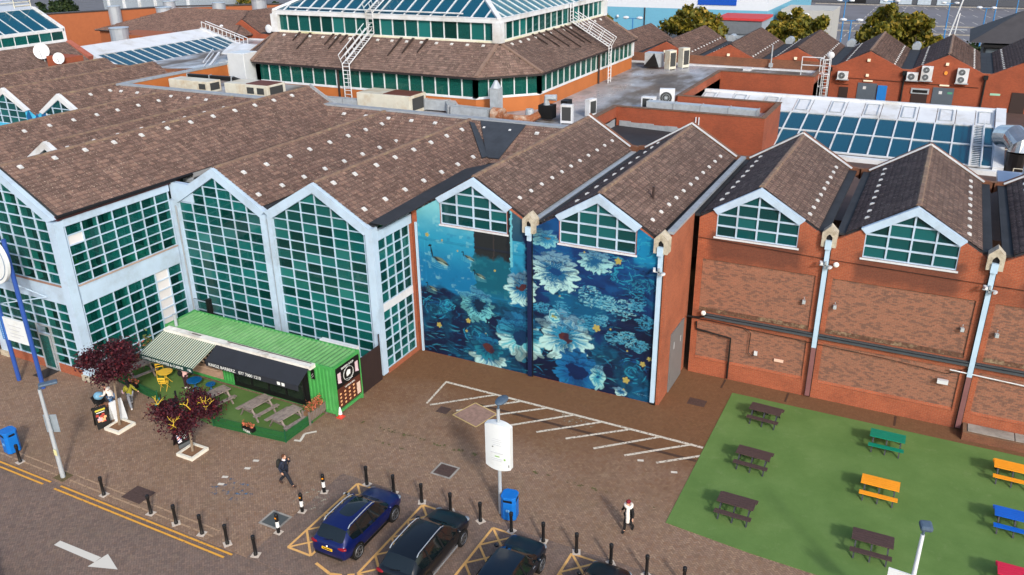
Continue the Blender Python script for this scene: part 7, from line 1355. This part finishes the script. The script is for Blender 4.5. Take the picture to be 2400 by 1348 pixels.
walk = dict(hir=(.09, .03, .91), knr=(.1, .24, .56), anr=(.1, .42, .16), tor=(.1, .58, .16), hil=(-.09, -.03, .91), knl=(-.1, -.12, .5), anl=(-.1, -.42, .14), tol=(-.1, -.3, .03))
t = person('man in navy coat with black backpack striding across the paving towards the bollards', None, 0, dict(walk, elr=(.24, -.1, 1.13), wrr=(.25, .02, .9), ell=(-.26, .16, 1.22), wrl=(-.1, .24, 1.46)), NAVYC, DKT, SHOE, flat('brown_hair', (82, 50, 32), .8), 1.76, coat_len=.2)
bp = MB().ball((0, -.26, 1.2), .19, 12, 9, (.85, .62, 1.35)).ball((0, -.33, 1.08), .13, 10, 7, (.9, .6, .9)).build('backpack', flat('olive_black_bag', (40, 40, 36), .8), t, smooth=True); st = MB()
for s_ in (-1, 1): st.tube([(s_ * .12, -.16, 1.42), (s_ * .13, .05, 1.5), (s_ * .13, .17, 1.38), (s_ * .15, .14, 1.15), (s_ * .14, -.12, 1.02)], .018, 6)
st.build('strap', BLACKP, bp); MB().tube([(0, .03, 1.46), (0, .035, 1.53)], [.09, .075], 12).build('shirt_collar', flat('white_shirt', (232, 226, 230), .7), t); MB().obox((-.1, .3, 1.55), (.03, .02, .14), 0, .4).build('phone', BLACKP, t); fin(t, (-24.5, 24.15, 0), R(-82))
wk2 = dict(hir=(.09, .0, .91), knr=(.1, .12, .5), anr=(.09, .14, .1), tor=(.09, .3, .03), knl=(-.1, -.02, .5), anl=(-.1, -.3, .14), tol=(-.1, -.2, .03))
t = person('woman in dark red hat, black coat and long cream scarf walking towards the camera', None, 0, dict(wk2, elr=(.3, -.05, 1.14), wrr=(.42, -.05, .95), ell=(-.28, .05, 1.15), wrl=(-.32, .14, .95)), BLKC, BLKC, BLKC, flat('dark_hair', (40, 26, 22), .8), 1.64, coat_len=.42)
CRS = simple('cream_wool', (226, 216, 206), .95, var=.08, scale=12); hc = Vector(t['_hc']); MB().ball(hc + Vector((0, -.012, .06)), .108, 14, 9, (.95, 1.02, .85)).build('hat', simple('dark_red_wool', (120, 26, 40), .95, var=.2, scale=20), t, smooth=True)
MB().tube([(.14 * math.cos(a), .03 + .13 * math.sin(a), 1.39 + .03 * math.sin(2 * a)) for a in [6.2832 * k / 14 for k in range(15)]], .075, 8).ball((0, .0, 1.36), .19, 12, 7, (.95, .8, .3)).tube([(-.06, .14, 1.38), (-.08, .2, 1.15), (-.1, .2, .9), (-.11, .22, .66)], [.07, .085, .09, .08], 8).build('scarf', CRS, t, smooth=True); fin(t, (-9.0, 28.1, 0), R(165))
t = person('man in cream jumper and jeans pushing the pushchair by the left tree', None, 0, dict(wk2, che=(0, .12, 1.3), nec=(0, .2, 1.41), hea=(0, .26, 1.49), shr=(.17, .13, 1.36), shl=(-.17, .13, 1.36), elr=(.24, .2, 1.1), wrr=(.2, .42, 1.02), ell=(-.24, .2, 1.1), wrl=(-.2, .42, 1.02)), CRS, simple('blue_denim', (74, 110, 150), .9, var=.15, scale=8), WSH, flat('black_hair', (20, 17, 18), .8), 1.76); fin(t, (-37.55, 25.25, 0), R(108))
t = person('woman in olive jumper and grey trousers walking beside the pushchair', None, 0, dict(walk, elr=(.3, -.06, 1.16), wrr=(.44, -.12, 1.0), ell=(-.25, .06, 1.14), wrl=(-.22, .2, 1.0)), simple('olive_jumper', (136, 132, 40), .9, var=.1), simple('grey_trousers', (130, 134, 142), .9, var=.1), WSH, flat('black_long_hair', (18, 16, 18), .8), 1.66, longhair=True)
MB().ball((-.26, .3, .92), .13, 10, 7, (.5, 1, .9)).build('pink_bag', flat('pale_pink_bag', (226, 190, 200), .6), t); MB().tube([(.1, .13, 1.4), (-.05, .2, 1.2), (-.2, .16, .98)], .012, 5).tube([(.1, -.1, 1.42), (-.05, -.16, 1.2), (-.2, -.05, .98)], .012, 5).build('bag_strap', BLACKP, t); fin(t, (-36.95, 25.95, 0), R(62))
t = person('person in pale pink top with black shoulder bag at the cafe counter', None, 0, dict(wrr=(.16, .3, 1.1), wrl=(-.16, .3, 1.1)), simple('pale_pink_cloth', (222, 180, 176), .9, var=.08), simple('plum_trousers', (58, 36, 42), .9), WSH, flat('brown_dark_hair', (46, 32, 28), .8), 1.66, longhair=True)
MB().ball((-.14, -.2, 1.08), .17, 10, 8, (.9, .6, 1.1)).build('shoulder_bag', BLKC, t); MB().tube([(.12, -.1, 1.42), (-.05, -.18, 1.25), (-.15, -.2, 1.12)], .014, 5).build('bag_strap', BLKC, t); fin(t, (-35.75, 28.75, 0), R(10))
# pushchair and scooter
t = thing('pushchair', 'black pushchair with pale blue hood pushed by the man in cream', 'pushchair', (0, 0, 0)); MB().ball((0, .1, .86), .3, 12, 8, (.85, .95, .75)).build('hood', simple('pale_blue_hood', (110, 158, 186), .8, var=.2, scale=9), t); MB().box(-.2, .2, -.1, .35, .45, .6).obox((0, .38, .62), (.4, .08, .45), 0, 0, R(-20)).build('seat', BLKC, t); fr_ = MB()
for s_ in (-1, 1): fr_.tube([(s_ * .24, -.45, 1.02), (s_ * .24, .0, .6), (s_ * .24, .45, .12)], .018, 6).tube([(s_ * .24, .1, .55), (s_ * .24, -.3, .1)], .018, 6)
fr_.tube([(-.24, -.45, 1.02), (.24, -.45, 1.02)], .02, 6).build('frame', BLACKP, t)
for x in (-.26, .26):
    for y in (-.3, .45): MB().tube([(x - .03, y, .11), (x + .03, y, .11)], .11, 14).build('wheel', TYRE, t)
MB().box(-.18, .18, -.3, .1, .18, .36).build('basket', flat('brown_basket', (160, 110, 84), .7), t); MB().ball((.1, .42, .5), .07, 8, 6).build('red_toy', flat('red_toy', (190, 50, 50), .6), t); put(t, (-38.2, 25.1, 0), R(108))
TEAL = simple('teal_plastic', (20, 110, 116), .35, var=.05); t = thing('mobility_scooter', 'teal mobility scooter with orange lamps half hidden by the middle tree', 'scooter', (0, 0, 0)); MB().box(-.25, .25, -.5, .5, .18, .28).build('deck', BLACKP, t); MB().ball((0, .5, .4), .3, 12, 8, (.9, .7, .9)).tube([(0, .52, .5), (0, .35, .95)], .06, 8).build('front_cowl', TEAL, t, smooth=True); MB().tube([(-.28, .3, .98), (.28, .3, .98)], .025, 6).build('handlebar', BLACKP, t)
MB().ball((-.14, .72, .38), .06, 8, 6).ball((.14, .72, .38), .06, 8, 6).build('lamp', flat('orange_lamp', (230, 130, 30), .3), t, kind='stuff'); MB().box(-.22, .22, -.45, .0, .55, .64).obox((0, -.45, .82), (.44, .1, .5)).build('seat', BLKC, t); MB().box(-.2, .2, -.4, -.1, .28, .55).build('battery_cover', TEAL, t)
for x in (-.27, .27):
    for y in (-.35, .42): MB().tube([(x - .04, y, .13), (x + .04, y, .13)], .13, 14).build('wheel', TYRE, t)
put(t, (-34.75, 26.55, 0), R(140))
# ================================================================== THE BACKGROUND
OAK = leaf_mat('autumn_leaf', [(0, (60, 68, 20)), (.4, (98, 98, 30)), (.75, (130, 118, 38)), (1, (160, 134, 54))], .2); DKL = leaf_mat('dark_conifer_leaf', [(0, (22, 38, 18)), (.6, (40, 58, 28)), (1, (62, 76, 36))], .15)
def bigtree(loc, lab, R_, zc, zsq, seed, mat=OAK, n=9000, ls=.3, trunk=True, name='tree', group='trees beyond the rear hall'):
    t = thing(name, lab, 'tree', loc, group); g = np.random.default_rng(seed); b = Vector(loc); m = MB(); tips = []
    m.tube([b, b + Vector((.1, .1, zc * .55)), b + Vector((0, .2, zc * .8))], [R_ * .085, R_ * .065, R_ * .05], 8)
    for k in range(5): a = k * 1.256 + seed; limbs(m, b + Vector((0, 0, zc * .55)), Vector((math.cos(a) * .8, math.sin(a) * .8, .7)).normalized(), R_ * .45, R_ * .035, 2, g, tips, .4)
    m.build('trunk', BARK, t, smooth=True); cc = []
    for k in range(70):
        d = g.normal(size=3); d /= np.linalg.norm(d); r = g.uniform(.3, 1.08) ** .7; cc.append(np.array([b.x, b.y, zc]) + d * r * np.array([R_, R_, R_ * zsq]) * .84)
    cc = np.array(cc); cr = g.uniform(.1, .25, len(cc)) * R_
    def fn(q): i = q.integers(len(cc)); d = q.normal(size=3); d /= np.linalg.norm(d); return cc[i] + d * cr[i] * q.uniform(.55, 1.05) * np.array([1, 1, .8])
    leaves(n, fn, ls, mat, t, 'crown', seed=seed, kind='stuff'); return t
bigtree((-34.6, 124, 0), 'broad olive green tree left of the red roofed grey building', 5.9, 8.4, .92, 3); bigtree((-19.6, 124, 0), 'broad olive green tree right of the red roofed grey building', 5.0, 9.0, .95, 5); bigtree((-6.8, 124, 0), 'largest olive green tree, in front of the empty car park', 6.2, 8.8, .92, 8, n=12000); bigtree((-47.2, 123, 0), 'slender olive tree half hidden behind the atrium', 2.9, 8.8, 1.15, 6, n=4500)
for k, (x, y, r, z, lab) in enumerate(((-178, 128, 5.5, 5, 'dark green tree at the top left corner behind the lantern'), (-166, 126, 4.2, 5.2, 'dark green tree left of the grey shed'), (-186, 134, 5.5, 5.5, 'dark green tree furthest left in the background'))): bigtree((x, y, 0), lab, r, z, .9, 20 + k, DKL, 5000, .3, group='dark trees top left')
for k, (x, y, r, z, lab) in enumerate(((-152, 146, 4.5, 5.2, 'autumn tree right of the grey shed, leftmost of the far row'), (-144, 150, 5.0, 5.5, 'autumn tree second in the far row above the orange block'), (-136, 148, 4.8, 5.4, 'autumn tree in the middle of the far row'), (-127, 150, 5.0, 5.5, 'autumn tree second from the right of the far row'), (-118, 152, 4.6, 5.2, 'autumn tree at the right end of the far row by the atrium'))): bigtree((x, y, 0), lab, r, z, .9, 30 + k, OAK if k % 2 else DKL, 4500, .3, group='far row of trees top left')
t = thing('grey_shed', 'long pale grey shed with white columns at top left', 'building', (-158, 140, 0)); MB().box(-176, -146, 139, 150, 0, 10.5).build('wall', simple('pale_grey_sheeting', (150, 160, 170), .6, var=.06), t)
for x in range(-174, -145, 5): MB().box(x - .25, x + .25, 138.6, 139, 0, 10.5).build('column', WHITE, t)
OR2 = simple('orange_brown_panel', (152, 86, 50), .75, var=.08); t = thing('orange_block', 'long orange clad block with tall silver ducts behind the lean-to roof', 'building', (-128, 100, 0)); MB().bar((-133.5, 92.5, 5.7), (-123, 111.4, 5.7), 1.0, 11.5).build('wall', OR2, t); MB().bar((-133.5, 92.5, 11.55), (-123, 111.4, 11.55), 1.2, .2).bar((-123, 111.4, 11.5), (-100, 134, 11.0), 1.0, .2).build('coping', DKBROWN, t); MB().bar((-123, 111.4, 5.6), (-100, 134, 5.4), 1.0, 11.2).build('wall', OR2, t)
SILV = simple('silver_duct', (176, 184, 194), .35, .4, var=.06)
for x, y, z0, z1, r, lab in ((-127.2, 102.3, 8.5, 12.1, 1.0, 'tall silver duct on the orange wall, left of two'), (-122.6, 110, 8.8, 12.4, 1.0, 'tall silver duct on the orange wall, right of two'), (-108.5, 87.4, 9, 10.9, 1.3, 'short fat silver duct on the low orange wall'), (-104, 103, 12.0, 13.2, 1.0, 'silver roof cowl on the dark tiled hip roof'), (-104, 112, 11, 13.0, 1.2, 'silver roof cowl at the back of the hip roof'), (-114, 101, 11.2, 12.4, 1.2, 'flat silver cowl on the dark tiled hip roof')):
    t = thing('roof_cowl', lab, 'roof vent', (x, y, z0), 'silver ducts and cowls, left background'); MB().tube([(x, y, z0), (x, y, z1)], r, 16).build('drum', SILV, t); MB().tube([(x, y, z1), (x, y, z1 + .1)], r * 1.08, 16).build('cap', SILV, t)
t = thing('hip_roof_hall', 'hall with broad dark tiled hip roofs behind the glass arcade', 'building', (-104, 100, 0)); MB().box(-120.5, -92.5, 93.5, 116, 3, 9.6).box(-112, -98, 88, 93.4, 3, 9.9).build('wall', OR2, t)
tiles_poly(t, [(-121, 93, 9.6), (-92, 93, 9.6), (-97, 102, 12.4), (-112, 102, 12.4)], TILE_F); tiles_poly(t, [(-92, 93, 9.6), (-92, 116, 9.6), (-97, 110, 12.4), (-97, 102, 12.4)], TILE_F); tiles_poly(t, [(-104, 114, 10.4), (-86, 114, 10.4), (-92, 122, 12.8), (-98, 122, 12.8)], TILE_F)
t = thing('warehouse', 'big pale blue and white retail warehouse with a blue panel, top centre', 'building', (-46, 160, 0)); MB().box(-75, -30.4, 160, 210, 0, 4.9).build('base_wall', simple('dark_grey_sheet', (74, 82, 92), .6, var=.05), t); MB().box(-75, -30.4, 160, 210, 4.9, 9.1).build('blue_wall', simple('pale_blue_sheet', (104, 166, 192), .55, var=.05), t); MB().box(-75, -30.4, 160, 210, 9.1, 16).build('upper_wall', simple('pale_grey_panel', (206, 212, 220), .5, var=.03), t); MB().box(-43.0, -36.0, 159.85, 160, 9.9, 13).build('blue_sign', simple('royal_blue_sign', (14, 76, 176), .5, var=.02), t); MB().box(-41.5, -38.5, 159.9, 160, 6, 8.2).build('louvre', simple('blue_louvre', (84, 146, 174), .6), t); MB().box(-53.2, -53.0, 159.85, 160, 4.9, 9.1).build('wall_seam', DKBROWN, t)
for x, z in ((-58.4, 7.4), (-55.5, 4.4), (-52.0, 4.2)): MB().ball((x, 159.7, z), .28, 8, 6).build('wall_lamp', WHITE, t)
t = thing('grey_kiosk', 'grey flat roofed building with red parapet edge between two trees', 'building', (-29.5, 135, 0)); MB().box(-33, -26.4, 135, 142, 0, 10).build('wall', simple('light_grey_render', (150, 162, 172), .6, var=.06), t); MB().box(-33.1, -26.3, 134.8, 135, 8.0, 10).build('fascia', simple('mid_grey_fascia', (110, 116, 122), .6, var=.1), t); MB().box(-33.3, -26.1, 134.6, 142.2, 10, 10.35).build('red_roof_edge', simple('red_roof_edge', (196, 60, 60), .6, var=.08), t)
t = thing('grey_house', 'small grey and white buildings beside the warehouse', 'building', (-22, 165, 0)); MB().box(-29, -20, 165, 175, 0, 9).build('wall', simple('cream_grey_wall', (170, 170, 166), .7, var=.08), t); MB().box(-30, -25, 150, 156, 0, 6.5).build('annexe', simple('white_grey_wall', (206, 208, 206), .6, var=.06), t)
struct('car_park', MB().poly([(-60, 118, -.1), (90, 118, -.1), (90, 420, -.1), (-60, 420, -.1)]), simple('car_park_asphalt', (112, 112, 118), .9, var=.12, scale=.15, dirt=(96, 96, 98))); h = MB()
for row, (y, xa, xb) in enumerate(((190, 0, 60), (205, 0, 60), (222, -4, 60), (240, -10, 62), (258, -10, 66), (276, -14, 70), (150, -18, 40), (165, -16, 50), (178, -14, 50))):
    x = xa
    while x < xb: line(h, x, y, x - 1.2, y + 5.2, .16, -.09); x += 2.9
for x in (-22, -18.5, -14): 
    y = 150
    while y < 300: line(h, x, y, x, y + 4, .18, -.088); y += 7
struct('car_park_line', h, WLINE)
n = MB(); [n.box(-40, 90, y, y + .5, -.1, .15) for y in (216, 232, 285)]; struct('car_park_kerb', n, CONC)
PB = simple('blue_lamp_column', (50, 120, 176), .5, var=.05); hs = set()
for x, y, hh, lab in ((-13, 200, 8, 'double headed lamp column at the far left of the empty car park'), (-2, 205, 7.5, 'double headed lamp column right of the largest tree'), (4.5, 190, 8.0, 'double headed lamp column in the middle of the car park'), (6.8, 214, 8.2, 'double headed lamp column near the dark roofed pub'), (-21.5, 196, 8.2, 'double headed lamp column near the far grey shops'), (-14.8, 146, 9.4, 'blue lamp column behind the second gable from the right'), (-23.5, 150, 9.6, 'double headed lamp column beside the right hand tree'), (-48.5, 140, 9.2, 'double headed lamp column left of the warehouse trees'), (12, 240, 8, 'double headed lamp column at the far right of the car park')):
    t = thing('car_park_lamp', lab, 'street lamp', (x, y, -.1), 'double lamps in the car park'); MB().tube([(x, y, -.1), (x, y, hh)], [.16, .1], 8).build('column', PB, t); MB().tube([(x - 1.2, y, hh), (x + 1.2, y, hh)], .06, 5).build('cross_arm', PB, t)
    for s_ in (-1, 1): MB().ball((x + s_ * 1.2, y, hh + .1), .5, 10, 6, (1.1, 1, .5)).build('lamp_head', WHITE, t)
t = thing('mast', 'tall white lattice mast leaning above the rear gables', 'mast', (-.5, 118, 0)); MB().tube([(-1.2, 118, 8), (.2, 118, 15.2)], .09, 6).tube([(-.3, 118, 8), (.1, 118, 13.5)], .07, 6).build('pole', WHITE, t); MB().tube([(-1.4, 118, 11.6), (1.2, 118, 11.6)], .06, 5).build('arm', GREYM, t)
t = thing('pub', 'dark roofed low building at the right edge beyond the rear gables', 'building', (8, 128, 0)); MB().box(3.6, 22, 128, 140, 0, 8.6).build('wall', simple('charcoal_wall', (60, 64, 70), .7, var=.08), t); MB().box(3.9, 9, 127.9, 128, 7.6, 8.3).build('window_strip', flat('grey_window', (120, 134, 146), .2), t); MB().box(5, 22, 127.85, 127.95, 5.5, 7.2).build('blue_fascia', simple('deep_blue_fascia', (22, 52, 110), .6), t)
SL = simple('dark_slate', (66, 64, 66), .8, var=.15, scale=.8); MB().add([(1.8, 126.5, 9.2), (24, 126.5, 9.2), (24, 142, 9.2), (1.8, 142, 9.2), (7.5, 134, 12.6), (20, 134, 12.6)], [(0, 1, 5, 4), (1, 2, 5), (2, 3, 4, 5), (3, 0, 4), (3, 2, 1, 0)]).build('roof', SL, t); MB().prism([(3.2, 126.2, 8.7), (24, 126.2, 8.7), (24, 126.2, 9.0), (3.2, 126.2, 9.0)], (0, .4, 0)).build('fascia', BLACKP, t); MB().prism([(6.5, 126.3, 9.1), (22, 126.3, 9.1), (22, 126.3, 10.6), (11, 126.3, 10.8)], (0, .2, 0)).build('maroon_gable', simple('maroon_render', (104, 44, 48), .8), t)
t = thing('far_shops', 'dark grey retail units with pale panels beyond the car park, top right', 'building', (-15, 290, 0)); MB().box(-45, 30, 290, 320, 0, 9).build('wall', simple('dark_shop_grey', (76, 80, 88), .7, var=.06), t)
for k in range(4): MB().box(-22 + 5.2 * k, -18.4 + 5.2 * k, 289.8, 290, 0, 6).build('pale_panel', simple('pale_blue_grey_panel', (170, 184, 196), .5) if k == 0 else bpy.data.materials['pale_blue_grey_panel'], t)
MB().box(-31, -26, 289.8, 290, 0, 5).build('entrance', BLACKP, t)
tag(leaves(2500, lambda g: (g.choice([3.0, 8.0, 13.0, 17.0, 22.0, 28.0]) + g.normal(0, 1.4), 186 + g.normal(0, .5), .5 + abs(g.normal(0, .5))), .35, DKL, thing('car_park_shrubs', 'line of low shrubs along the car park edge', 'shrubs', (10, 186, 0)), 'foliage', seed=2), kind='stuff')
